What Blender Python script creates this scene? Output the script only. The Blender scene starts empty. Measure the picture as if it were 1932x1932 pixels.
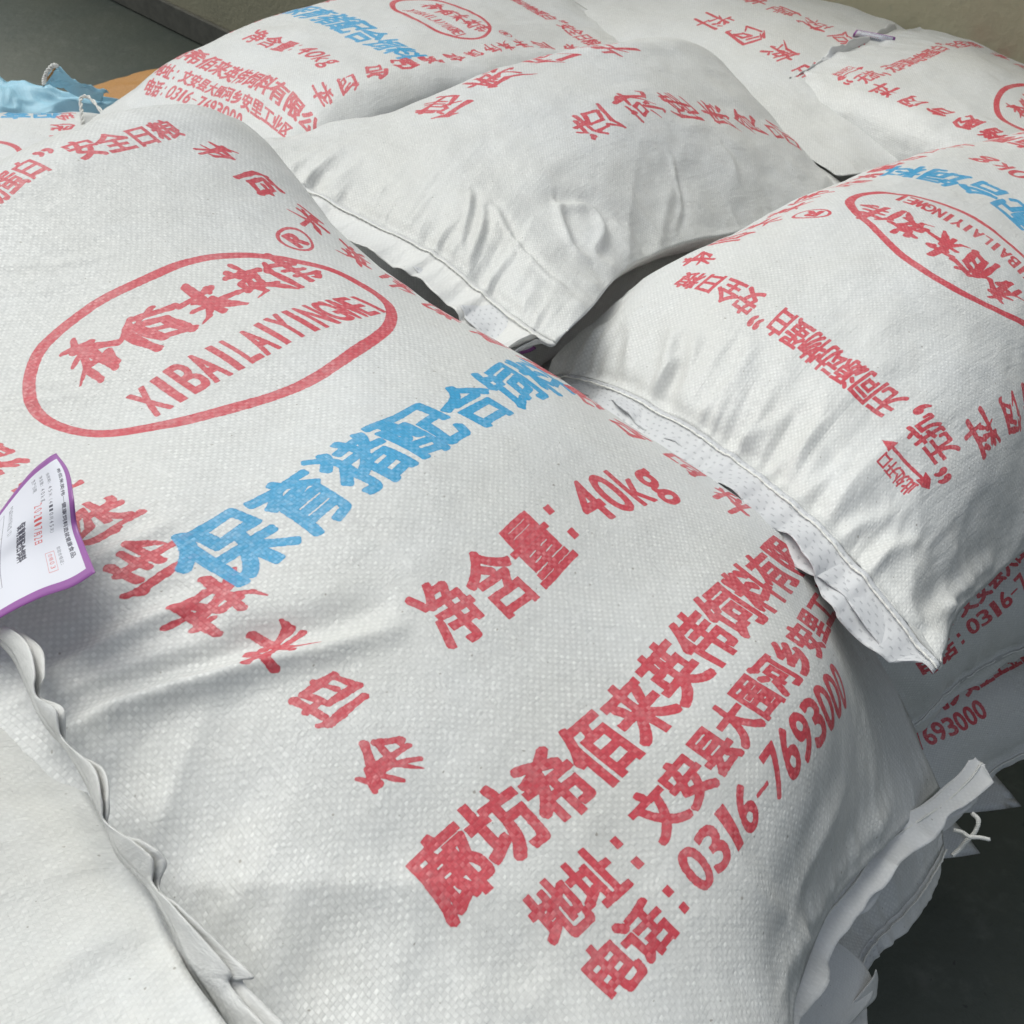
import bpy, math, random
import numpy as np
from mathutils import Vector
C = bpy.context.scene.collection
SC = bpy.context.scene
# ------------------------------------------------------------------ camera, light
cam_d = bpy.data.cameras.new('camera'); cam = bpy.data.objects.new('camera', cam_d); C.objects.link(cam)
cam.location = (0, 0, 0.48); cam.rotation_euler = (math.radians(44), 0, 0)
cam_d.sensor_width = 36; cam_d.sensor_height = 36; cam_d.lens = 18 / 0.4986
cam_d.clip_start = 0.02; cam_d.clip_end = 200
cam_d.dof.use_dof = True; cam_d.dof.focus_distance = 0.72; cam_d.dof.aperture_fstop = 32
SC.camera = cam
W = bpy.data.worlds.new("World"); SC.world = W; W.use_nodes = True
nt = W.node_tree; bg = nt.nodes['Background']; sky = nt.nodes.new('ShaderNodeTexSky')
SUN_EL, SUN_AZ = 58, -38
sky.sky_type = 'NISHITA'; sky.sun_disc = False; sky.sun_elevation = math.radians(SUN_EL); sky.sun_rotation = math.radians(SUN_AZ)
sky.dust_density = 4.0; sky.air_density = 0.6; sky.ozone_density = 0.6
hs = nt.nodes.new('ShaderNodeHueSaturation'); hs.inputs['Saturation'].default_value = .45
nt.links.new(sky.outputs[0], hs.inputs['Color']); nt.links.new(hs.outputs[0], bg.inputs[0]); bg.inputs[1].default_value = 0.14
sd = bpy.data.lights.new('sun', 'SUN'); sun = bpy.data.objects.new('sun', sd); C.objects.link(sun)
sd.energy = 1.5; sd.angle = math.radians(50); sd.color = (1.0, 0.97, 0.93)
az = math.radians(SUN_AZ)
sun.rotation_euler = (math.radians(90 - SUN_EL), 0, -az + math.pi)
SC.view_settings.view_transform = 'Standard'; SC.view_settings.look = 'None'
SC.view_settings.exposure = -0.06
SC.view_settings.use_white_balance = True; SC.view_settings.white_balance_temperature = 6350; SC.view_settings.white_balance_tint = 4; SC.view_settings.gamma = 1.0

BAGDATA = {
 'A': ('-674 597 15 -649 626 28 -625 655 42 -600 684 55 -575 713 67 -551 742 79 -526 771 89 -501 801 97 -476 831 104 -451 862 110 -426 893 114 -401 924 117 -376 956 119 -352 989 120 -327 1021 122 -642 571 19 -617 601 31 -592 630 43 -567 659 54 -542 688 65 -517 717 76 -493 746 85 -468 776 93 -443 806 99 -418 837 104 -393 868 106 -369 900 107 -344 933 107 -320 965 107 -296 998 107 -611 545 24 -586 575 34 -560 605 44 -535 634 54 -509 663 64 -484 692 73 -459 721 82 -434 751 89 -410 781 94 -385 812 97 -360 844 98 -336 876 97 -312 909 96 -289 942 94 -265 975 92 -580 519 29 -554 549 37 -528 579 45 -502 609 54 -476 639 62 -451 668 70 -425 697 77 -401 726 84 -377 756 88 -352 787 89 -327 819 88 -304 852 86 -280 885 84 -257 919 81 -234 952 77 -548 494 34 -522 524 40 -496 555 47 -470 585 54 -443 615 60 -417 644 66 -391 674 72 -366 703 77 -342 733 80 -318 764 80 -294 796 78 -271 829 75 -249 862 71 -226 896 67 -203 929 63 -517 469 38 -491 499 43 -464 530 48 -438 561 53 -411 591 58 -384 621 63 -357 650 67 -331 680 69 -307 711 70 -283 741 69 -260 773 67 -238 806 63 -216 839 59 -194 873 54 -172 907 48 -485 444 43 -459 475 46 -433 506 50 -406 536 53 -379 567 56 -351 597 59 -324 627 61 -296 658 62 -271 688 61 -247 719 59 -225 751 55 -205 784 51 -184 817 46 -162 851 40 -141 884 34 -452 420 47 -427 451 49 -401 482 51 -375 512 53 -348 543 55 -320 573 56 -291 604 57 -262 635 57 -236 666 54 -212 697 50 -190 729 44 -171 761 39 -151 795 33 -130 828 26 -109 861 19 -420 397 50 -394 428 51 -369 458 52 -343 489 53 -316 519 53 -289 550 54 -259 580 54 -229 611 53 -201 643 49 -176 674 43 -155 706 35 -137 739 28 -118 772 21 -98 805 13 -77 839 5 -387 374 51 -361 405 52 -336 436 53 -311 466 53 -285 496 52 -257 527 52 -227 558 53 -197 589 51 -168 620 47 -142 651 39 -121 683 29 -103 715 19 -85 749 10 -65 782 1 -45 815 -8 -354 352 52 -328 383 53 -303 414 53 -277 444 53 -251 474 52 -224 504 52 -194 536 51 -164 566 50 -135 597 44 -108 628 36 -88 660 24 -70 692 12 -52 725 1 -33 759 -10 -13 792 -21 -321 329 50 -295 361 52 -269 392 53 -243 423 53 -216 454 53 -188 484 52 -159 514 50 -130 544 47 -103 575 41 -77 606 32 -56 637 20 -37 669 7 -19 702 -7 0 735 -19 20 768 -32 -288 307 47 -263 339 49 -237 371 51 -210 402 52 -181 432 53 -153 463 52 -125 493 50 -97 523 46 -70 553 39 -46 584 29 -24 615 16 -5 646 1 14 678 -14 33 711 -28 52 743 -42 -255 285 42 -230 317 46 -205 348 49 -177 380 51 -148 410 51 -120 440 51 -92 471 48 -64 501 43 -38 531 36 -14 561 25 7 592 11 27 622 -5 46 654 -20 65 686 -36 84 718 -51 -222 261 37 -198 294 42 -173 325 46 -146 356 48 -118 387 49 -89 417 48 -61 446 45 -34 477 39 -9 507 31 15 537 19 36 567 5 56 598 -11 76 629 -27 96 660 -43 116 692 -59 -191 237 31 -168 269 37 -143 301 42 -117 332 45 -89 362 45 -61 391 43 -33 421 39 -7 451 33 19 481 24 42 512 12 64 542 -2 85 572 -18 105 603 -35 126 634 -51 146 665 -68 -162 211 26 -139 244 32 -115 276 37 -90 307 40 -62 336 39 -34 365 36 -7 394 32 20 425 26 45 455 17 69 486 5 92 516 -9 113 547 -26 134 577 -43 155 608 -61 176 638 -79 -136 184 22 -113 217 27 -89 250 32 -63 280 34 -35 310 33 -8 338 30 20 368 25 46 398 18 71 430 10 96 461 -2 119 491 -17 141 521 -33 162 551 -52 183 581 -71 203 610 -91 -110 157 18 -87 191 23 -63 224 26 -37 255 27 -9 283 26 19 312 22 47 342 17 73 373 11 98 404 2 122 436 -9 145 466 -24 167 496 -42 188 525 -63 208 553 -84 228 581 -106 -84 131 16 -61 165 18 -37 199 20 -11 230 20 18 258 17 47 287 14 74 317 10 100 349 4 125 380 -5 149 412 -18 171 442 -34 192 470 -54 212 497 -76 232 524 -99 251 551 -122 -56 106 14 -34 140 13 -10 173 13 16 205 12 44 234 9 74 264 6 102 295 3 128 327 -3 153 358 -14 175 388 -29 195 417 -48 214 443 -70 233 468 -93 253 494 -117 272 520 -140 -27 81 12 -5 114 9 18 148 5 42 180 2 69 211 -1 98 242 -4 126 273 -9 152 305 -16 176 335 -28 196 363 -46 213 388 -68 231 413 -91 250 437 -113 271 462 -136 291 488 -159 4 56 10 25 89 4 46 122 -2 68 156 -8 92 188 -14 117 219 -20 141 250 -28 165 279 -39 186 307 -54 205 333 -73 223 357 -94 243 381 -116 264 406 -136 286 430 -157 310 455 -177 37 31 8 56 64 -1 75 98 -11 94 131 -20 112 165 -29 130 197 -40 149 226 -53 168 252 -67 188 278 -84 207 302 -103 227 326 -123 249 349 -143 273 373 -161 300 397 -178 328 421 -193 71 6 6 88 39 -6 105 73 -19 120 108 -32 131 142 -47 141 175 -62 153 201 -80 168 224 -98 186 249 -116 206 272 -133 229 295 -152 253 318 -171 282 341 -187 313 364 -199 346 387 -209',
  '0 0 0 0 0 0 0 0 0 0 0 0 0 1 0 3 0 4 0 3 -1 1 -1 0 -1 0 0 0 0 0 0 0 0 0 0 0 0 0 0 0 -1 1 -1 4 0 10 1 15 0 11 -3 3 -4 -1 -2 -1 -1 0 0 0 0 0 0 0 0 0 0 0 0 0 -2 2 -2 8 0 22 2 31 0 22 -6 4 -8 -3 -4 -1 -1 0 0 0 0 0 0 0 0 0 0 0 -1 0 -2 2 -4 10 -2 27 3 37 3 24 -3 2 -5 -4 -1 1 2 2 1 1 0 0 0 0 0 0 0 0 -1 0 -3 2 -7 7 -7 17 0 24 5 13 4 -1 3 0 5 6 4 5 2 2 0 0 0 0 0 0 0 0 0 1 -4 1 -12 1 -18 3 -10 6 4 1 6 -6 3 3 3 13 2 10 1 3 0 0 -1 1 0 1 2 0 3 0 -2 1 -16 -1 -29 -6 -19 -5 2 -11 5 -21 -1 -2 0 24 1 21 1 8 -1 2 -3 5 -2 6 4 0 11 -5 8 0 -5 0 -20 -10 -18 -8 -3 -19 1 -43 0 -13 3 37 3 36 1 14 -3 4 -8 11 -7 14 7 1 20 -10 17 -2 6 5 -8 -3 -15 0 -8 -15 3 -46 11 -15 11 39 6 39 2 15 -4 5 -10 13 -10 16 9 3 26 -9 18 0 1 10 -10 9 -15 13 -13 -1 3 -27 18 -7 16 29 7 28 2 10 -3 3 -9 7 -10 9 7 0 26 -7 22 -3 4 0 -7 1 -14 5 -23 -3 -13 -13 10 -2 16 15 8 13 2 5 0 1 -1 4 -4 5 1 0 17 -6 23 -10 16 -17 8 -20 -5 -17 -21 -15 -14 -11 12 -3 20 4 11 3 3 1 6 1 13 4 11 6 0 1 1 -6 9 -10 10 -15 7 -19 -4 -18 -15 -12 -9 -5 9 -4 16 -5 9 -3 2 -1 9 2 21 5 21 6 1 0 -10 -6 -6 -5 -5 -2 -7 -2 -13 -3 -18 1 -14 3 0 -3 8 -9 6 -6 2 -2 7 2 15 5 13 6 -4 0 -12 -5 -8 -3 -7 4 -11 7 -15 7 -15 7 -6 6 8 0 13 -4 8 -3 3 -1 2 1 5 3 3 4 -4 2 -5 -2 0 -3 1 0 -3 7 -10 11 -8 5 4 -1 13 0 13 2 7 1 2 0 0 1 0 2 -1 4 -1 4 2 1 6 -6 7 -7 3 4 -6 10 -3 -2 7 -12 9 -6 4 2 1 3 0 1 0 1 -1 3 -1 3 0 2 4 -2 7 -9 7 -11 3 -1 -4 5 -1 -6 9 -15 8 -7 -2 3 -5 4 -2 2 0 2 0 4 -1 4 0 -1 3 -6 6 -10 6 -10 4 -4 0 1 4 -3 17 -7 14 -1 -4 6 -9 5 -4 2 0 3 0 8 0 9 0 2 2 -3 6 -4 6 -3 8 -1 9 2 9 0 9 1 -7 7 -26 11 -22 8 -9 3 0 4 1 10 1 13 1 6 1 -1 1 -1 -1 1 1 3 2 3 -12 2 -40 7 -67 16 -69 19 -41 11 -14 4 0 3 1 9 3 11 3 4 0 -4 -4 -5 -8 -3 -12 0 -24 1 -51 1 -80 6 -91 15 -73 17 -38 9 -13 3 0 2 1 5 1 8 -2 9 -3 11 8 11 22 5 11 0 -21 -2 -49 -3 -53 1 -41 7 -28 9 -17 5 -9 1 0 1 0 3 -3 8 -10 20 -5 38 35 42 78 26 66 7 18 -4 -3 -7 15 -3 32 3 21 4 0 2 -10 0 0 0 -1 2 -4 7 -10 21 0 41 47 46 95 29 83 9 38 -5 26 -9 53 -5 67 1 41 3 6 1 -11 0'),
 'B': ('274 385 -58 258 414 -52 244 442 -47 230 470 -44 216 499 -44 200 528 -47 185 557 -51 169 585 -58 151 614 -64 130 644 -71 110 673 -78 91 702 -85 69 731 -94 48 759 -103 28 788 -113 293 418 -75 282 446 -63 270 473 -52 257 501 -45 242 530 -41 225 559 -41 208 588 -44 191 617 -48 172 646 -54 152 675 -60 131 704 -66 110 733 -74 88 762 -83 66 791 -93 43 820 -104 314 450 -94 307 477 -75 297 504 -58 284 532 -45 268 560 -38 251 589 -36 233 618 -37 214 647 -40 194 677 -44 174 706 -49 152 735 -56 130 764 -64 107 793 -73 84 822 -84 59 851 -95 338 479 -112 333 506 -87 325 534 -64 313 561 -47 297 590 -36 278 618 -32 259 648 -31 239 677 -32 219 707 -35 198 736 -39 176 766 -46 152 795 -54 128 824 -64 104 852 -75 78 881 -87 364 507 -129 360 534 -99 353 561 -71 343 589 -49 327 617 -36 308 646 -29 288 676 -26 268 706 -25 246 736 -27 224 766 -31 201 795 -38 176 824 -47 151 853 -57 126 882 -68 100 910 -80 390 535 -143 387 561 -111 383 588 -80 373 616 -54 358 644 -37 340 673 -27 320 703 -21 299 733 -20 277 764 -21 253 794 -25 228 824 -32 202 852 -42 176 881 -52 150 910 -63 124 938 -75 418 563 -155 416 587 -122 411 613 -90 403 641 -62 389 669 -42 372 699 -28 352 729 -20 331 760 -17 308 791 -17 284 821 -21 258 851 -29 231 880 -39 203 908 -50 177 937 -60 150 966 -71 450 588 -164 446 612 -130 440 638 -99 431 666 -71 419 695 -49 403 725 -32 384 755 -22 363 786 -17 340 818 -17 315 848 -20 288 878 -28 259 907 -38 231 935 -49 204 964 -59 177 993 -69 486 611 -166 479 637 -135 470 663 -106 460 691 -80 448 720 -57 433 751 -39 414 782 -27 393 813 -21 370 845 -19 344 876 -23 316 905 -30 287 934 -40 259 963 -49 232 992 -58 204 1021 -67 523 633 -164 512 660 -138 501 688 -112 489 717 -87 475 747 -66 460 778 -48 441 809 -35 420 841 -28 396 872 -26 371 903 -28 343 933 -34 315 962 -42 287 991 -51 259 1020 -59 231 1049 -68 560 655 -160 546 684 -138 532 713 -115 518 743 -94 503 774 -74 486 805 -58 466 837 -45 445 869 -38 421 900 -35 395 931 -36 369 961 -41 341 991 -47 314 1020 -54 286 1049 -61 259 1078 -69 597 677 -156 580 707 -136 564 738 -117 547 769 -99 530 800 -82 511 832 -67 491 864 -56 469 897 -48 445 928 -45 420 959 -45 394 989 -49 367 1019 -53 340 1049 -59 313 1078 -65 286 1108 -71 633 699 -150 614 730 -134 596 762 -118 577 794 -103 558 826 -89 538 859 -76 516 892 -66 493 924 -59 469 956 -55 444 987 -55 419 1017 -58 393 1048 -61 367 1078 -65 341 1107 -69 315 1137 -73 668 722 -145 648 754 -132 628 786 -119 608 819 -106 587 852 -94 566 885 -84 543 918 -75 519 951 -69 495 983 -65 470 1014 -65 445 1045 -67 420 1075 -70 395 1106 -72 370 1136 -74 344 1166 -77 703 745 -139 682 778 -129 661 811 -118 639 844 -108 617 877 -99 595 911 -91 572 944 -84 548 976 -79 523 1009 -76 498 1040 -75 473 1071 -76 449 1102 -77 424 1133 -79 399 1164 -80 374 1195 -81 737 769 -134 715 802 -126 693 835 -118 671 869 -110 648 902 -103 625 935 -97 602 968 -91 578 1001 -87 553 1034 -85 529 1065 -84 504 1097 -84 479 1128 -85 455 1160 -85 430 1191 -85 405 1222 -86 771 793 -130 749 826 -124 726 859 -118 703 893 -112 680 926 -106 657 959 -102 633 992 -98 609 1025 -95 585 1058 -93 560 1090 -92 535 1122 -91 511 1154 -91 486 1186 -91 461 1217 -91 437 1249 -91 805 817 -126 782 850 -122 759 884 -117 736 917 -113 713 950 -109 689 983 -106 666 1016 -103 641 1049 -101 617 1082 -99 592 1114 -98 568 1147 -98 543 1179 -97 518 1211 -97 494 1243 -97 469 1275 -97 839 841 -123 816 874 -120 792 908 -117 769 941 -114 746 974 -112 722 1007 -109 698 1040 -107 674 1073 -106 650 1106 -105 625 1138 -104 600 1171 -104 576 1203 -103 551 1235 -103 526 1268 -103 502 1300 -103 873 865 -121 849 899 -119 826 932 -117 802 965 -115 779 998 -114 755 1031 -112 731 1064 -111 707 1097 -110 682 1130 -110 658 1162 -109 633 1195 -109 609 1227 -109 584 1260 -109 560 1292 -109 535 1324 -109 906 890 -119 883 923 -118 859 956 -117 836 989 -116 812 1023 -116 788 1056 -115 764 1088 -115 740 1121 -114 716 1154 -114 691 1186 -114 667 1219 -114 642 1251 -114 617 1284 -114 593 1316 -115 568 1349 -115 940 914 -118 917 947 -118 893 981 -117 869 1014 -117 845 1047 -118 821 1080 -118 797 1113 -118 773 1145 -118 749 1178 -118 724 1210 -119 700 1243 -119 675 1276 -119 651 1308 -120 626 1340 -120 602 1373 -121 974 939 -116 950 972 -117 926 1005 -118 903 1038 -119 879 1071 -119 855 1104 -120 831 1137 -121 806 1169 -122 782 1202 -123 758 1235 -123 733 1267 -124 708 1300 -125 684 1332 -126 660 1365 -127 635 1397 -127 1008 963 -115 984 996 -117 960 1029 -118 936 1062 -120 912 1095 -121 888 1128 -123 864 1161 -124 840 1194 -126 815 1226 -127 791 1259 -128 766 1291 -129 742 1324 -130 717 1356 -131 693 1389 -133 668 1421 -134 1041 988 -115 1017 1021 -117 994 1054 -119 970 1087 -121 946 1120 -123 922 1153 -125 897 1185 -127 873 1218 -129 849 1251 -131 824 1283 -133 800 1316 -134 775 1348 -136 751 1381 -137 726 1413 -139 702 1446 -140',
  '-5 2 -7 3 -9 6 -9 10 -7 15 -5 17 -3 17 -1 14 0 10 0 7 -2 3 -5 0 -8 -2 -7 -2 -5 -2 -9 2 -15 5 -17 10 -16 17 -12 24 -8 28 -5 27 -2 23 0 17 0 11 -5 4 -12 -3 -16 -6 -15 -6 -10 -4 -14 2 -21 3 -24 8 -21 16 -14 26 -9 32 -6 31 -3 26 0 19 0 11 -7 2 -18 -7 -26 -12 -24 -11 -16 -7 -14 -3 -21 -4 -23 -3 -18 4 -11 15 -6 23 -4 23 -3 18 -1 12 0 4 -6 -4 -19 -11 -28 -13 -28 -10 -19 -6 -11 -8 -16 -14 -17 -18 -12 -15 -5 -6 -1 4 -1 7 -2 3 -1 -4 0 -12 -4 -14 -13 -9 -21 -2 -21 3 -14 3 -8 -11 -11 -21 -12 -29 -9 -30 -4 -22 0 -12 1 -5 0 -9 -1 -22 -1 -32 -1 -26 -4 -3 -8 20 -8 29 -6 22 -7 -10 -11 -19 -15 -28 -14 -33 -9 -29 -2 -18 2 -8 2 -12 0 -30 -2 -46 -1 -35 2 5 3 44 4 56 3 42 -7 -7 -13 -13 -18 -22 -19 -29 -13 -29 -4 -20 4 -7 6 -7 3 -25 1 -43 2 -30 7 16 10 61 10 72 7 53 -6 -3 -11 -8 -16 -17 -17 -26 -12 -30 -3 -23 5 -9 7 -6 6 -18 5 -28 8 -11 13 32 16 69 14 73 9 51 -4 -2 -7 -5 -10 -13 -10 -22 -7 -28 -2 -24 2 -15 3 -12 3 -18 7 -15 15 10 21 48 21 71 16 66 9 43 -2 -1 -3 -3 -5 -9 -5 -15 -4 -18 -2 -15 -3 -11 -4 -13 -3 -16 7 -3 20 33 29 67 28 77 19 60 10 35 -1 -1 -1 -2 -2 -4 -2 -4 -3 -2 -4 5 -8 7 -12 -1 -9 -5 4 15 22 57 34 89 32 88 22 61 11 31 0 0 0 0 -1 1 -1 5 -3 14 -6 25 -12 25 -18 11 -17 0 -4 19 15 63 30 96 30 91 21 61 10 30 0 0 0 1 0 3 -1 9 -3 21 -6 31 -13 27 -20 3 -23 -19 -15 -6 1 38 16 74 20 76 15 52 8 25 0 0 0 1 0 3 -1 9 -2 18 -5 24 -10 13 -17 -17 -22 -43 -19 -34 -9 6 3 44 9 52 8 37 5 18 0 0 0 1 0 2 0 6 -1 11 -3 12 -5 0 -9 -24 -12 -42 -12 -31 -7 2 0 31 4 37 4 26 2 13 0 0 0 0 0 1 0 3 0 5 -1 4 -1 -3 -1 -14 -1 -17 0 -2 2 22 4 36 4 33 3 20 2 9 0 0 0 0 0 0 0 1 0 2 0 1 1 0 3 0 5 7 7 22 8 36 7 39 5 29 3 16 1 7 0 0 0 0 0 0 0 0 0 0 0 1 1 2 3 6 5 14 7 25 7 32 6 30 4 21 2 11 1 4 0 0 0 0 0 0 0 0 0 0 0 1 1 2 2 5 3 10 4 16 4 19 4 17 2 11 1 6 0 2 0 0 0 0 0 0 0 0 0 0 0 0 0 1 1 2 1 5 2 7 2 8 1 7 1 4 0 2 0 1 0 0 0 0 0 0 0 0 0 0 0 0 0 0 0 1 0 1 0 2 1 2 0 2 0 1 0 1 0 0 0 0 0 0 0 0 0 0 0 0 0 0 0 0 0 0 0 0 0 0 0 1 0 0 0 0 0 0 0 0 0 0 0 0 0 0 0 0 0 0 0 0 0 0 0 0 0 0 0 0 0 0 0 0 0 0 0 0 0 0 0 0 0 0 0 0 0 0 0 0 0 0 0 0 0 0 0 0 0 0 0 0 0 0 0 0 0 0 0 0'),
 'C': ('37 710 -46 19 737 -54 0 766 -58 -20 797 -58 -42 826 -57 -65 855 -56 -91 883 -57 -118 909 -59 -146 935 -60 -174 961 -60 -202 987 -60 -227 1012 -60 -250 1039 -59 -269 1066 -57 -289 1093 -54 55 744 -54 34 772 -55 14 801 -56 -8 831 -55 -30 860 -54 -53 889 -53 -78 917 -54 -105 944 -55 -132 970 -57 -159 996 -58 -186 1022 -60 -212 1048 -61 -237 1074 -62 -262 1100 -62 -287 1126 -62 71 778 -62 49 807 -58 27 836 -55 6 865 -52 -17 894 -51 -40 922 -50 -65 950 -50 -91 978 -52 -117 1005 -54 -144 1031 -56 -171 1057 -59 -198 1083 -62 -225 1109 -64 -253 1134 -67 -281 1160 -69 84 813 -70 63 841 -62 42 870 -56 20 899 -51 -2 928 -48 -26 956 -47 -50 984 -47 -76 1012 -49 -102 1039 -51 -129 1066 -54 -156 1092 -58 -184 1118 -62 -212 1144 -66 -241 1169 -70 -271 1194 -74 96 846 -78 77 875 -68 57 904 -59 36 932 -52 14 961 -47 -10 990 -45 -34 1018 -45 -60 1046 -46 -86 1073 -49 -113 1100 -52 -140 1126 -57 -168 1153 -62 -197 1179 -67 -227 1204 -72 -257 1228 -77 109 879 -88 92 908 -75 73 937 -64 53 966 -55 32 994 -48 8 1023 -44 -17 1051 -43 -43 1079 -44 -69 1106 -47 -97 1133 -51 -124 1160 -56 -152 1187 -61 -181 1213 -67 -210 1238 -73 -240 1263 -79 124 911 -99 108 940 -84 91 969 -70 72 998 -59 51 1027 -50 28 1055 -45 3 1084 -43 -23 1112 -43 -51 1139 -46 -79 1167 -50 -106 1194 -54 -133 1221 -60 -162 1247 -66 -191 1273 -72 -220 1298 -79 142 941 -110 127 971 -93 111 1000 -77 93 1029 -64 73 1058 -54 50 1087 -47 24 1116 -44 -2 1144 -43 -30 1171 -45 -58 1199 -49 -85 1226 -54 -113 1254 -59 -141 1281 -65 -169 1307 -71 -198 1333 -78 163 971 -120 148 1000 -102 133 1030 -85 116 1059 -70 96 1089 -59 73 1118 -51 48 1147 -46 21 1175 -45 -7 1203 -46 -35 1231 -49 -63 1259 -53 -90 1286 -58 -118 1313 -64 -146 1340 -70 -174 1367 -76 185 999 -130 171 1029 -111 156 1059 -94 139 1089 -78 120 1119 -65 98 1148 -56 73 1177 -50 46 1206 -47 18 1234 -48 -11 1262 -50 -38 1290 -53 -65 1318 -58 -93 1345 -63 -121 1373 -68 -149 1400 -74 210 1026 -140 196 1057 -122 181 1087 -104 164 1117 -87 145 1147 -73 124 1177 -62 99 1207 -55 72 1235 -52 44 1264 -51 16 1292 -52 -12 1320 -54 -39 1348 -58 -66 1377 -62 -94 1405 -67 -122 1432 -71 236 1053 -152 222 1083 -133 206 1114 -114 190 1145 -97 172 1175 -82 150 1206 -71 126 1235 -63 99 1264 -58 72 1293 -56 44 1322 -55 16 1350 -56 -11 1378 -59 -38 1407 -62 -66 1435 -65 -93 1464 -69 262 1079 -163 248 1110 -144 233 1141 -126 217 1171 -109 198 1202 -93 178 1233 -81 154 1263 -72 128 1292 -66 101 1321 -62 73 1350 -60 46 1379 -60 18 1407 -61 -9 1436 -63 -36 1465 -65 -64 1494 -67 288 1105 -175 274 1136 -156 259 1167 -138 244 1198 -121 226 1228 -106 205 1259 -93 182 1289 -83 157 1319 -75 130 1348 -70 103 1377 -66 76 1406 -64 48 1436 -64 21 1465 -64 -6 1494 -64 -34 1523 -65 314 1130 -187 301 1161 -169 287 1192 -151 271 1223 -134 253 1254 -119 233 1285 -106 210 1315 -95 186 1345 -86 160 1375 -79 133 1404 -74 106 1434 -70 79 1463 -68 52 1492 -66 25 1522 -65 -2 1552 -64 343 1156 -198 329 1187 -181 315 1218 -164 299 1249 -147 281 1279 -132 261 1310 -119 239 1341 -107 215 1371 -97 189 1401 -88 163 1431 -81 137 1460 -76 110 1490 -72 83 1520 -69 56 1549 -66 30 1579 -63 373 1180 -209 359 1211 -192 343 1243 -176 327 1274 -160 309 1305 -146 289 1335 -132 267 1366 -119 244 1396 -108 219 1427 -98 194 1457 -90 168 1487 -83 141 1516 -77 115 1546 -72 88 1576 -68 62 1606 -63 404 1205 -219 389 1236 -203 373 1268 -187 356 1299 -172 338 1330 -158 318 1360 -145 296 1391 -131 273 1422 -119 249 1452 -108 224 1483 -98 199 1513 -90 173 1543 -82 147 1573 -76 120 1603 -70 94 1633 -64 435 1230 -228 419 1261 -212 403 1293 -197 386 1324 -183 367 1355 -169 347 1385 -156 326 1416 -142 303 1447 -129 279 1478 -117 255 1508 -106 230 1539 -96 204 1569 -88 178 1599 -80 153 1629 -73 127 1659 -66 466 1255 -236 450 1286 -220 434 1318 -205 416 1349 -191 397 1380 -178 377 1411 -165 356 1442 -151 333 1473 -138 310 1504 -125 286 1534 -114 261 1565 -103 236 1595 -94 210 1625 -85 185 1655 -77 160 1686 -68 499 1279 -242 483 1311 -227 466 1342 -213 447 1374 -199 428 1405 -186 408 1436 -172 386 1468 -159 364 1499 -146 340 1530 -133 316 1560 -121 292 1591 -110 267 1621 -100 242 1651 -90 217 1682 -81 192 1712 -71 534 1302 -246 516 1335 -232 498 1367 -218 479 1399 -205 459 1430 -192 439 1462 -179 417 1493 -166 394 1524 -153 371 1555 -141 347 1586 -129 323 1617 -117 299 1647 -106 274 1677 -95 249 1708 -85 225 1738 -75 569 1326 -250 550 1358 -237 531 1391 -224 511 1423 -211 491 1456 -198 470 1487 -185 448 1519 -173 426 1550 -160 402 1581 -148 379 1612 -136 355 1643 -124 330 1673 -112 306 1703 -101 281 1734 -90 257 1764 -79 604 1349 -253 584 1382 -241 564 1415 -228 544 1448 -216 523 1480 -204 502 1513 -191 480 1545 -179 457 1576 -167 434 1607 -155 410 1638 -143 386 1669 -130 362 1699 -118 338 1730 -107 313 1760 -95 289 1790 -83 638 1372 -256 618 1406 -244 597 1439 -233 576 1472 -221 555 1505 -210 534 1538 -198 511 1570 -186 488 1602 -174 465 1633 -162 441 1664 -150 417 1695 -137 393 1725 -125 369 1756 -112 345 1786 -100 321 1816 -87',
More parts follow.
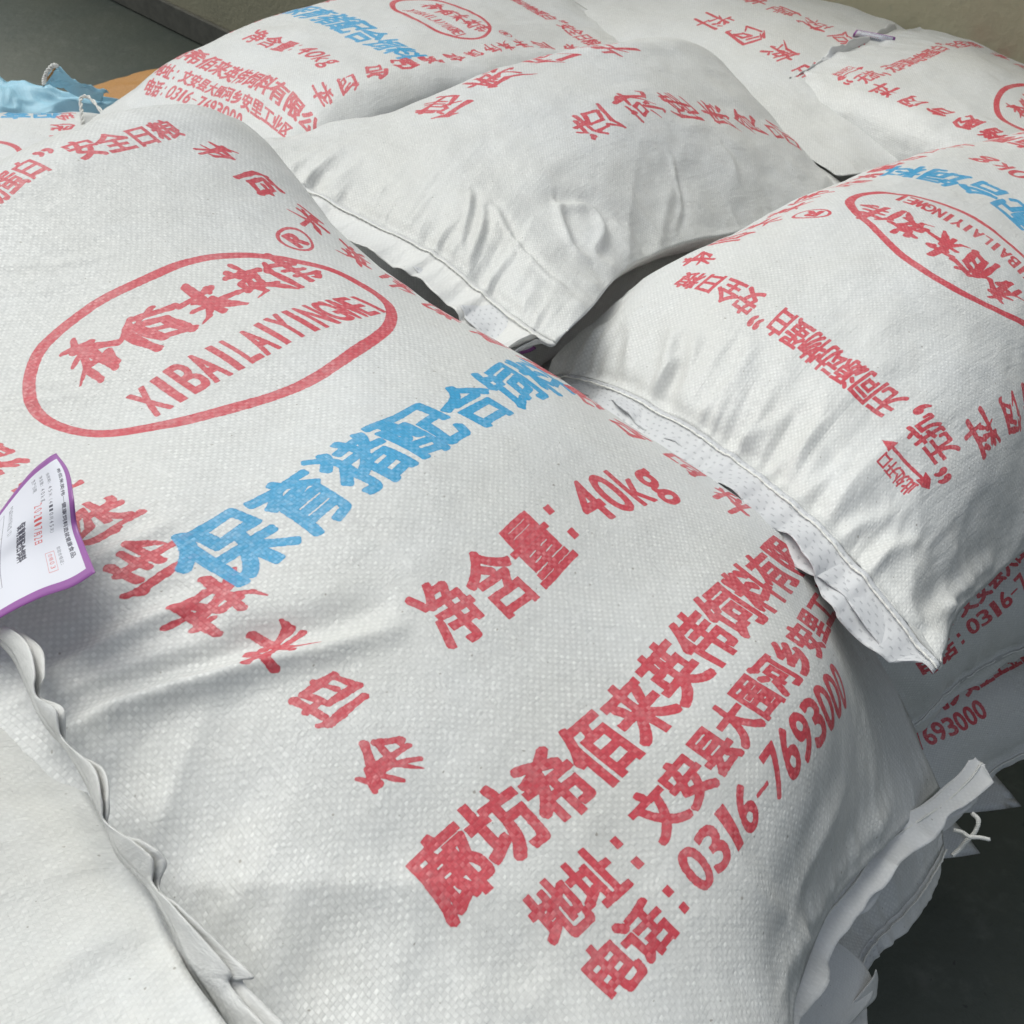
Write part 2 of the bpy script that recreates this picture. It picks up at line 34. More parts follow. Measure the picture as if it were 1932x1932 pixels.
  '0 0 0 0 0 0 0 0 0 0 0 0 0 0 0 1 -1 1 -1 1 -1 1 0 1 0 0 0 0 0 0 0 0 0 0 0 0 0 0 0 0 0 0 -1 1 -1 2 -2 2 -2 3 -2 2 -2 2 -1 1 0 1 0 0 0 0 0 0 0 0 0 0 0 1 -1 1 -2 3 -3 4 -5 6 -5 7 -5 7 -4 5 -2 3 -1 2 0 1 0 0 0 0 0 0 0 0 0 1 -1 3 -4 6 -7 9 -10 13 -11 15 -10 14 -8 10 -5 6 -2 3 -1 1 0 0 0 0 1 0 1 1 0 2 -1 5 -5 10 -10 17 -15 23 -18 26 -17 24 -13 18 -8 11 -4 6 -2 2 0 0 1 0 2 1 3 1 2 3 0 7 -5 14 -12 24 -19 33 -23 37 -21 34 -16 26 -10 16 -5 8 -2 3 1 0 2 0 3 1 5 1 6 3 4 8 -1 16 -9 28 -17 39 -22 44 -21 41 -16 31 -10 19 -5 9 -2 4 1 0 3 0 5 0 8 0 9 1 8 5 3 14 -5 26 -12 38 -17 45 -17 42 -13 31 -8 19 -4 10 -2 4 1 0 3 -1 5 -3 8 -5 9 -6 8 -4 3 4 -3 17 -9 31 -12 38 -12 36 -10 28 -6 17 -3 9 -1 3 1 -1 2 -4 3 -8 3 -14 3 -19 0 -19 -4 -12 -8 2 -12 18 -14 27 -13 28 -10 22 -7 14 -3 7 -1 3 0 -2 0 -6 -1 -13 -4 -24 -8 -33 -12 -36 -17 -29 -20 -14 -22 4 -22 16 -19 20 -14 17 -9 11 -5 5 -2 2 -1 -3 -2 -8 -5 -18 -10 -32 -16 -44 -22 -50 -27 -43 -29 -27 -30 -8 -29 7 -25 12 -18 12 -11 8 -6 4 -2 2 -1 -4 -2 -10 -6 -21 -11 -36 -17 -50 -23 -56 -28 -50 -30 -33 -31 -14 -29 0 -25 7 -18 7 -11 5 -6 3 -2 1 0 -4 -1 -10 -3 -20 -7 -35 -11 -49 -16 -55 -20 -50 -22 -35 -24 -17 -23 -4 -20 3 -14 4 -9 3 -5 2 -2 1 1 -2 2 -7 2 -16 1 -28 -1 -41 -4 -47 -8 -43 -11 -31 -13 -17 -14 -6 -12 0 -9 2 -6 2 -3 1 -1 0 3 0 6 -1 10 -5 13 -12 12 -21 9 -28 4 -28 -1 -22 -4 -13 -6 -6 -6 -1 -4 0 -3 1 -1 0 -1 0 7 4 14 8 23 11 29 11 31 7 26 0 18 -5 9 -7 3 -5 -1 -3 -2 -1 -2 0 -1 0 -1 0 0 0 11 8 23 16 37 26 49 33 53 34 46 28 32 18 18 8 8 3 3 1 0 0 0 0 0 0 0 0 0 0 14 9 29 19 48 32 63 43 68 47 60 42 43 30 25 17 12 8 4 3 1 1 0 0 0 0 0 0 0 0 14 8 29 17 48 28 64 39 70 44 62 40 44 30 26 18 12 9 5 3 1 1 0 0 0 0 0 0 0 0 11 5 23 11 38 19 51 27 56 31 50 28 36 21 21 13 10 7 4 3 1 1 0 0 0 0 0 0 0 0 7 3 15 6 24 11 33 15 36 17 32 16 23 12 14 7 7 4 3 1 1 0 0 0 0 0 0 0 0 0 4 1 7 3 12 5 17 7 18 8 16 7 12 5 7 3 3 2 1 1 0 0 0 0 0 0 0 0 0 0 1 1 3 1 5 2 7 2 7 3 7 3 5 2 3 1 1 1 1 0 0 0 0 0 0 0 0 0 0 0 0 0 1 0 2 1 2 1 2 1 2 1 2 1 1 0 0 0 0 0 0 0 0 0 0 0 0 0 0 0'),
 'D': ('-46 2318 -254 -19 2287 -257 7 2257 -260 34 2226 -263 60 2195 -266 87 2164 -269 113 2133 -272 140 2103 -276 166 2072 -280 192 2041 -283 219 2010 -287 245 1979 -291 271 1948 -295 297 1916 -299 322 1885 -303 -77 2291 -249 -50 2260 -251 -24 2230 -254 3 2199 -256 29 2168 -259 56 2137 -262 82 2107 -265 109 2076 -268 135 2045 -271 162 2014 -275 188 1983 -279 214 1952 -282 240 1921 -286 266 1890 -290 292 1859 -293 -108 2264 -245 -82 2233 -246 -55 2203 -248 -28 2172 -250 -2 2141 -252 25 2111 -255 52 2080 -257 78 2049 -260 105 2018 -263 131 1987 -267 157 1957 -270 183 1926 -274 209 1895 -277 235 1864 -281 261 1833 -284 -140 2237 -240 -113 2206 -241 -86 2176 -242 -59 2145 -244 -33 2115 -246 -6 2084 -247 21 2053 -250 47 2023 -252 74 1992 -255 100 1961 -258 126 1930 -262 152 1899 -265 178 1868 -268 204 1838 -271 230 1807 -274 -171 2210 -236 -144 2179 -236 -117 2149 -237 -90 2118 -238 -64 2088 -239 -37 2057 -240 -10 2027 -242 16 1996 -244 43 1965 -247 69 1935 -250 95 1904 -253 121 1873 -256 147 1842 -259 173 1812 -262 199 1781 -265 -202 2183 -231 -175 2152 -231 -148 2122 -232 -121 2091 -232 -95 2061 -233 -68 2031 -234 -41 2000 -235 -15 1970 -237 12 1939 -239 38 1908 -241 64 1878 -244 90 1847 -247 116 1817 -250 142 1786 -253 169 1755 -255 -233 2155 -227 -206 2125 -227 -179 2095 -226 -152 2064 -226 -125 2034 -226 -99 2004 -227 -72 1974 -228 -46 1943 -229 -19 1913 -231 6 1882 -233 32 1852 -235 59 1821 -238 85 1791 -240 112 1760 -243 139 1730 -246 -265 2128 -224 -238 2098 -223 -210 2067 -222 -183 2037 -221 -156 2007 -220 -129 1977 -220 -103 1947 -221 -76 1916 -222 -50 1886 -223 -24 1856 -224 1 1825 -226 28 1795 -229 55 1765 -231 82 1734 -234 109 1704 -237 -296 2100 -220 -269 2070 -219 -241 2040 -217 -214 2010 -216 -187 1980 -215 -160 1950 -214 -133 1920 -214 -107 1890 -214 -80 1859 -215 -54 1829 -216 -28 1799 -218 -2 1768 -220 25 1738 -222 53 1708 -225 80 1678 -228 -327 2073 -217 -299 2043 -215 -272 2012 -213 -245 1982 -211 -218 1952 -209 -190 1922 -208 -163 1892 -208 -137 1862 -207 -110 1832 -208 -84 1802 -209 -58 1772 -210 -31 1742 -212 -4 1712 -214 23 1681 -216 51 1651 -219 -357 2044 -215 -330 2015 -212 -303 1985 -209 -275 1955 -206 -248 1925 -204 -221 1895 -203 -193 1865 -201 -166 1835 -201 -140 1805 -201 -114 1775 -201 -87 1745 -202 -60 1715 -204 -33 1685 -206 -6 1655 -208 22 1625 -211 -388 2016 -213 -360 1986 -209 -333 1957 -206 -306 1927 -202 -278 1897 -200 -251 1867 -197 -224 1837 -196 -196 1807 -195 -170 1777 -194 -143 1747 -194 -117 1717 -195 -90 1687 -197 -62 1658 -199 -34 1628 -201 -7 1598 -204 -418 1988 -211 -390 1958 -207 -363 1928 -203 -336 1899 -199 -308 1869 -196 -281 1839 -193 -254 1809 -190 -227 1780 -189 -200 1750 -188 -173 1720 -188 -146 1690 -189 -119 1660 -191 -91 1630 -193 -63 1601 -195 -35 1571 -198 -447 1959 -211 -420 1929 -206 -393 1900 -201 -365 1870 -197 -338 1841 -192 -311 1811 -189 -284 1781 -186 -257 1752 -183 -230 1722 -182 -203 1692 -183 -176 1662 -183 -148 1632 -185 -120 1603 -187 -92 1574 -190 -63 1544 -193 -477 1930 -211 -449 1901 -206 -422 1871 -200 -395 1842 -195 -368 1812 -190 -341 1783 -186 -314 1753 -182 -287 1723 -180 -260 1693 -178 -232 1664 -178 -204 1634 -179 -176 1604 -181 -148 1575 -183 -120 1546 -186 -91 1517 -189 -505 1900 -212 -478 1871 -206 -450 1842 -200 -423 1813 -194 -397 1783 -189 -370 1754 -184 -343 1724 -180 -316 1694 -177 -288 1665 -176 -261 1635 -175 -233 1605 -176 -204 1576 -178 -176 1547 -180 -147 1518 -183 -119 1489 -186 -533 1871 -215 -505 1842 -208 -478 1813 -201 -451 1784 -195 -425 1754 -189 -398 1725 -184 -371 1695 -180 -344 1665 -177 -316 1636 -174 -288 1606 -173 -260 1576 -174 -232 1547 -176 -203 1518 -179 -175 1489 -182 -146 1460 -186 -560 1841 -218 -532 1812 -211 -505 1783 -204 -478 1754 -197 -451 1725 -191 -425 1695 -186 -397 1666 -181 -370 1636 -178 -342 1607 -175 -314 1577 -174 -286 1547 -175 -258 1518 -177 -230 1489 -180 -201 1460 -183 -172 1431 -186 -586 1811 -222 -559 1782 -215 -531 1753 -208 -504 1724 -201 -477 1695 -195 -449 1666 -189 -422 1636 -185 -394 1607 -181 -367 1577 -179 -339 1548 -177 -312 1518 -177 -284 1488 -179 -255 1459 -182 -227 1430 -185 -198 1401 -188 -612 1781 -227 -584 1752 -220 -556 1723 -213 -529 1694 -206 -501 1665 -200 -473 1636 -195 -445 1607 -191 -418 1577 -188 -390 1548 -185 -363 1518 -183 -335 1489 -183 -308 1459 -184 -280 1429 -186 -252 1400 -188 -224 1371 -191 -636 1750 -233 -608 1722 -227 -580 1693 -220 -553 1664 -214 -525 1635 -208 -496 1606 -203 -468 1577 -200 -440 1548 -197 -412 1518 -194 -384 1489 -193 -357 1459 -192 -331 1429 -192 -305 1400 -193 -278 1370 -194 -250 1341 -194 -660 1721 -240 -632 1692 -234 -604 1663 -229 -576 1634 -223 -548 1605 -218 -520 1576 -214 -491 1548 -210 -462 1518 -208 -434 1489 -206 -407 1460 -204 -381 1430 -203 -356 1400 -202 -330 1370 -200 -303 1341 -200 -276 1311 -199 -683 1691 -247 -656 1662 -243 -628 1633 -238 -600 1604 -233 -572 1575 -229 -544 1547 -225 -515 1518 -222 -487 1489 -220 -460 1460 -218 -433 1430 -216 -407 1400 -214 -381 1371 -211 -356 1341 -209 -329 1311 -207 -303 1281 -205 -705 1662 -255 -679 1632 -251 -652 1603 -248 -625 1574 -244 -597 1545 -241 -569 1517 -237 -541 1488 -235 -513 1460 -232 -486 1431 -230 -459 1401 -227 -434 1371 -224 -408 1342 -221 -382 1311 -218 -356 1282 -214 -330 1252 -211 -727 1633 -263 -702 1603 -260 -677 1573 -258 -650 1544 -255 -622 1516 -252 -595 1487 -250 -567 1459 -247 -540 1430 -245 -513 1402 -242 -487 1372 -239 -461 1343 -235 -435 1313 -231 -409 1282 -227 -383 1252 -222 -357 1222 -217',
  '0 0 0 0 0 0 0 0 0 0 -1 1 -1 3 -1 6 -2 9 -4 12 -6 12 -9 9 -11 5 -10 2 -7 0 0 0 0 0 0 0 0 0 0 1 -1 2 -1 5 -2 10 -4 16 -7 19 -12 18 -18 13 -20 7 -18 2 -13 -1 0 0 0 0 0 0 0 0 -1 1 -1 3 -2 7 -3 13 -5 20 -10 23 -17 21 -26 13 -30 4 -27 -2 -19 -4 0 0 0 0 0 0 0 0 0 1 -1 3 -1 7 -1 13 -3 18 -8 19 -17 14 -27 4 -33 -5 -31 -10 -22 -9 0 0 0 0 0 0 0 0 0 1 0 2 1 5 2 8 4 9 1 6 -6 -3 -18 -13 -25 -19 -26 -19 -20 -15 0 0 0 0 0 0 0 0 0 1 0 1 2 1 7 0 13 -5 16 -14 12 -24 2 -32 -8 -33 -13 -28 -12 -19 0 0 0 0 0 0 -1 1 -2 1 -2 1 1 0 8 -5 19 -15 28 -28 30 -39 23 -44 11 -41 2 -31 -2 -19 0 0 0 0 -1 1 -2 1 -4 3 -7 5 -8 4 -2 -2 11 -14 26 -29 35 -41 33 -45 23 -39 12 -28 4 -16 0 0 0 0 -1 1 -4 3 -9 7 -16 11 -23 14 -23 12 -12 1 5 -15 21 -29 26 -34 22 -30 14 -21 6 -12 0 0 0 1 -1 2 -4 5 -11 12 -24 20 -38 28 -46 29 -41 21 -24 6 -4 -9 9 -17 12 -17 9 -12 5 -7 0 0 0 1 0 3 -2 7 -9 16 -22 27 -40 38 -55 42 -56 35 -44 20 -24 5 -7 -4 2 -7 3 -5 2 -3 0 0 1 1 2 3 3 8 0 17 -9 29 -24 39 -40 41 -47 33 -42 20 -27 8 -13 1 -4 -2 -1 -2 0 -1 1 0 3 0 7 2 11 7 15 15 13 24 3 30 -10 27 -20 18 -21 8 -16 1 -9 -1 -4 -1 -2 -1 -1 -1 2 -1 6 -1 12 -1 20 2 28 8 32 14 27 15 16 10 5 1 0 -4 -2 -5 -2 -3 -2 -3 -3 -3 -2 -4 4 -2 9 -4 17 -6 27 -6 36 -3 39 1 33 0 22 -4 13 -9 9 -8 5 -6 1 -6 -3 -10 -6 -14 -6 -14 9 -2 15 -6 24 -10 32 -13 35 -13 32 -12 21 -11 11 -12 7 -10 8 -6 7 -5 1 -15 -7 -29 -12 -37 -12 -34 17 -1 26 -4 32 -10 34 -16 29 -19 17 -19 3 -18 -3 -15 1 -8 10 -2 12 -8 2 -30 -12 -57 -20 -69 -19 -61 30 4 41 2 45 -3 38 -10 23 -16 4 -18 -8 -18 -6 -14 9 -5 24 1 25 -11 10 -42 -11 -77 -24 -93 -25 -81 45 11 58 12 59 8 45 1 23 -6 3 -11 -6 -13 3 -11 23 -3 40 3 37 -7 16 -38 -9 -73 -24 -89 -25 -80 53 17 65 19 62 17 45 10 24 4 8 -1 3 -5 10 -5 25 1 35 7 28 3 7 -17 -14 -43 -24 -58 -23 -55 46 17 50 19 41 16 24 9 12 5 6 4 3 4 1 4 1 6 -1 11 -10 12 -23 5 -31 -9 -30 -20 -22 -23 24 12 17 11 -1 5 -15 -1 -17 -1 -13 5 -14 11 -24 14 -39 13 -51 13 -58 14 -59 14 -51 10 -36 4 -22 -1 1 5 -17 1 -40 -6 -54 -12 -49 -9 -37 2 -34 14 -48 19 -67 18 -82 14 -86 12 -77 13 -59 13 -38 10 -20 6 -13 0 -34 -5 -57 -12 -68 -17 -62 -13 -48 -1 -44 12 -53 19 -69 18 -80 13 -80 9 -69 8 -50 8 -31 7 -16 5 -15 -2 -32 -6 -49 -11 -57 -14 -52 -11 -42 -3 -37 7 -41 14 -50 14 -56 10 -55 6 -46 4 -32 3 -19 3 -10 3'),
 'E': ('941 1663 -310 907 1641 -307 873 1620 -303 838 1598 -300 804 1576 -297 770 1554 -293 736 1532 -289 702 1510 -285 668 1488 -281 635 1466 -275 601 1444 -269 566 1422 -263 532 1401 -255 498 1380 -247 464 1360 -239 919 1698 -305 885 1676 -301 851 1655 -297 817 1633 -293 783 1611 -290 749 1589 -286 715 1567 -282 681 1545 -278 647 1523 -274 613 1501 -269 579 1479 -264 545 1457 -259 511 1436 -252 476 1415 -245 442 1395 -238 898 1733 -301 864 1712 -296 829 1690 -291 795 1668 -287 761 1646 -283 728 1624 -279 694 1602 -275 660 1580 -271 626 1558 -267 592 1536 -263 558 1514 -259 524 1492 -255 490 1471 -250 455 1450 -244 420 1430 -237 876 1769 -297 842 1747 -291 808 1725 -286 774 1703 -281 740 1681 -276 706 1659 -272 672 1637 -268 639 1615 -264 605 1593 -261 571 1571 -258 537 1549 -254 503 1527 -251 468 1506 -247 434 1485 -243 399 1464 -238 854 1804 -292 820 1782 -286 786 1760 -281 752 1739 -275 719 1717 -270 685 1695 -265 651 1673 -261 617 1650 -258 584 1628 -255 550 1606 -252 516 1584 -250 482 1562 -248 448 1541 -246 413 1519 -243 378 1498 -241 832 1839 -289 799 1817 -282 765 1796 -276 731 1774 -270 697 1752 -264 663 1730 -259 630 1708 -255 596 1686 -252 563 1663 -249 529 1641 -247 495 1619 -246 461 1597 -245 427 1575 -245 392 1554 -244 358 1532 -244 811 1875 -285 777 1853 -278 743 1831 -271 709 1809 -265 675 1787 -259 642 1765 -254 608 1743 -250 575 1721 -247 542 1699 -245 508 1676 -243 474 1654 -243 441 1632 -244 407 1610 -245 372 1588 -246 338 1566 -247 789 1910 -282 755 1888 -275 722 1867 -268 688 1845 -261 654 1823 -255 620 1801 -250 587 1778 -246 554 1756 -243 521 1734 -241 487 1711 -240 454 1689 -241 420 1666 -243 386 1644 -245 352 1622 -247 318 1600 -250 767 1946 -280 734 1924 -272 700 1902 -265 667 1880 -258 633 1858 -252 599 1836 -247 567 1814 -243 534 1791 -240 501 1768 -238 467 1746 -238 434 1723 -240 400 1701 -242 366 1679 -246 332 1656 -249 298 1634 -253 745 1981 -278 712 1959 -270 679 1938 -263 645 1916 -256 612 1894 -250 579 1871 -245 546 1849 -241 513 1826 -238 480 1803 -237 447 1780 -238 414 1758 -240 380 1735 -243 346 1713 -247 313 1690 -251 279 1668 -256 724 2017 -276 690 1995 -269 657 1973 -262 624 1951 -255 591 1929 -249 558 1906 -244 525 1884 -240 493 1861 -238 460 1838 -237 427 1815 -238 394 1792 -240 360 1769 -244 326 1747 -248 293 1725 -254 259 1702 -259 702 2052 -275 668 2030 -268 635 2008 -261 602 1986 -254 569 1964 -249 537 1941 -244 504 1919 -240 472 1896 -238 439 1872 -238 406 1849 -239 373 1826 -242 339 1804 -246 306 1781 -251 272 1758 -256 239 1736 -262 679 2088 -275 646 2066 -268 613 2044 -261 580 2021 -255 547 1999 -249 515 1976 -245 482 1953 -241 450 1930 -240 418 1907 -239 385 1884 -241 352 1861 -244 319 1838 -248 285 1815 -253 252 1792 -259 219 1769 -265 656 2123 -275 623 2101 -268 590 2079 -262 558 2056 -256 525 2034 -251 492 2011 -246 460 1988 -243 428 1965 -242 396 1941 -242 363 1918 -243 330 1895 -247 297 1871 -251 264 1848 -257 231 1825 -263 198 1802 -269 633 2158 -276 600 2136 -270 567 2113 -263 535 2091 -258 502 2068 -253 470 2045 -249 437 2022 -246 405 1999 -244 373 1975 -245 341 1952 -246 308 1928 -250 275 1905 -255 243 1882 -260 210 1858 -266 177 1835 -273 610 2193 -278 577 2170 -272 544 2148 -266 511 2125 -260 479 2103 -255 446 2080 -252 414 2056 -249 382 2033 -248 350 2009 -248 318 1986 -250 285 1962 -254 253 1938 -259 221 1915 -264 188 1891 -271 156 1867 -277 586 2227 -280 553 2205 -274 520 2182 -268 487 2159 -263 455 2137 -259 422 2113 -255 390 2090 -253 358 2067 -252 326 2043 -253 294 2019 -255 262 1996 -258 230 1972 -263 198 1948 -269 167 1923 -275 135 1899 -282 562 2261 -282 529 2238 -277 496 2216 -272 463 2193 -267 430 2170 -263 398 2147 -260 366 2124 -258 333 2100 -257 301 2077 -258 270 2053 -260 238 2029 -263 207 2005 -268 176 1980 -273 144 1956 -280 113 1931 -287 537 2295 -286 504 2272 -281 471 2249 -276 439 2227 -272 406 2204 -268 373 2180 -265 341 2157 -263 309 2133 -262 277 2110 -263 245 2086 -265 214 2062 -268 183 2038 -273 152 2013 -278 122 1988 -285 92 1963 -292 513 2329 -289 480 2306 -285 447 2283 -281 414 2260 -277 381 2237 -274 349 2213 -271 316 2190 -269 284 2166 -269 252 2143 -269 221 2119 -271 189 2095 -274 158 2070 -278 128 2045 -283 98 2020 -290 69 1995 -296 488 2362 -293 455 2339 -289 422 2316 -286 389 2293 -283 356 2270 -280 324 2246 -277 291 2223 -276 259 2199 -275 227 2175 -276 196 2151 -277 164 2127 -280 134 2103 -284 103 2078 -289 73 2052 -294 44 2027 -300 463 2395 -297 430 2372 -294 397 2349 -291 364 2326 -289 331 2302 -286 299 2279 -284 266 2256 -283 234 2232 -282 202 2208 -282 171 2184 -284 139 2159 -286 108 2135 -290 78 2110 -294 48 2084 -298 17 2059 -303 439 2429 -301 406 2405 -299 372 2382 -297 339 2359 -295 306 2335 -293 274 2312 -291 241 2288 -290 209 2264 -290 177 2241 -290 146 2216 -291 114 2192 -293 83 2167 -296 52 2142 -299 21 2116 -303 -9 2090 -307 414 2462 -306 381 2439 -304 348 2415 -303 315 2392 -301 282 2368 -300 249 2345 -299 217 2321 -298 184 2297 -297 152 2273 -297 120 2249 -298 89 2224 -300 57 2199 -302 26 2173 -304 -5 2148 -307 -36 2122 -310 390 2496 -310 357 2472 -310 323 2448 -309 290 2425 -308 257 2401 -307 225 2378 -306 192 2354 -305 160 2330 -305 127 2305 -305 95 2281 -306 63 2256 -307 32 2231 -308 0 2205 -310 -32 2180 -311 -63 2154 -313',
  '0 0 0 0 0 0 0 0 0 0 0 0 0 0 0 0 0 0 0 0 0 0 0 0 0 0 0 0 0 0 0 0 0 0 0 0 0 0 0 0 0 0 0 -1 0 -1 0 -1 0 -1 0 -1 0 -1 0 0 0 0 0 0 0 0 0 0 0 0 0 0 0 0 0 -1 0 -2 -1 -3 -1 -4 -1 -4 -1 -3 -1 -2 0 -1 0 -1 0 0 0 0 0 0 0 0 0 0 0 -1 0 -2 -1 -4 -1 -7 -2 -9 -2 -10 -2 -8 -1 -6 -1 -3 0 -2 0 -1 0 0 0 0 0 0 0 -1 0 -2 -1 -4 -1 -8 -2 -13 -3 -18 -3 -19 -3 -16 -2 -12 -1 -7 -1 -3 0 -1 0 0 0 0 0 0 0 -1 0 -3 -1 -6 -1 -13 -2 -20 -3 -27 -3 -29 -3 -25 -2 -18 -1 -10 -1 -5 0 -2 0 0 0 0 0 0 0 -1 0 -3 0 -7 1 -15 1 -24 0 -31 0 -34 -1 -30 -1 -21 -1 -12 0 -6 0 -2 0 0 0 0 0 0 0 -1 1 -2 2 -6 4 -12 6 -20 7 -27 6 -29 5 -26 3 -19 1 -11 1 -5 0 -2 0 0 0 0 0 0 1 0 2 -1 4 -2 8 -5 12 -10 14 -14 14 -16 11 -15 7 -11 4 -7 2 -3 1 -1 0 0 0 0 0 0 1 0 2 1 5 1 10 1 15 1 18 0 18 -2 15 -2 10 -2 5 -2 2 -1 1 0 0 0 0 0 0 0 1 1 3 1 6 3 11 5 16 7 19 8 19 7 15 5 10 3 5 1 2 0 1 0 0 0 0 0 0 0 1 1 3 2 6 3 11 6 17 9 20 11 20 10 16 8 10 5 6 3 2 1 1 0 0 0 0 0 0 0 1 1 3 2 8 4 14 7 20 10 24 12 24 11 19 9 12 6 6 3 3 1 1 0 0 0 0 0 0 0 2 1 4 2 9 4 16 7 24 11 29 13 29 13 23 10 15 6 8 3 3 1 1 1 0 0 0 0 0 0 2 1 4 2 9 4 17 8 25 11 31 13 30 13 24 10 16 7 8 4 4 2 1 1 0 0 0 0 0 0 1 1 4 2 8 4 15 6 22 10 26 11 26 11 20 9 13 6 7 3 3 1 1 0 0 0 0 0 0 0 1 0 2 1 5 2 10 4 15 7 18 8 17 8 14 6 9 4 5 2 2 1 1 0 0 0 0 0 0 0 0 0 1 1 3 1 5 2 8 4 9 4 9 4 7 3 5 2 3 1 1 1 0 0 0 0 0 0 0 0 0 0 1 0 1 1 2 1 3 2 4 2 4 2 3 1 2 1 1 1 0 0 0 0 0 0 0 0 0 0 0 0 0 0 0 0 1 0 1 1 1 1 1 1 1 1 1 0 0 0 0 0 0 0 0 0 0 0 0 0 0 0 0 0 0 0 0 0 0 0 0 0 0 0 0 0 0 0 0 0 0 0 0 0 0 0 0 0 0 0 0 0 0 0 0 0 0 0 0 0 0 0 0 0 0 0 0 0 0 0 0 0 0 0 0 0 0 0 0 0 0 0 0 0 0 0 0 0 0 0 0 0 0 0 0 0 0 0 0 0 0 0 0 0 0 0 0 0 0 0 0 0 0 0 0 0 0 0 0 0 0 0 0 0 0 0 0 0 0 0 0 0 0 0 0 0 0 0 0 0 0 0 0 0 0 0 0 0 0 0 0 0 0 0 0 0 0 0 0 0 0 0 0 0'),
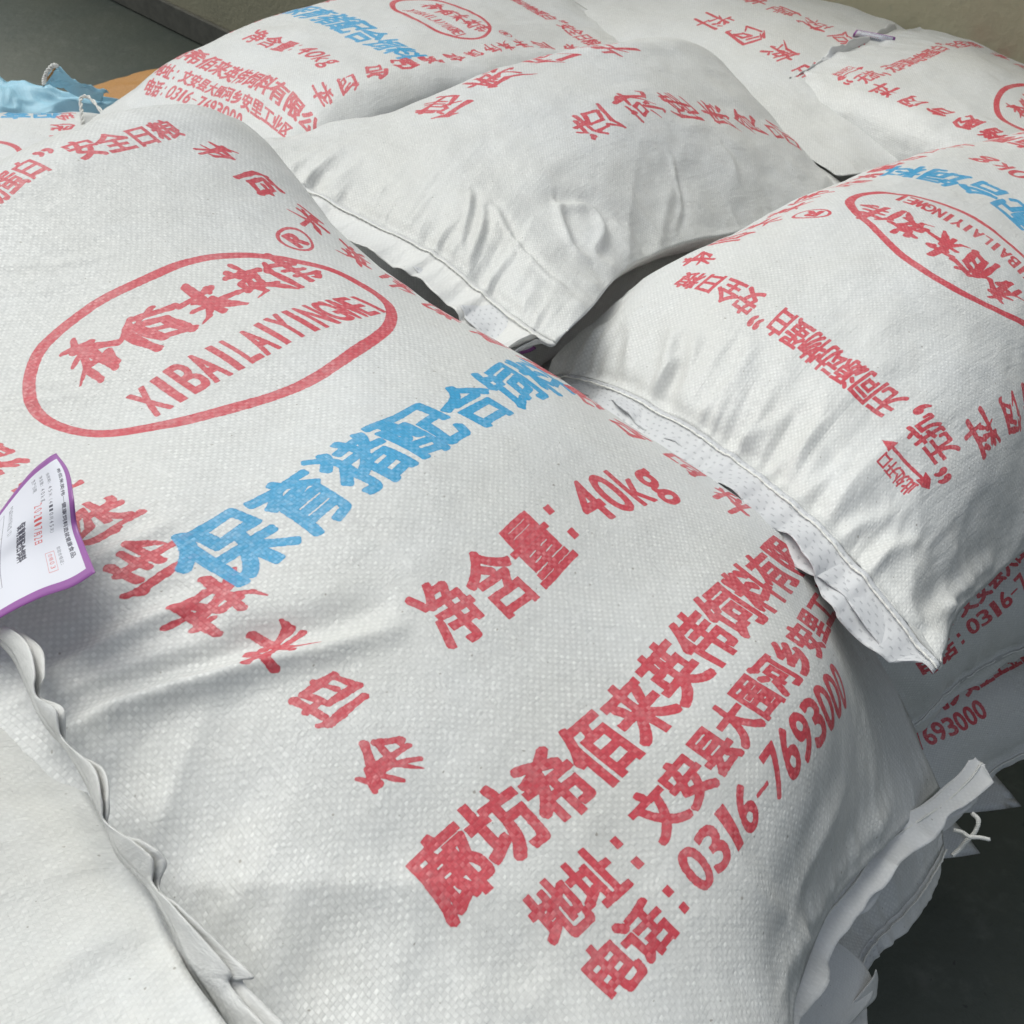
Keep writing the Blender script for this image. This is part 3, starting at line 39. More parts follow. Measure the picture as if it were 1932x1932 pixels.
 'F': ('394 1662 -255 421 1690 -252 449 1716 -249 478 1743 -247 508 1769 -245 538 1794 -244 570 1820 -244 601 1845 -244 632 1871 -246 663 1896 -249 694 1921 -253 726 1946 -258 758 1971 -263 790 1996 -269 821 2021 -275 417 1631 -248 446 1658 -245 475 1685 -242 505 1712 -239 535 1738 -237 566 1763 -236 597 1789 -236 628 1814 -237 659 1840 -240 690 1865 -244 721 1890 -249 753 1915 -256 784 1939 -263 816 1964 -270 847 1989 -278 441 1600 -242 471 1627 -238 501 1654 -235 531 1680 -232 562 1706 -230 592 1732 -230 624 1757 -230 655 1783 -231 686 1808 -234 717 1833 -239 749 1858 -246 780 1883 -254 811 1907 -263 842 1931 -272 873 1956 -281 465 1569 -236 496 1596 -233 526 1622 -229 557 1649 -226 588 1675 -225 619 1700 -224 650 1726 -225 682 1751 -227 713 1777 -230 744 1802 -236 775 1826 -244 806 1850 -253 837 1875 -263 868 1899 -273 899 1923 -283 490 1538 -231 521 1564 -228 552 1591 -225 583 1617 -223 615 1642 -221 646 1668 -221 677 1694 -222 709 1719 -224 740 1744 -229 771 1769 -235 802 1794 -244 833 1818 -254 863 1842 -264 894 1866 -275 925 1891 -286 515 1507 -227 546 1533 -225 578 1559 -223 609 1584 -221 641 1610 -220 672 1636 -220 704 1661 -222 735 1687 -225 766 1712 -230 797 1737 -237 828 1761 -246 859 1785 -255 889 1810 -266 920 1834 -277 950 1858 -288 540 1475 -224 572 1501 -223 604 1526 -221 635 1552 -220 667 1577 -220 699 1603 -221 730 1628 -223 761 1654 -227 792 1679 -233 823 1704 -240 854 1728 -249 884 1753 -258 915 1777 -269 946 1801 -279 976 1825 -290 565 1443 -223 597 1469 -222 629 1494 -221 661 1519 -221 693 1545 -221 725 1570 -223 756 1596 -226 786 1621 -231 817 1646 -237 848 1671 -244 879 1695 -253 910 1720 -262 941 1744 -272 972 1768 -282 1002 1793 -292 590 1411 -222 622 1437 -222 654 1462 -222 686 1487 -222 718 1512 -223 750 1537 -226 781 1563 -230 812 1588 -235 843 1613 -242 874 1637 -249 904 1662 -257 935 1687 -266 966 1711 -275 997 1736 -285 1028 1760 -295 615 1379 -223 647 1404 -223 679 1429 -224 711 1454 -225 743 1479 -227 774 1504 -231 806 1529 -235 837 1555 -241 868 1579 -247 899 1604 -254 930 1629 -262 961 1654 -270 992 1678 -279 1023 1703 -288 1054 1727 -297 639 1346 -226 671 1372 -227 703 1397 -227 735 1422 -229 767 1447 -232 799 1471 -236 830 1496 -241 861 1521 -246 892 1546 -253 923 1571 -259 955 1596 -267 986 1620 -275 1017 1645 -283 1048 1670 -291 1079 1694 -300 664 1314 -230 696 1339 -231 727 1364 -233 759 1389 -235 791 1413 -238 823 1438 -242 854 1463 -247 886 1488 -252 917 1513 -258 948 1538 -265 979 1563 -272 1011 1587 -279 1042 1612 -287 1073 1637 -294 1105 1661 -302 688 1281 -236 720 1306 -238 752 1331 -240 784 1356 -242 815 1380 -245 847 1405 -249 879 1430 -254 910 1455 -259 942 1480 -264 973 1505 -270 1004 1529 -277 1036 1554 -284 1067 1579 -291 1099 1603 -298 1130 1628 -305 712 1248 -243 744 1273 -245 776 1298 -247 808 1322 -250 840 1347 -253 871 1372 -256 903 1397 -261 935 1422 -265 966 1446 -270 998 1471 -276 1029 1496 -282 1061 1521 -288 1092 1546 -294 1124 1570 -301 1155 1595 -308 736 1215 -252 768 1240 -254 800 1265 -256 832 1289 -258 864 1314 -261 896 1339 -264 927 1364 -268 959 1388 -272 991 1413 -276 1022 1438 -281 1054 1463 -287 1085 1488 -292 1117 1512 -298 1149 1537 -304 1180 1562 -311 759 1182 -261 792 1207 -262 824 1232 -264 856 1256 -267 888 1281 -269 920 1306 -272 952 1330 -275 983 1355 -278 1015 1380 -283 1047 1405 -287 1079 1430 -292 1110 1454 -297 1142 1479 -302 1174 1504 -308 1206 1529 -313 783 1150 -270 815 1174 -272 848 1199 -273 880 1223 -275 912 1248 -277 944 1273 -279 976 1297 -282 1008 1322 -285 1040 1347 -289 1072 1372 -293 1103 1396 -297 1135 1421 -301 1167 1446 -306 1199 1471 -311 1231 1495 -316 807 1117 -280 839 1141 -281 872 1166 -282 904 1190 -284 936 1215 -285 968 1240 -287 1000 1264 -289 1032 1289 -292 1064 1314 -295 1096 1338 -298 1128 1363 -302 1160 1388 -306 1192 1413 -310 1224 1437 -314 1256 1462 -319 831 1084 -290 863 1109 -290 896 1133 -291 928 1157 -292 960 1182 -293 992 1207 -295 1025 1231 -297 1057 1256 -299 1089 1281 -301 1121 1305 -304 1153 1330 -307 1185 1355 -310 1217 1380 -314 1249 1404 -318 1281 1429 -322 855 1051 -299 887 1076 -300 920 1100 -300 952 1125 -301 984 1149 -302 1017 1174 -303 1049 1198 -304 1081 1223 -305 1113 1248 -307 1146 1272 -310 1178 1297 -312 1210 1322 -315 1242 1346 -318 1274 1371 -321 1306 1396 -324 879 1019 -309 911 1043 -309 944 1067 -309 976 1092 -310 1009 1116 -310 1041 1141 -310 1073 1165 -311 1106 1190 -312 1138 1214 -314 1170 1239 -315 1202 1264 -317 1235 1289 -320 1267 1313 -322 1299 1338 -325 1331 1363 -327 903 986 -319 935 1010 -319 968 1035 -318 1001 1059 -318 1033 1083 -318 1066 1108 -318 1098 1132 -319 1130 1157 -319 1163 1181 -320 1195 1206 -321 1227 1231 -323 1260 1255 -325 1292 1280 -326 1324 1305 -328 1356 1329 -330 927 954 -329 960 978 -328 992 1002 -328 1025 1026 -327 1057 1051 -327 1090 1075 -326 1122 1100 -326 1155 1124 -326 1187 1149 -327 1220 1173 -327 1252 1198 -328 1284 1222 -329 1317 1247 -331 1349 1272 -332 1381 1296 -333 951 921 -339 984 945 -338 1016 969 -337 1049 994 -336 1082 1018 -335 1114 1042 -334 1147 1067 -334 1179 1091 -334 1212 1116 -334 1244 1140 -334 1277 1165 -334 1309 1189 -334 1342 1214 -335 1374 1238 -336 1406 1263 -336 975 889 -349 1008 913 -347 1041 937 -346 1073 961 -345 1106 985 -344 1139 1010 -342 1171 1034 -342 1204 1058 -341 1237 1083 -340 1269 1107 -340 1302 1132 -340 1334 1156 -339 1367 1181 -339 1399 1205 -339 1431 1230 -340',
  '-4 5 -7 8 -11 10 -12 11 -11 11 -9 9 -9 9 -13 11 -22 16 -33 22 -42 26 -45 27 -40 24 -30 17 -18 10 -6 7 -11 12 -16 16 -19 18 -17 16 -14 14 -14 14 -20 17 -34 24 -51 33 -65 41 -70 42 -62 36 -46 26 -28 16 -6 8 -12 13 -18 18 -22 21 -21 20 -18 17 -18 17 -26 21 -43 30 -65 42 -82 51 -87 52 -77 45 -57 32 -34 19 -2 6 -7 11 -13 16 -18 18 -19 17 -18 14 -20 14 -29 19 -46 29 -67 41 -83 51 -88 52 -78 45 -57 32 -34 19 3 3 2 5 -3 8 -9 9 -14 7 -18 5 -22 6 -30 11 -42 21 -57 32 -69 40 -72 42 -63 36 -46 26 -28 16 9 -1 11 0 8 -1 0 -2 -11 -5 -20 -8 -27 -7 -32 -2 -38 7 -44 17 -48 25 -48 27 -41 24 -30 17 -18 10 12 -2 15 -3 13 -6 2 -9 -13 -15 -28 -19 -37 -20 -38 -15 -35 -6 -32 4 -30 11 -27 13 -22 12 -16 9 -10 5 12 -1 14 -2 11 -5 -2 -10 -20 -17 -37 -24 -45 -26 -43 -22 -34 -14 -25 -5 -18 1 -14 4 -10 5 -7 4 -4 2 8 2 9 3 4 2 -9 -2 -27 -11 -42 -20 -48 -24 -43 -22 -32 -16 -20 -8 -11 -3 -7 0 -4 1 -3 1 -1 1 4 5 2 9 -5 11 -16 9 -30 2 -41 -8 -43 -15 -36 -16 -25 -12 -15 -7 -7 -3 -3 -1 -2 0 -1 0 0 0 -1 8 -4 13 -11 18 -20 18 -29 13 -33 4 -32 -4 -26 -8 -17 -7 -10 -4 -4 -2 -2 -1 -1 0 0 0 0 0 -3 8 -7 14 -13 19 -19 21 -23 18 -24 10 -21 3 -16 -1 -10 -3 -5 -2 -2 -1 -1 0 0 0 0 0 0 0 -3 6 -7 11 -11 15 -14 17 -16 15 -15 10 -12 5 -8 1 -5 0 -2 -1 -1 0 0 0 0 0 0 0 0 0 -2 4 -4 7 -7 10 -9 11 -9 10 -8 7 -6 4 -4 2 -2 0 -1 0 0 0 0 0 0 0 0 0 0 0 -1 2 -2 3 -3 5 -4 5 -4 5 -4 4 -2 2 -1 1 -1 0 0 0 0 0 0 0 0 0 0 0 0 0 -1 1 -1 1 -1 2 -2 2 -2 2 -1 1 -1 1 0 0 0 0 0 0 0 0 0 0 0 0 0 0 0 0 0 0 0 0 0 1 -1 1 0 1 0 0 0 0 0 0 0 0 0 0 0 0 0 0 0 0 0 0 0 0 0 0 0 0 0 0 0 0 0 0 0 0 0 0 0 0 0 0 0 0 0 0 0 0 0 0 0 0 0 0 0 0 0 0 0 0 0 0 0 0 0 0 0 0 0 0 0 0 0 0 0 0 0 0 0 0 0 0 0 0 0 0 0 0 0 0 0 0 0 0 0 0 0 0 0 0 0 0 0 0 0 0 0 0 0 0 0 0 0 0 0 0 0 0 0 0 0 0 0 0 0 0 0 0 0 0 0 0 0 0 0 0 0 0 0 0 0 0 0 0 0 0 0 0 0 0 0 0 0 0 0 0 0 0 0 0 0 0 0 0 0 0 0 0 0 0 0 0 0 0 0 0 0 0 0 0 0 0 0 0 0 0 0 0 0 0 0 0 0 0 0 0 0 0 0 0 0 0 0 0 0 0 0 0 0 0 0 0 0 0 0 0 0 0 0 0 0 0 0 0 0 0 0 0 0 0 0 0 0 0 0 0 0 0 0 0 0 0 0 0 0 0 0 0 0 0 0 0 0 0 0 0 0 0 0 0 0 0 0 0'),
 'G': ('-297 1028 -280 -269 1058 -278 -241 1087 -276 -213 1117 -275 -185 1146 -273 -157 1176 -271 -129 1205 -270 -101 1234 -268 -73 1264 -267 -44 1293 -266 -16 1323 -265 12 1352 -265 40 1381 -264 69 1411 -264 97 1440 -263 -268 1000 -272 -240 1029 -271 -212 1059 -269 -183 1088 -268 -155 1117 -266 -127 1147 -265 -99 1176 -264 -71 1206 -263 -43 1235 -263 -15 1264 -262 14 1294 -262 42 1323 -262 70 1352 -263 98 1382 -263 127 1411 -263 -238 971 -264 -210 1001 -263 -182 1030 -262 -154 1059 -261 -126 1089 -260 -98 1118 -259 -70 1148 -259 -41 1177 -258 -13 1206 -258 15 1236 -259 43 1265 -259 71 1294 -260 100 1323 -261 128 1353 -262 156 1382 -263 -209 943 -256 -181 972 -256 -153 1002 -255 -125 1031 -254 -96 1060 -254 -68 1090 -253 -40 1119 -253 -12 1148 -254 16 1177 -254 45 1207 -255 73 1236 -256 101 1265 -258 129 1294 -259 158 1324 -261 186 1353 -263 -180 914 -248 -152 944 -248 -123 973 -248 -95 1002 -247 -67 1032 -247 -39 1061 -248 -11 1090 -248 18 1119 -249 46 1149 -250 74 1178 -252 102 1207 -253 131 1236 -255 159 1265 -258 187 1295 -260 216 1324 -262 -151 886 -240 -122 915 -241 -94 945 -241 -66 974 -241 -38 1003 -241 -9 1032 -242 19 1061 -243 47 1091 -244 75 1120 -246 104 1149 -248 132 1178 -251 160 1207 -253 188 1237 -256 217 1266 -259 245 1295 -262 -122 858 -233 -93 887 -233 -65 916 -234 -36 945 -234 -8 974 -235 20 1004 -237 48 1033 -238 77 1062 -240 105 1091 -242 133 1120 -245 161 1149 -248 190 1178 -251 218 1208 -255 246 1237 -259 274 1266 -262 -92 829 -225 -64 859 -226 -35 888 -227 -7 917 -228 21 946 -229 50 975 -231 78 1004 -233 106 1033 -236 134 1062 -239 163 1091 -242 191 1120 -246 219 1150 -250 247 1179 -254 275 1208 -258 304 1237 -263 -63 801 -217 -35 830 -219 -6 859 -220 22 888 -222 51 917 -224 79 946 -226 107 975 -229 136 1004 -232 164 1033 -235 192 1062 -239 220 1092 -243 248 1121 -248 277 1150 -253 305 1179 -258 333 1208 -263 -34 773 -210 -5 802 -212 23 831 -214 52 860 -216 80 889 -219 109 918 -221 137 947 -225 165 976 -228 193 1005 -232 222 1034 -237 250 1063 -241 278 1092 -247 306 1121 -252 334 1150 -258 362 1179 -263 -5 745 -203 24 773 -205 53 802 -208 81 831 -211 110 860 -214 138 889 -217 166 918 -221 195 947 -225 223 976 -229 251 1005 -234 279 1034 -239 307 1063 -245 335 1092 -251 363 1121 -257 391 1150 -264 25 716 -197 53 745 -200 82 774 -203 111 803 -206 139 831 -209 168 860 -213 196 889 -217 224 918 -221 252 947 -226 280 976 -232 308 1005 -238 336 1034 -244 364 1063 -251 392 1092 -258 420 1121 -265 54 688 -193 83 717 -196 111 745 -199 140 774 -202 169 803 -206 197 831 -210 226 860 -214 254 889 -219 282 918 -224 310 947 -230 338 976 -237 365 1005 -243 393 1034 -251 421 1063 -258 448 1092 -266 83 659 -191 112 688 -194 141 717 -197 169 745 -200 198 774 -203 227 803 -207 255 832 -212 283 861 -217 311 890 -223 339 919 -229 367 948 -236 395 977 -243 422 1005 -251 450 1034 -259 477 1063 -267 111 631 -191 141 660 -194 170 688 -197 199 717 -199 228 745 -203 256 774 -206 285 803 -211 313 832 -216 341 861 -222 369 890 -228 396 919 -236 424 948 -243 451 977 -252 479 1006 -260 506 1035 -269 139 604 -195 169 632 -197 198 660 -199 228 688 -201 257 717 -204 286 745 -207 314 774 -211 343 803 -216 370 832 -222 398 862 -229 426 891 -236 453 920 -244 481 949 -253 508 978 -262 535 1007 -271 167 577 -204 197 605 -204 227 632 -205 256 660 -206 286 688 -208 315 717 -210 344 746 -214 372 775 -218 400 804 -224 428 834 -231 455 863 -238 483 892 -247 510 921 -255 538 950 -264 565 979 -273 193 553 -217 223 579 -216 254 606 -214 285 633 -214 315 661 -214 344 689 -216 373 718 -219 401 747 -223 429 777 -228 457 806 -235 484 836 -242 512 865 -250 540 894 -259 567 923 -267 595 951 -276 217 531 -236 249 557 -232 280 582 -229 311 608 -226 342 635 -225 372 662 -226 402 691 -227 430 720 -231 458 750 -235 486 780 -241 513 809 -248 541 838 -255 569 867 -263 597 895 -271 625 924 -279 240 514 -259 272 538 -253 305 562 -248 337 586 -244 369 611 -241 400 638 -240 429 666 -240 458 695 -242 486 725 -245 514 755 -250 542 784 -256 570 812 -262 599 840 -269 627 868 -276 656 896 -283 261 502 -287 294 524 -279 327 547 -272 360 569 -266 393 593 -262 425 617 -259 455 644 -257 484 673 -258 512 703 -260 541 732 -263 570 760 -267 599 787 -272 628 814 -276 657 841 -281 686 868 -286 281 494 -318 314 516 -309 347 538 -300 380 560 -293 413 582 -287 446 605 -282 477 630 -279 507 657 -278 537 684 -278 567 710 -279 597 736 -281 627 761 -283 657 787 -285 687 813 -287 716 839 -288 301 490 -351 332 513 -341 364 536 -332 397 558 -324 429 580 -317 462 602 -311 495 624 -307 527 647 -304 559 669 -301 591 691 -300 623 713 -298 654 736 -297 685 759 -295 715 784 -293 746 809 -291 320 488 -385 349 514 -374 379 540 -364 410 564 -356 442 586 -349 475 606 -343 508 625 -338 543 641 -333 578 657 -328 613 672 -323 647 690 -317 680 710 -311 712 731 -305 744 755 -299 774 779 -293 340 487 -419 365 517 -408 392 546 -397 421 573 -388 452 595 -382 485 614 -376 519 629 -370 556 640 -364 596 646 -357 635 654 -348 671 667 -338 706 683 -327 740 703 -316 771 725 -306 803 748 -296',
  '0 0 0 0 0 0 0 0 0 0 0 0 0 0 0 0 0 0 0 0 0 0 0 0 0 0 0 0 0 0 0 0 0 0 0 0 0 0 0 0 0 0 0 0 0 0 0 0 0 0 0 0 0 0 0 0 0 0 0 0 0 0 0 0 0 0 0 0 0 0 0 0 0 0 0 0 0 0 0 0 0 0 0 0 0 0 0 0 0 0 0 0 0 0 0 0 0 0 0 0 0 0 0 0 0 0 0 0 0 0 0 0 0 0 0 0 0 0 0 0 0 0 0 0 0 0 0 0 0 0 0 0 0 0 0 0 0 0 0 0 0 0 0 0 0 0 0 0 0 0 0 0 0 0 0 0 0 0 0 0 0 0 0 0 0 0 0 0 0 0 0 0 0 0 0 0 0 0 0 0 0 0 0 0 0 0 0 0 0 0 0 0 0 0 0 0 0 0 0 0 0 0 0 0 0 0 0 0 0 0 0 0 0 0 0 0 0 0 0 0 0 0 0 0 0 0 0 0 0 0 0 0 0 0 0 0 0 0 0 0 0 0 0 0 0 0 0 0 0 0 0 0 0 0 0 0 0 0 0 0 0 0 0 0 0 0 0 0 0 0 0 0 0 0 0 0 0 0 0 0 0 0 0 0 0 0 0 0 0 0 0 0 0 0 0 0 0 0 0 0 0 0 0 0 0 0 0 0 0 0 0 0 0 0 0 0 0 0 0 0 0 0 0 0 0 0 0 0 0 0 0 0 0 0 0 0 0 0 0 0 0 0 0 0 0 0 0 0 0 0 0 0 0 0 0 0 0 0 0 0 0 0 0 0 0 0 0 0 0 0 0 0 0 0 0 0 0 0 0 0 0 0 0 0 0 0 0 0 0 0 0 0 0 0 0 0 0 0 0 0 0 0 0 0 0 0 0 0 0 0 0 0 0 0 0 0 0 0 0 0 0 0 0 0 0 0 0 0 0 -1 0 -1 1 -1 0 -1 0 -1 0 0 0 0 0 0 0 0 0 0 0 0 0 1 0 1 0 0 1 0 1 -2 2 -3 2 -3 1 -3 1 -2 1 -1 0 -1 0 0 0 0 0 0 0 0 0 2 0 2 1 1 2 -1 3 -4 4 -6 4 -7 3 -7 2 -5 1 -3 1 -1 0 -1 0 0 0 0 0 0 0 4 1 5 2 4 5 0 7 -6 8 -12 8 -14 7 -13 5 -9 3 -6 1 -3 1 -1 0 0 0 0 0 0 0 8 1 10 3 8 7 1 11 -9 12 -17 12 -20 9 -19 6 -14 4 -9 2 -5 1 -2 0 -1 0 0 0 0 -1 12 0 15 3 11 8 1 12 -10 13 -18 12 -21 9 -20 6 -16 4 -10 2 -6 1 -3 0 -1 0 0 0 0 -2 14 -2 15 1 10 5 0 8 -10 9 -14 6 -15 4 -13 2 -11 1 -9 1 -5 1 -3 0 -1 0 0 0 0 -3 12 -4 11 -3 3 -1 -6 1 -11 0 -8 -3 -3 -4 -1 -4 -3 -2 -4 -1 -3 0 -2 0 -1 0 0 0 0 -4 7 -5 3 -6 -6 -6 -14 -6 -13 -8 -3 -10 6 -11 9 -8 5 -5 1 -2 -1 -1 -1 0 -1 0 0 0 0 -3 1 -5 -4 -7 -13 -8 -18 -9 -14 -11 -2 -13 8 -12 12 -9 9 -5 4 -2 1 -1 0 0 0 0 0 0 0 -2 -1 -4 -7 -5 -13 -7 -17 -8 -13 -9 -3 -10 6 -10 9 -7 7 -4 4 -2 1 -1 0 0 0 0 0 0 0'),
 'H': ('-237 1121 -452 -202 1142 -449 -168 1163 -446 -133 1184 -443 -98 1205 -441 -64 1226 -439 -29 1247 -438 5 1268 -437 40 1289 -438 75 1310 -439 109 1331 -441 144 1352 -443 178 1373 -446 213 1395 -449 247 1416 -452 -215 1086 -450 -181 1107 -445 -146 1128 -440 -112 1149 -436 -77 1170 -432 -43 1191 -430 -8 1212 -428 27 1233 -428 61 1254 -428 96 1275 -430 130 1296 -432 165 1317 -436 199 1338 -440 234 1359 -445 268 1380 -450 -194 1052 -448 -159 1073 -441 -125 1094 -435 -91 1115 -429 -56 1136 -425 -22 1157 -421 13 1178 -419 48 1199 -419 82 1220 -419 117 1241 -421 152 1262 -425 186 1283 -429 221 1303 -435 255 1324 -442 289 1345 -448 -172 1017 -447 -138 1038 -438 -104 1059 -430 -70 1080 -424 -35 1101 -418 -1 1122 -414 34 1143 -412 69 1164 -411 103 1185 -412 138 1206 -414 173 1227 -418 207 1248 -424 242 1269 -431 276 1289 -439 310 1310 -447 -150 983 -445 -116 1004 -436 -83 1025 -427 -48 1046 -419 -14 1067 -413 20 1088 -408 55 1109 -405 90 1130 -404 125 1151 -405 159 1172 -408 194 1193 -413 229 1213 -419 263 1234 -427 297 1254 -436 331 1275 -446 -129 949 -445 -95 970 -434 -61 990 -424 -27 1011 -416 7 1032 -409 41 1053 -404 76 1074 -400 111 1095 -399 146 1116 -401 181 1137 -404 215 1158 -409 250 1179 -416 284 1199 -425 318 1219 -435 352 1240 -445 -107 915 -444 -74 936 -433 -40 956 -423 -6 977 -414 28 998 -406 62 1019 -401 97 1040 -397 132 1061 -396 167 1082 -397 202 1103 -401 236 1123 -406 271 1144 -414 305 1164 -423 338 1185 -434 372 1205 -445 -86 882 -445 -53 902 -433 -19 922 -422 15 943 -413 49 964 -405 83 984 -399 118 1005 -396 153 1026 -394 188 1047 -396 223 1068 -399 257 1089 -405 291 1109 -413 325 1130 -423 359 1150 -434 392 1170 -446 -66 848 -445 -32 868 -433 1 888 -422 35 909 -412 70 929 -404 104 950 -398 139 971 -395 174 992 -394 209 1013 -395 243 1034 -399 278 1054 -405 312 1075 -413 346 1095 -423 379 1115 -434 413 1136 -446 -45 815 -446 -12 835 -434 22 855 -423 56 875 -413 90 895 -405 125 916 -399 159 937 -395 194 958 -394 229 978 -395 264 999 -399 298 1020 -405 333 1041 -413 366 1061 -424 400 1081 -435 433 1101 -447 -25 781 -448 9 801 -436 42 821 -424 76 841 -414 111 861 -405 145 882 -399 180 903 -395 215 923 -394 250 944 -395 284 965 -399 319 986 -406 353 1006 -414 387 1027 -424 420 1047 -436 453 1067 -448 -5 748 -449 29 768 -437 62 788 -425 96 808 -415 131 828 -406 165 848 -400 200 869 -396 235 889 -395 270 910 -396 305 931 -400 339 951 -406 373 972 -415 407 993 -425 440 1013 -437 473 1033 -449 15 716 -452 49 735 -439 82 755 -427 116 774 -416 151 794 -407 185 814 -401 220 835 -397 255 855 -395 290 876 -397 325 897 -401 360 917 -407 394 938 -415 427 959 -426 460 979 -438 493 1000 -450 35 683 -454 68 702 -441 102 722 -429 136 741 -418 171 761 -408 205 781 -402 240 801 -397 276 821 -396 311 842 -397 345 863 -401 380 883 -407 414 904 -416 447 925 -427 480 946 -439 513 966 -451 55 651 -457 88 670 -443 122 689 -430 156 708 -419 190 728 -410 225 748 -402 261 768 -398 296 788 -396 331 808 -397 366 829 -401 400 850 -408 434 871 -417 468 892 -427 500 912 -439 533 933 -452 74 618 -460 108 638 -446 141 657 -433 175 676 -421 210 695 -411 245 715 -403 281 735 -399 316 755 -397 352 775 -398 387 796 -402 421 817 -408 455 837 -417 488 859 -428 521 880 -440 553 901 -453 94 587 -464 128 606 -449 161 625 -435 195 644 -423 230 663 -413 265 683 -405 301 702 -400 337 722 -398 372 742 -399 407 763 -403 442 784 -410 476 805 -418 509 826 -429 542 847 -442 574 869 -454 115 555 -467 148 575 -453 181 594 -439 215 613 -426 250 632 -416 285 651 -408 321 670 -403 357 690 -401 393 710 -402 429 730 -406 463 751 -412 497 773 -421 530 794 -431 563 816 -444 595 837 -456 136 525 -471 168 545 -456 202 565 -443 236 584 -430 270 603 -420 306 622 -413 342 640 -408 378 659 -406 414 678 -407 450 699 -411 484 720 -417 518 742 -425 551 763 -435 584 785 -447 617 807 -459 158 495 -473 190 516 -460 223 537 -448 257 557 -436 292 576 -427 327 594 -421 363 612 -417 399 630 -415 435 649 -416 471 669 -419 505 690 -424 539 712 -431 573 734 -441 606 755 -452 639 777 -463 183 468 -474 214 490 -463 247 512 -453 280 533 -444 314 552 -437 349 570 -432 384 586 -430 420 603 -429 455 621 -430 490 641 -432 525 663 -436 560 684 -441 594 705 -449 628 726 -459 662 747 -469 210 443 -470 241 467 -465 272 490 -459 304 511 -455 337 531 -451 371 549 -448 405 566 -447 440 581 -448 474 598 -449 509 619 -450 544 640 -452 579 660 -456 615 679 -462 650 698 -469 685 716 -476 240 423 -463 269 447 -464 299 470 -466 329 492 -467 361 513 -468 393 532 -468 425 550 -470 458 568 -471 492 585 -472 526 604 -473 561 623 -474 597 640 -475 634 655 -478 670 669 -481 707 684 -484 272 407 -452 300 430 -462 327 453 -471 355 475 -480 384 497 -487 414 518 -492 445 539 -495 476 559 -497 508 579 -498 541 598 -499 576 612 -500 613 623 -499 651 632 -498 689 641 -496 727 650 -494 306 396 -438 331 415 -458 356 437 -477 381 460 -493 407 482 -508 434 506 -517 463 529 -522 494 554 -525 523 577 -527 554 596 -529 588 607 -529 627 609 -526 668 609 -520 707 611 -512 746 615 -503',
  ''),
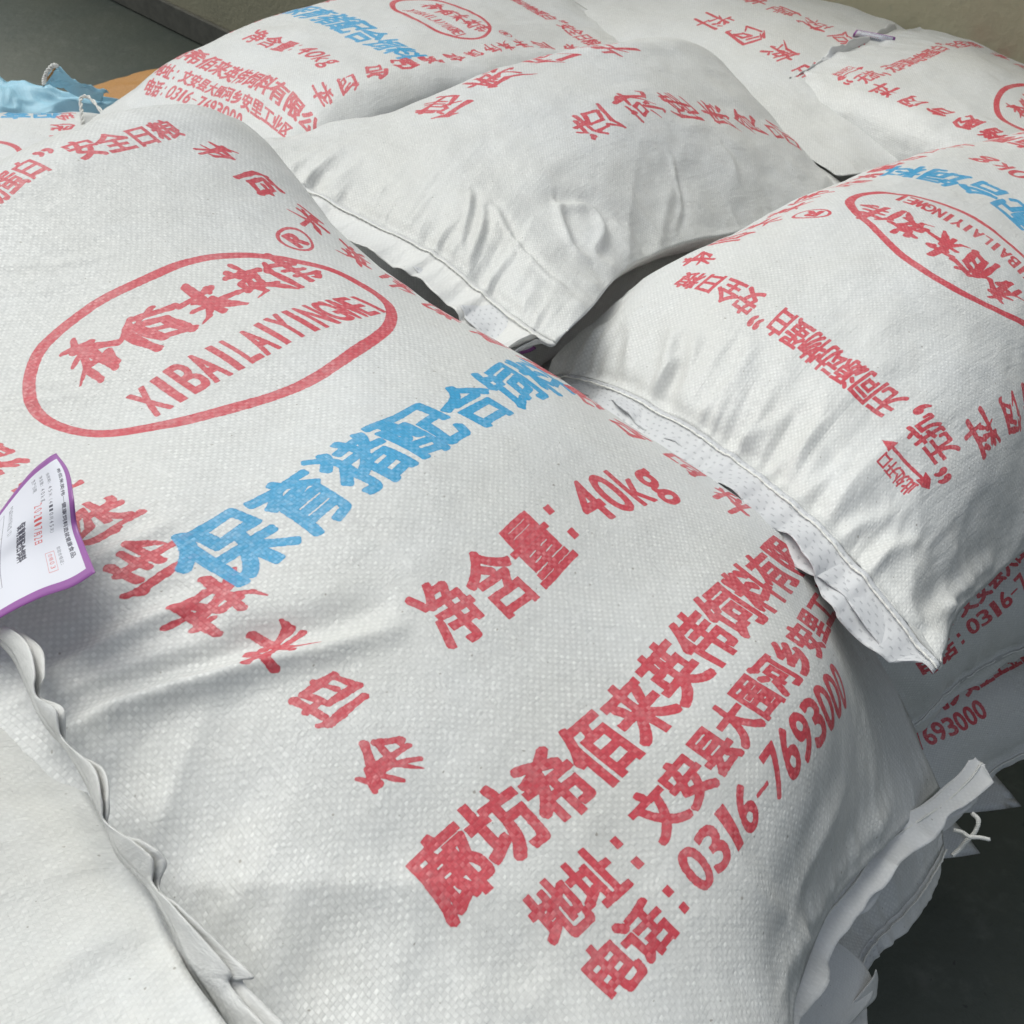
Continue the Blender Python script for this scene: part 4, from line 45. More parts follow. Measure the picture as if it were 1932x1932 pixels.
 'I': ('-325 457 28 -312 418 23 -298 380 18 -283 345 16 -263 318 21 -242 292 27 -220 267 31 -199 240 35 -179 215 39 -159 193 45 -142 170 54 -125 148 65 -106 128 80 -90 109 100 -77 90 123 -363 445 37 -348 409 37 -331 373 38 -314 339 40 -294 309 44 -273 281 49 -252 253 53 -231 226 57 -210 199 60 -190 173 64 -170 148 69 -151 123 75 -131 99 84 -110 76 95 -90 53 108 -401 433 46 -383 398 51 -365 364 56 -346 331 61 -326 299 66 -305 269 71 -284 239 74 -262 210 77 -241 182 79 -220 153 81 -199 125 83 -178 98 85 -156 71 87 -132 44 91 -108 18 95 -438 419 54 -418 385 63 -399 352 71 -379 319 79 -358 287 85 -337 255 89 -316 224 93 -294 193 95 -272 163 96 -251 133 96 -228 103 95 -206 73 93 -182 44 91 -157 15 88 -131 -14 85 -474 403 62 -453 370 73 -433 337 83 -412 304 92 -391 272 99 -369 239 104 -348 207 107 -326 175 109 -303 143 109 -281 111 107 -258 80 104 -234 49 99 -210 18 93 -185 -12 86 -159 -42 79 -509 385 69 -488 353 81 -467 320 92 -445 287 102 -424 254 110 -402 221 115 -380 188 118 -357 155 120 -334 122 119 -311 90 116 -288 58 111 -264 26 104 -240 -6 95 -215 -37 86 -190 -67 75 -544 366 74 -522 333 87 -501 301 98 -479 268 108 -457 235 117 -435 201 122 -412 168 126 -389 134 127 -366 101 125 -343 68 122 -319 35 116 -295 3 107 -271 -28 97 -247 -60 86 -223 -90 74 -577 344 78 -556 312 90 -534 279 102 -512 247 112 -490 214 121 -467 180 127 -444 146 130 -421 113 131 -398 79 130 -374 46 125 -350 13 119 -327 -19 110 -303 -51 99 -279 -82 86 -256 -113 74 -611 322 80 -589 290 92 -567 257 104 -545 225 115 -522 191 123 -500 158 129 -477 124 133 -453 91 133 -430 57 132 -406 24 127 -383 -9 120 -359 -41 111 -335 -72 100 -312 -104 87 -289 -135 74 -644 299 81 -622 267 93 -600 234 105 -578 202 115 -555 169 124 -532 135 130 -509 102 133 -486 68 134 -462 35 132 -439 2 128 -415 -31 121 -391 -63 112 -368 -95 101 -345 -126 88 -322 -157 75 -677 275 81 -655 243 94 -633 211 105 -610 178 115 -588 146 124 -565 112 130 -542 79 133 -518 46 134 -495 12 133 -471 -21 128 -447 -53 121 -424 -85 112 -401 -117 101 -377 -148 89 -355 -180 76 -710 252 81 -688 220 93 -666 187 105 -643 155 115 -620 122 123 -597 89 129 -574 56 133 -551 23 134 -527 -11 132 -503 -44 128 -480 -76 121 -456 -108 112 -433 -140 101 -410 -171 89 -387 -202 76 -743 228 80 -721 196 93 -698 164 104 -676 131 114 -653 98 123 -630 65 129 -607 32 132 -583 -1 133 -559 -34 132 -536 -67 128 -512 -99 121 -489 -131 112 -465 -163 102 -442 -194 89 -419 -226 77 -776 204 80 -753 172 92 -731 140 103 -709 107 113 -686 75 122 -663 42 128 -639 9 131 -616 -25 132 -592 -58 131 -568 -90 127 -545 -123 121 -521 -155 112 -498 -187 101 -474 -218 90 -451 -249 77 -809 180 79 -786 148 91 -764 116 102 -741 83 112 -718 51 121 -695 18 127 -672 -15 130 -648 -48 132 -624 -81 130 -601 -114 126 -577 -147 120 -553 -179 111 -530 -210 101 -507 -242 89 -483 -273 77 -841 155 78 -819 124 90 -797 91 101 -774 59 111 -751 27 119 -728 -6 125 -704 -39 129 -681 -72 130 -657 -105 129 -633 -138 125 -609 -171 119 -586 -203 111 -562 -234 101 -539 -266 89 -515 -297 77 -874 131 77 -852 99 88 -829 67 100 -807 35 110 -784 2 118 -761 -31 124 -737 -64 127 -713 -97 129 -689 -130 127 -666 -162 124 -642 -195 118 -618 -227 109 -594 -258 99 -571 -290 88 -547 -321 76 -907 107 75 -885 75 87 -862 43 98 -839 11 107 -816 -22 115 -793 -55 121 -770 -88 125 -746 -121 126 -722 -154 125 -698 -187 121 -674 -219 115 -650 -251 107 -626 -283 98 -603 -314 87 -579 -345 75 -940 83 73 -918 51 85 -895 19 95 -872 -14 104 -849 -46 112 -826 -79 118 -802 -112 121 -778 -145 122 -755 -178 121 -731 -211 118 -707 -243 112 -683 -275 105 -659 -307 95 -635 -339 85 -611 -370 74 -973 59 71 -951 27 82 -928 -6 92 -905 -38 100 -882 -71 108 -858 -104 113 -835 -137 116 -811 -170 117 -787 -203 116 -763 -235 113 -739 -268 108 -715 -300 101 -691 -332 92 -667 -363 82 -643 -395 72 -1006 35 69 -984 3 78 -961 -30 87 -938 -62 95 -914 -95 102 -891 -128 106 -867 -161 109 -844 -194 110 -820 -227 109 -796 -260 107 -771 -292 102 -747 -324 96 -723 -356 88 -699 -388 79 -675 -419 69 -1040 11 66 -1017 -22 74 -994 -54 82 -970 -87 89 -947 -120 95 -923 -152 99 -900 -185 101 -876 -218 102 -852 -251 101 -828 -284 99 -804 -316 95 -780 -348 89 -756 -380 82 -732 -412 74 -708 -444 66 -1073 -13 62 -1050 -46 69 -1026 -78 76 -1003 -111 81 -979 -144 86 -956 -177 89 -932 -209 92 -908 -242 92 -884 -275 92 -860 -308 90 -836 -340 86 -812 -372 82 -788 -405 76 -764 -437 70 -740 -469 63 -1106 -37 59 -1083 -70 64 -1059 -103 69 -1036 -135 73 -1012 -168 77 -988 -201 79 -964 -233 81 -940 -266 81 -917 -299 81 -893 -331 79 -869 -364 77 -845 -396 73 -821 -429 69 -797 -461 64 -773 -494 59 -1140 -62 55 -1116 -94 58 -1092 -127 61 -1068 -160 64 -1044 -192 67 -1020 -225 68 -996 -257 69 -973 -290 70 -949 -323 70 -925 -355 68 -901 -388 67 -877 -420 64 -854 -453 62 -830 -486 58 -806 -518 55',
  ''),
 'J': ('-508 1178 -298 -548 1169 -298 -587 1160 -298 -627 1150 -297 -666 1140 -297 -705 1131 -297 -744 1121 -297 -783 1111 -298 -822 1101 -299 -862 1091 -300 -901 1080 -302 -940 1070 -304 -979 1060 -306 -1018 1050 -309 -1058 1040 -311 -518 1219 -293 -557 1209 -292 -597 1200 -291 -636 1190 -290 -675 1180 -290 -715 1171 -290 -754 1161 -290 -793 1151 -291 -832 1141 -292 -871 1130 -294 -911 1120 -296 -950 1110 -299 -989 1100 -302 -1028 1090 -305 -1068 1080 -308 -527 1259 -288 -567 1249 -286 -606 1240 -285 -646 1230 -284 -685 1220 -283 -724 1210 -282 -764 1200 -283 -803 1190 -284 -842 1180 -285 -881 1170 -288 -920 1160 -290 -960 1150 -294 -999 1140 -297 -1038 1130 -301 -1077 1121 -305 -537 1299 -283 -576 1290 -281 -616 1280 -279 -655 1270 -277 -695 1260 -276 -734 1250 -276 -773 1240 -276 -812 1230 -277 -852 1220 -279 -891 1210 -282 -930 1200 -285 -969 1190 -289 -1009 1180 -293 -1048 1170 -297 -1087 1161 -302 -546 1339 -279 -586 1330 -276 -625 1320 -273 -665 1310 -271 -704 1301 -270 -743 1291 -269 -783 1280 -270 -822 1270 -271 -861 1260 -274 -901 1250 -277 -940 1240 -280 -979 1230 -284 -1018 1220 -289 -1058 1210 -294 -1097 1201 -299 -556 1380 -276 -595 1370 -272 -635 1360 -268 -674 1351 -266 -713 1341 -264 -753 1331 -264 -792 1321 -264 -832 1310 -266 -871 1300 -269 -910 1290 -272 -950 1280 -276 -989 1270 -280 -1028 1260 -285 -1067 1250 -290 -1107 1241 -296 -566 1420 -273 -605 1410 -269 -644 1401 -265 -684 1391 -261 -723 1381 -259 -763 1371 -259 -802 1361 -260 -842 1350 -262 -881 1340 -265 -920 1330 -268 -960 1320 -272 -999 1310 -277 -1038 1300 -282 -1077 1290 -288 -1117 1281 -293 -576 1460 -272 -615 1451 -267 -654 1441 -262 -693 1432 -258 -733 1422 -256 -772 1411 -256 -812 1401 -257 -851 1390 -259 -891 1380 -262 -930 1370 -265 -970 1360 -269 -1009 1350 -274 -1048 1340 -279 -1087 1330 -285 -1127 1320 -291 -586 1500 -272 -625 1491 -267 -664 1481 -262 -703 1472 -258 -743 1461 -255 -783 1451 -255 -822 1441 -255 -862 1430 -257 -901 1420 -260 -941 1410 -263 -980 1400 -267 -1019 1390 -272 -1059 1380 -277 -1098 1370 -283 -1137 1360 -288 -597 1540 -274 -636 1530 -268 -675 1521 -263 -714 1511 -259 -754 1501 -256 -793 1491 -255 -833 1481 -255 -872 1470 -256 -912 1460 -258 -951 1450 -262 -991 1440 -265 -1030 1430 -270 -1069 1420 -275 -1108 1410 -281 -1147 1400 -286 -609 1579 -276 -648 1570 -271 -686 1560 -265 -725 1551 -261 -764 1541 -258 -804 1530 -256 -844 1520 -256 -883 1510 -256 -923 1500 -258 -962 1490 -261 -1001 1480 -265 -1041 1470 -269 -1080 1460 -274 -1119 1450 -279 -1158 1440 -285 -621 1618 -279 -659 1609 -274 -698 1599 -269 -737 1590 -265 -776 1580 -261 -815 1570 -259 -855 1560 -257 -894 1550 -257 -933 1540 -259 -973 1530 -261 -1012 1520 -264 -1051 1509 -268 -1091 1499 -273 -1130 1489 -278 -1169 1479 -284 -632 1658 -282 -670 1648 -277 -709 1638 -273 -748 1629 -268 -787 1619 -265 -827 1609 -262 -866 1599 -260 -905 1589 -259 -944 1579 -260 -984 1569 -261 -1023 1559 -264 -1062 1549 -268 -1101 1539 -273 -1141 1529 -278 -1180 1519 -283 -642 1697 -285 -682 1687 -280 -721 1678 -276 -760 1668 -272 -799 1658 -268 -838 1649 -264 -877 1639 -262 -916 1629 -261 -955 1619 -261 -995 1609 -263 -1034 1599 -265 -1073 1589 -269 -1112 1579 -273 -1151 1569 -278 -1191 1559 -283 -653 1737 -288 -692 1727 -283 -732 1717 -279 -771 1707 -275 -810 1698 -271 -849 1688 -267 -888 1679 -264 -927 1669 -263 -966 1659 -263 -1006 1649 -264 -1045 1639 -267 -1084 1629 -270 -1123 1619 -274 -1162 1609 -278 -1201 1599 -283 -664 1777 -291 -703 1767 -286 -742 1757 -282 -781 1747 -277 -820 1738 -273 -860 1728 -270 -899 1718 -267 -938 1709 -266 -977 1699 -265 -1016 1689 -266 -1056 1679 -268 -1095 1669 -271 -1134 1659 -275 -1173 1649 -279 -1212 1639 -284 -674 1816 -293 -713 1807 -289 -752 1797 -284 -792 1787 -280 -831 1778 -276 -870 1768 -272 -909 1758 -270 -948 1749 -268 -988 1739 -268 -1027 1729 -269 -1066 1719 -271 -1105 1709 -274 -1145 1699 -277 -1184 1689 -281 -1223 1678 -285 -684 1856 -296 -723 1847 -291 -762 1837 -287 -802 1827 -282 -841 1818 -278 -880 1808 -275 -920 1798 -273 -959 1789 -272 -998 1779 -271 -1038 1769 -272 -1077 1759 -274 -1116 1749 -276 -1155 1739 -279 -1194 1729 -283 -1234 1719 -287 -694 1896 -298 -733 1887 -294 -773 1877 -289 -812 1867 -285 -851 1858 -281 -891 1848 -279 -930 1838 -276 -969 1829 -275 -1009 1819 -275 -1048 1809 -276 -1087 1799 -277 -1126 1789 -279 -1166 1779 -282 -1205 1769 -286 -1244 1759 -289 -704 1936 -301 -743 1927 -296 -783 1917 -292 -822 1907 -288 -861 1898 -285 -901 1888 -282 -940 1878 -280 -979 1869 -279 -1019 1859 -279 -1058 1849 -280 -1098 1839 -281 -1137 1829 -283 -1176 1819 -286 -1215 1809 -289 -1255 1799 -292 -714 1976 -303 -753 1967 -299 -793 1957 -295 -832 1947 -292 -871 1938 -289 -911 1928 -286 -950 1918 -285 -990 1909 -284 -1029 1899 -283 -1068 1889 -284 -1108 1879 -285 -1147 1869 -287 -1186 1859 -290 -1226 1849 -292 -1265 1839 -295 -724 2016 -306 -763 2007 -302 -803 1997 -299 -842 1988 -296 -881 1978 -293 -921 1968 -291 -960 1959 -289 -1000 1949 -289 -1039 1939 -288 -1079 1929 -289 -1118 1919 -290 -1157 1909 -292 -1197 1899 -294 -1236 1889 -296 -1275 1879 -299 -734 2057 -308 -773 2047 -305 -813 2037 -302 -852 2028 -300 -891 2018 -298 -931 2008 -296 -970 1999 -295 -1010 1989 -294 -1049 1979 -294 -1089 1969 -294 -1128 1959 -295 -1167 1949 -297 -1207 1939 -298 -1246 1929 -300 -1286 1919 -302 -744 2097 -311 -783 2087 -309 -823 2078 -306 -862 2068 -304 -901 2058 -302 -941 2048 -301 -980 2039 -300 -1020 2029 -299 -1059 2019 -299 -1099 2009 -300 -1138 1999 -300 -1178 1989 -302 -1217 1979 -303 -1256 1969 -305 -1296 1959 -306 -754 2137 -314 -793 2127 -312 -832 2118 -310 -872 2108 -309 -911 2098 -307 -951 2088 -306 -990 2079 -306 -1030 2069 -305 -1069 2059 -305 -1109 2049 -305 -1148 2039 -306 -1188 2029 -307 -1227 2019 -308 -1266 2009 -309 -1306 1999 -310',
  ''),
 'L': ('-611 708 -208 -582 737 -205 -553 765 -202 -524 794 -199 -496 822 -196 -467 851 -195 -438 879 -194 -410 908 -193 -381 937 -193 -353 965 -195 -324 994 -196 -296 1022 -199 -267 1051 -201 -238 1080 -205 -210 1108 -208 -581 679 -207 -553 708 -202 -524 736 -197 -496 765 -193 -467 793 -189 -438 822 -187 -410 850 -185 -381 879 -185 -353 907 -185 -324 936 -187 -295 965 -189 -267 993 -193 -238 1022 -197 -210 1050 -202 -181 1078 -207 -552 650 -207 -524 678 -200 -495 707 -193 -467 735 -188 -438 764 -183 -410 792 -180 -381 821 -177 -353 850 -177 -324 878 -177 -295 907 -180 -267 936 -183 -238 964 -188 -210 992 -193 -181 1020 -200 -153 1049 -207 -523 621 -207 -495 649 -198 -467 677 -190 -438 706 -183 -410 734 -178 -381 763 -173 -353 792 -171 -324 820 -170 -296 849 -171 -267 878 -173 -238 906 -177 -210 935 -183 -181 963 -190 -153 991 -198 -124 1019 -206 -494 592 -207 -466 620 -197 -438 648 -188 -410 676 -180 -381 705 -173 -353 733 -169 -324 762 -166 -296 791 -165 -267 820 -166 -238 849 -169 -210 877 -173 -181 905 -180 -153 934 -188 -125 961 -197 -96 989 -207 -465 563 -207 -437 591 -197 -409 619 -187 -381 647 -178 -353 675 -171 -325 704 -165 -296 733 -162 -267 762 -161 -239 791 -162 -210 819 -165 -182 848 -171 -153 876 -178 -125 904 -187 -97 932 -197 -69 960 -207 -436 534 -208 -409 561 -197 -381 589 -186 -353 617 -177 -325 646 -169 -296 674 -164 -268 703 -160 -239 732 -159 -210 761 -160 -182 790 -164 -153 818 -169 -125 847 -177 -97 875 -186 -69 902 -197 -41 930 -208 -408 504 -210 -380 532 -198 -352 560 -187 -324 588 -177 -296 616 -169 -268 645 -163 -239 674 -160 -211 703 -159 -182 732 -160 -154 761 -163 -125 789 -169 -97 817 -177 -69 845 -187 -41 873 -198 -13 901 -209 -379 475 -212 -352 503 -200 -324 530 -188 -296 558 -178 -268 587 -170 -240 615 -164 -211 644 -160 -183 673 -159 -154 702 -160 -126 731 -164 -97 760 -170 -69 788 -178 -41 816 -188 -14 844 -199 14 872 -211 -351 446 -214 -323 474 -202 -296 501 -190 -268 529 -180 -240 557 -172 -212 586 -166 -183 615 -162 -155 644 -161 -126 673 -162 -98 702 -165 -70 731 -171 -41 759 -179 -14 787 -189 14 815 -201 42 843 -212 -323 417 -216 -295 444 -204 -268 472 -193 -240 500 -183 -212 528 -174 -184 557 -168 -155 586 -164 -127 615 -163 -99 644 -164 -70 673 -167 -42 702 -173 -14 730 -181 14 758 -191 42 786 -202 69 814 -214 -295 388 -219 -267 415 -207 -240 442 -195 -212 470 -185 -184 499 -177 -156 527 -170 -128 556 -166 -99 586 -165 -71 615 -166 -43 644 -169 -14 673 -175 14 701 -183 41 729 -193 69 757 -204 97 785 -216 -267 358 -222 -240 386 -210 -212 413 -198 -184 441 -188 -156 469 -179 -128 498 -173 -100 527 -169 -72 557 -167 -44 586 -168 -15 615 -172 13 644 -177 41 673 -185 69 701 -195 97 729 -206 124 756 -217 -239 329 -225 -212 356 -213 -184 384 -201 -156 412 -191 -129 440 -182 -101 469 -176 -73 499 -172 -45 528 -170 -16 557 -171 12 587 -174 40 616 -179 68 644 -187 96 672 -197 124 700 -207 152 728 -219 -211 299 -229 -184 327 -216 -156 354 -205 -129 383 -194 -101 411 -186 -73 440 -179 -45 470 -175 -17 499 -173 11 529 -174 39 558 -177 67 587 -182 95 616 -189 123 644 -199 151 672 -209 179 700 -220 -183 270 -232 -156 297 -220 -129 325 -208 -101 353 -198 -74 382 -189 -46 412 -182 -19 441 -178 9 471 -176 37 501 -176 66 530 -179 94 559 -185 122 588 -192 150 616 -201 178 644 -212 206 672 -223 -155 240 -236 -128 268 -224 -101 296 -212 -74 324 -202 -47 354 -193 -19 383 -186 8 413 -182 36 443 -180 64 473 -180 92 502 -183 120 531 -188 149 560 -195 177 588 -205 205 616 -215 233 643 -227 -127 211 -240 -100 239 -228 -73 267 -216 -47 296 -206 -20 325 -197 7 355 -191 34 385 -186 62 415 -184 90 445 -184 118 475 -187 146 504 -193 174 532 -200 203 560 -210 231 588 -221 259 615 -232 -98 182 -245 -71 210 -233 -45 238 -222 -19 267 -211 7 297 -203 34 327 -196 60 357 -192 87 388 -190 115 418 -190 143 447 -193 171 477 -199 199 505 -207 228 533 -217 256 560 -229 284 587 -241 -68 153 -250 -42 181 -238 -17 210 -227 9 239 -218 35 269 -209 60 299 -203 86 330 -199 112 361 -197 139 391 -198 167 421 -202 195 450 -208 223 478 -217 251 505 -227 279 532 -240 307 558 -252 -38 124 -255 -13 153 -244 13 182 -234 38 212 -225 62 242 -218 87 273 -212 111 304 -208 137 335 -207 163 365 -209 189 395 -213 217 423 -220 244 450 -230 272 477 -241 300 503 -254 328 529 -268 -8 96 -260 17 126 -251 42 155 -242 67 186 -234 91 216 -227 114 248 -223 137 279 -220 161 310 -219 185 340 -222 211 369 -227 237 397 -235 264 423 -246 291 449 -259 318 474 -272 345 500 -286 23 68 -266 48 99 -258 73 129 -251 97 160 -244 120 191 -239 142 224 -235 163 256 -233 185 288 -234 207 318 -237 231 346 -245 255 371 -255 281 396 -267 306 420 -280 332 445 -294 358 470 -309 54 41 -271 79 72 -265 104 103 -260 127 135 -255 150 167 -251 171 201 -248 190 234 -248 209 267 -250 228 298 -255 249 323 -265 272 346 -277 296 368 -290 320 391 -304 344 415 -318 368 440 -333 85 14 -277 110 46 -273 135 78 -269 158 110 -266 180 144 -264 200 178 -263 218 214 -263 234 249 -267 249 280 -274 267 301 -286 287 319 -301 309 339 -315 332 360 -329 354 385 -344 375 410 -359',
  ''),
}

CR = {
'A': [[(0.02, 0.543), (0.038, 0.546), (0.062, 0.552), (0.085, 0.56), (0.104, 0.569)], [(0.007, 0.577), (0.025, 0.584), (0.043, 0.594), (0.06, 0.604), (0.077, 0.616), (0.1, 0.63), (0.129, 0.649), (0.169, 0.666)], [(0.014, 0.555), (0.035, 0.563), (0.068, 0.581), (0.099, 0.6)], [(0.143, 0.336), (0.16, 0.345), (0.183, 0.361)], [(0.072, 0.505), (0.102, 0.506), (0.134, 0.51)], [(0.232, 0.2), (0.258, 0.224), (0.296, 0.244)], [(0.211, 0.887), (0.214, 0.931), (0.259, 0.992)], [(0.246, 0.955), (0.312, 0.944), (0.364, 0.938)], [(0.211, 0.975), (0.317, 0.989), (0.411, 0.987), (0.476, 0.976)], [(0.153, 0.828), (0.148, 0.866), (0.146, 0.896)], [(0.067, 0.828), (0.071, 0.845), (0.077, 0.864)]] ,
'C': [[(0.181, 0.113), (0.123, 0.087), (0.074, 0.078), (0.036, 0.081)], [(0.121, 0.191), (0.093, 0.165), (0.065, 0.149), (0.036, 0.159)], [(0.115, 0.196), (0.092, 0.232), (0.067, 0.233), (0.049, 0.206), (0.046, 0.175)], [(0.118, 0.455), (0.076, 0.433), (0.041, 0.409), (0.017, 0.372)], [(0.221, 0.111), (0.209, 0.086), (0.19, 0.027)], [(0.191, 0.1), (0.177, 0.068), (0.171, 0.012)], [(0.137, 0.569), (0.11, 0.576), (0.067, 0.56)], [(0.165, 0.789), (0.107, 0.811), (0.043, 0.817)]] ,
'B': [[(0.337, 0.003), (0.329, 0.026), (0.325, 0.073), (0.339, 0.108)], [(0.446, 0.016), (0.455, 0.04), (0.473, 0.078)], [(0.395, 0.012), (0.406, 0.047), (0.419, 0.08)], [(0.365, 0.008), (0.377, 0.047), (0.389, 0.082)], [(0.286, -0.007), (0.274, 0.024), (0.254, 0.062)], [(0.246, -0.009), (0.225, 0.036), (0.22, 0.08)], [(0.196, -0.013), (0.183, 0.035), (0.177, 0.061)], [(0.504, 0.008), (0.507, 0.036), (0.515, 0.072)], [(0.14, -0.012), (0.129, 0.024), (0.114, 0.057)], [(0.097, -0.01), (0.091, 0.033), (0.076, 0.072)], [(0.029, 0.013), (0.015, 0.088), (0.015, 0.198)]] ,
}

NU, NV, BW, BL = 15, 25, 0.57, 1.0
rng = np.random.RandomState(7)

# ------------------------------------------------------------------ maths helpers
def cr_matrix(n, t):
    """Catmull-Rom weights of n knots at parameters t (0..n-1)."""
    M = np.zeros((len(t), n))
    for r, x in enumerate(t):
        i = int(min(max(math.floor(x), 0), n - 2)); f = x - i
        w = (-.5*f**3 + f*f - .5*f, 1.5*f**3 - 2.5*f*f + 1, -1.5*f**3 + 2*f*f + .5*f, .5*f**3 - .5*f*f)
        for k in range(4):
            j = i - 1 + k
            if j < 0: M[r, 0] += 2*w[k]; M[r, 1] -= w[k]
            elif j > n - 1: M[r, n-1] += 2*w[k]; M[r, n-2] -= w[k]
            else: M[r, j] += w[k]
    return M

def vnoise(x, y, seed):
    """smooth value noise in -1..1"""
    tab = np.random.RandomState(seed).rand(97, 89) * 2 - 1
    xi = np.floor(x).astype(int); yi = np.floor(y).astype(int); fx = x - xi; fy = y - yi
    fx = fx*fx*fx*(fx*(fx*6-15)+10); fy = fy*fy*fy*(fy*(fy*6-15)+10)
    g = lambda a, b: tab[a % 97, b % 89]
    return (g(xi, yi)*(1-fx)+g(xi+1, yi)*fx)*(1-fy) + (g(xi, yi+1)*(1-fx)+g(xi+1, yi+1)*fx)*fy

def smooth_path(pts, n):
    P = np.array(pts, float); M = cr_matrix(len(P), np.linspace(0, len(P)-1, n)); return M @ P

# ------------------------------------------------------------------ printed artwork, rasterised from letter outlines
def fill_edges(img_shape, segs):
    """even-odd fill of a set of 2-D edges (pixels)."""
    H_, W_ = img_shape; acc = np.zeros((H_, W_ + 1), np.int32)
    for (x0, y0), (x1, y1) in segs:
        if y0 == y1: continue
        if y0 > y1: x0, y0, x1, y1 = x1, y1, x0, y0
        a = max(0, int(math.ceil(y0 - .5))); b = min(H_, int(math.ceil(y1 - .5)))
        if b <= a: continue
        ys = np.arange(a, b); xs = x0 + (ys + .5 - y0) * (x1 - x0) / (y1 - y0)
        xi = np.clip(np.ceil(xs - .5), 0, W_).astype(int)
        np.add.at(acc, (ys, xi), 1)
    return (np.cumsum(acc[:, :W_], axis=1) % 2).astype(bool)

def dilate(m, r, square=False):
    if r < .5: return m
    if square:
        R = int(round(r*.9)); o = m.copy()
        for d in range(1, R+1):
            o[:, d:] |= m[:, :-d]; o[:, :-d] |= m[:, d:]
        m2 = o.copy()
        for d in range(1, R+1):
            o[d:] |= m2[:-d]; o[:-d] |= m2[d:]
        return o
    out = m.copy(); R = int(math.ceil(r))
    for dy in range(-R, R+1):
        for dx in range(-R, R+1):
            if dx*dx + dy*dy <= r*r + .3 and (dx or dy):
                ys0, ys1 = max(0, dy), min(m.shape[0], m.shape[0]+dy); xs0, xs1 = max(0, dx), min(m.shape[1], m.shape[1]+dx)
                out[ys0:ys1, xs0:xs1] |= m[ys0-dy:ys1-dy, xs0-dx:xs1-dx]
    return out

_glyph = {}
def glyph(ch):
    if ch not in _glyph:
        cu = bpy.data.curves.new('outline', 'FONT'); cu.body = ch; cu.resolution_u = 5
        o = bpy.data.objects.new('outline', cu); me = o.to_mesh()
        vs = [(v.co.x, v.co.y) for v in me.vertices]; segs = []
        for p in me.polygons:
            vi = list(p.vertices)
            for a, b in zip(vi, vi[1:] + vi[:1]): segs.append((vs[a], vs[b]))
        xs = [v[0] for v in vs]; ys = [v[1] for v in vs]
        _glyph[ch] = (segs, (min(xs), min(ys), max(xs), max(ys)))
        o.to_mesh_clear(); bpy.data.objects.remove(o); bpy.data.curves.remove(cu)
    return _glyph[ch]

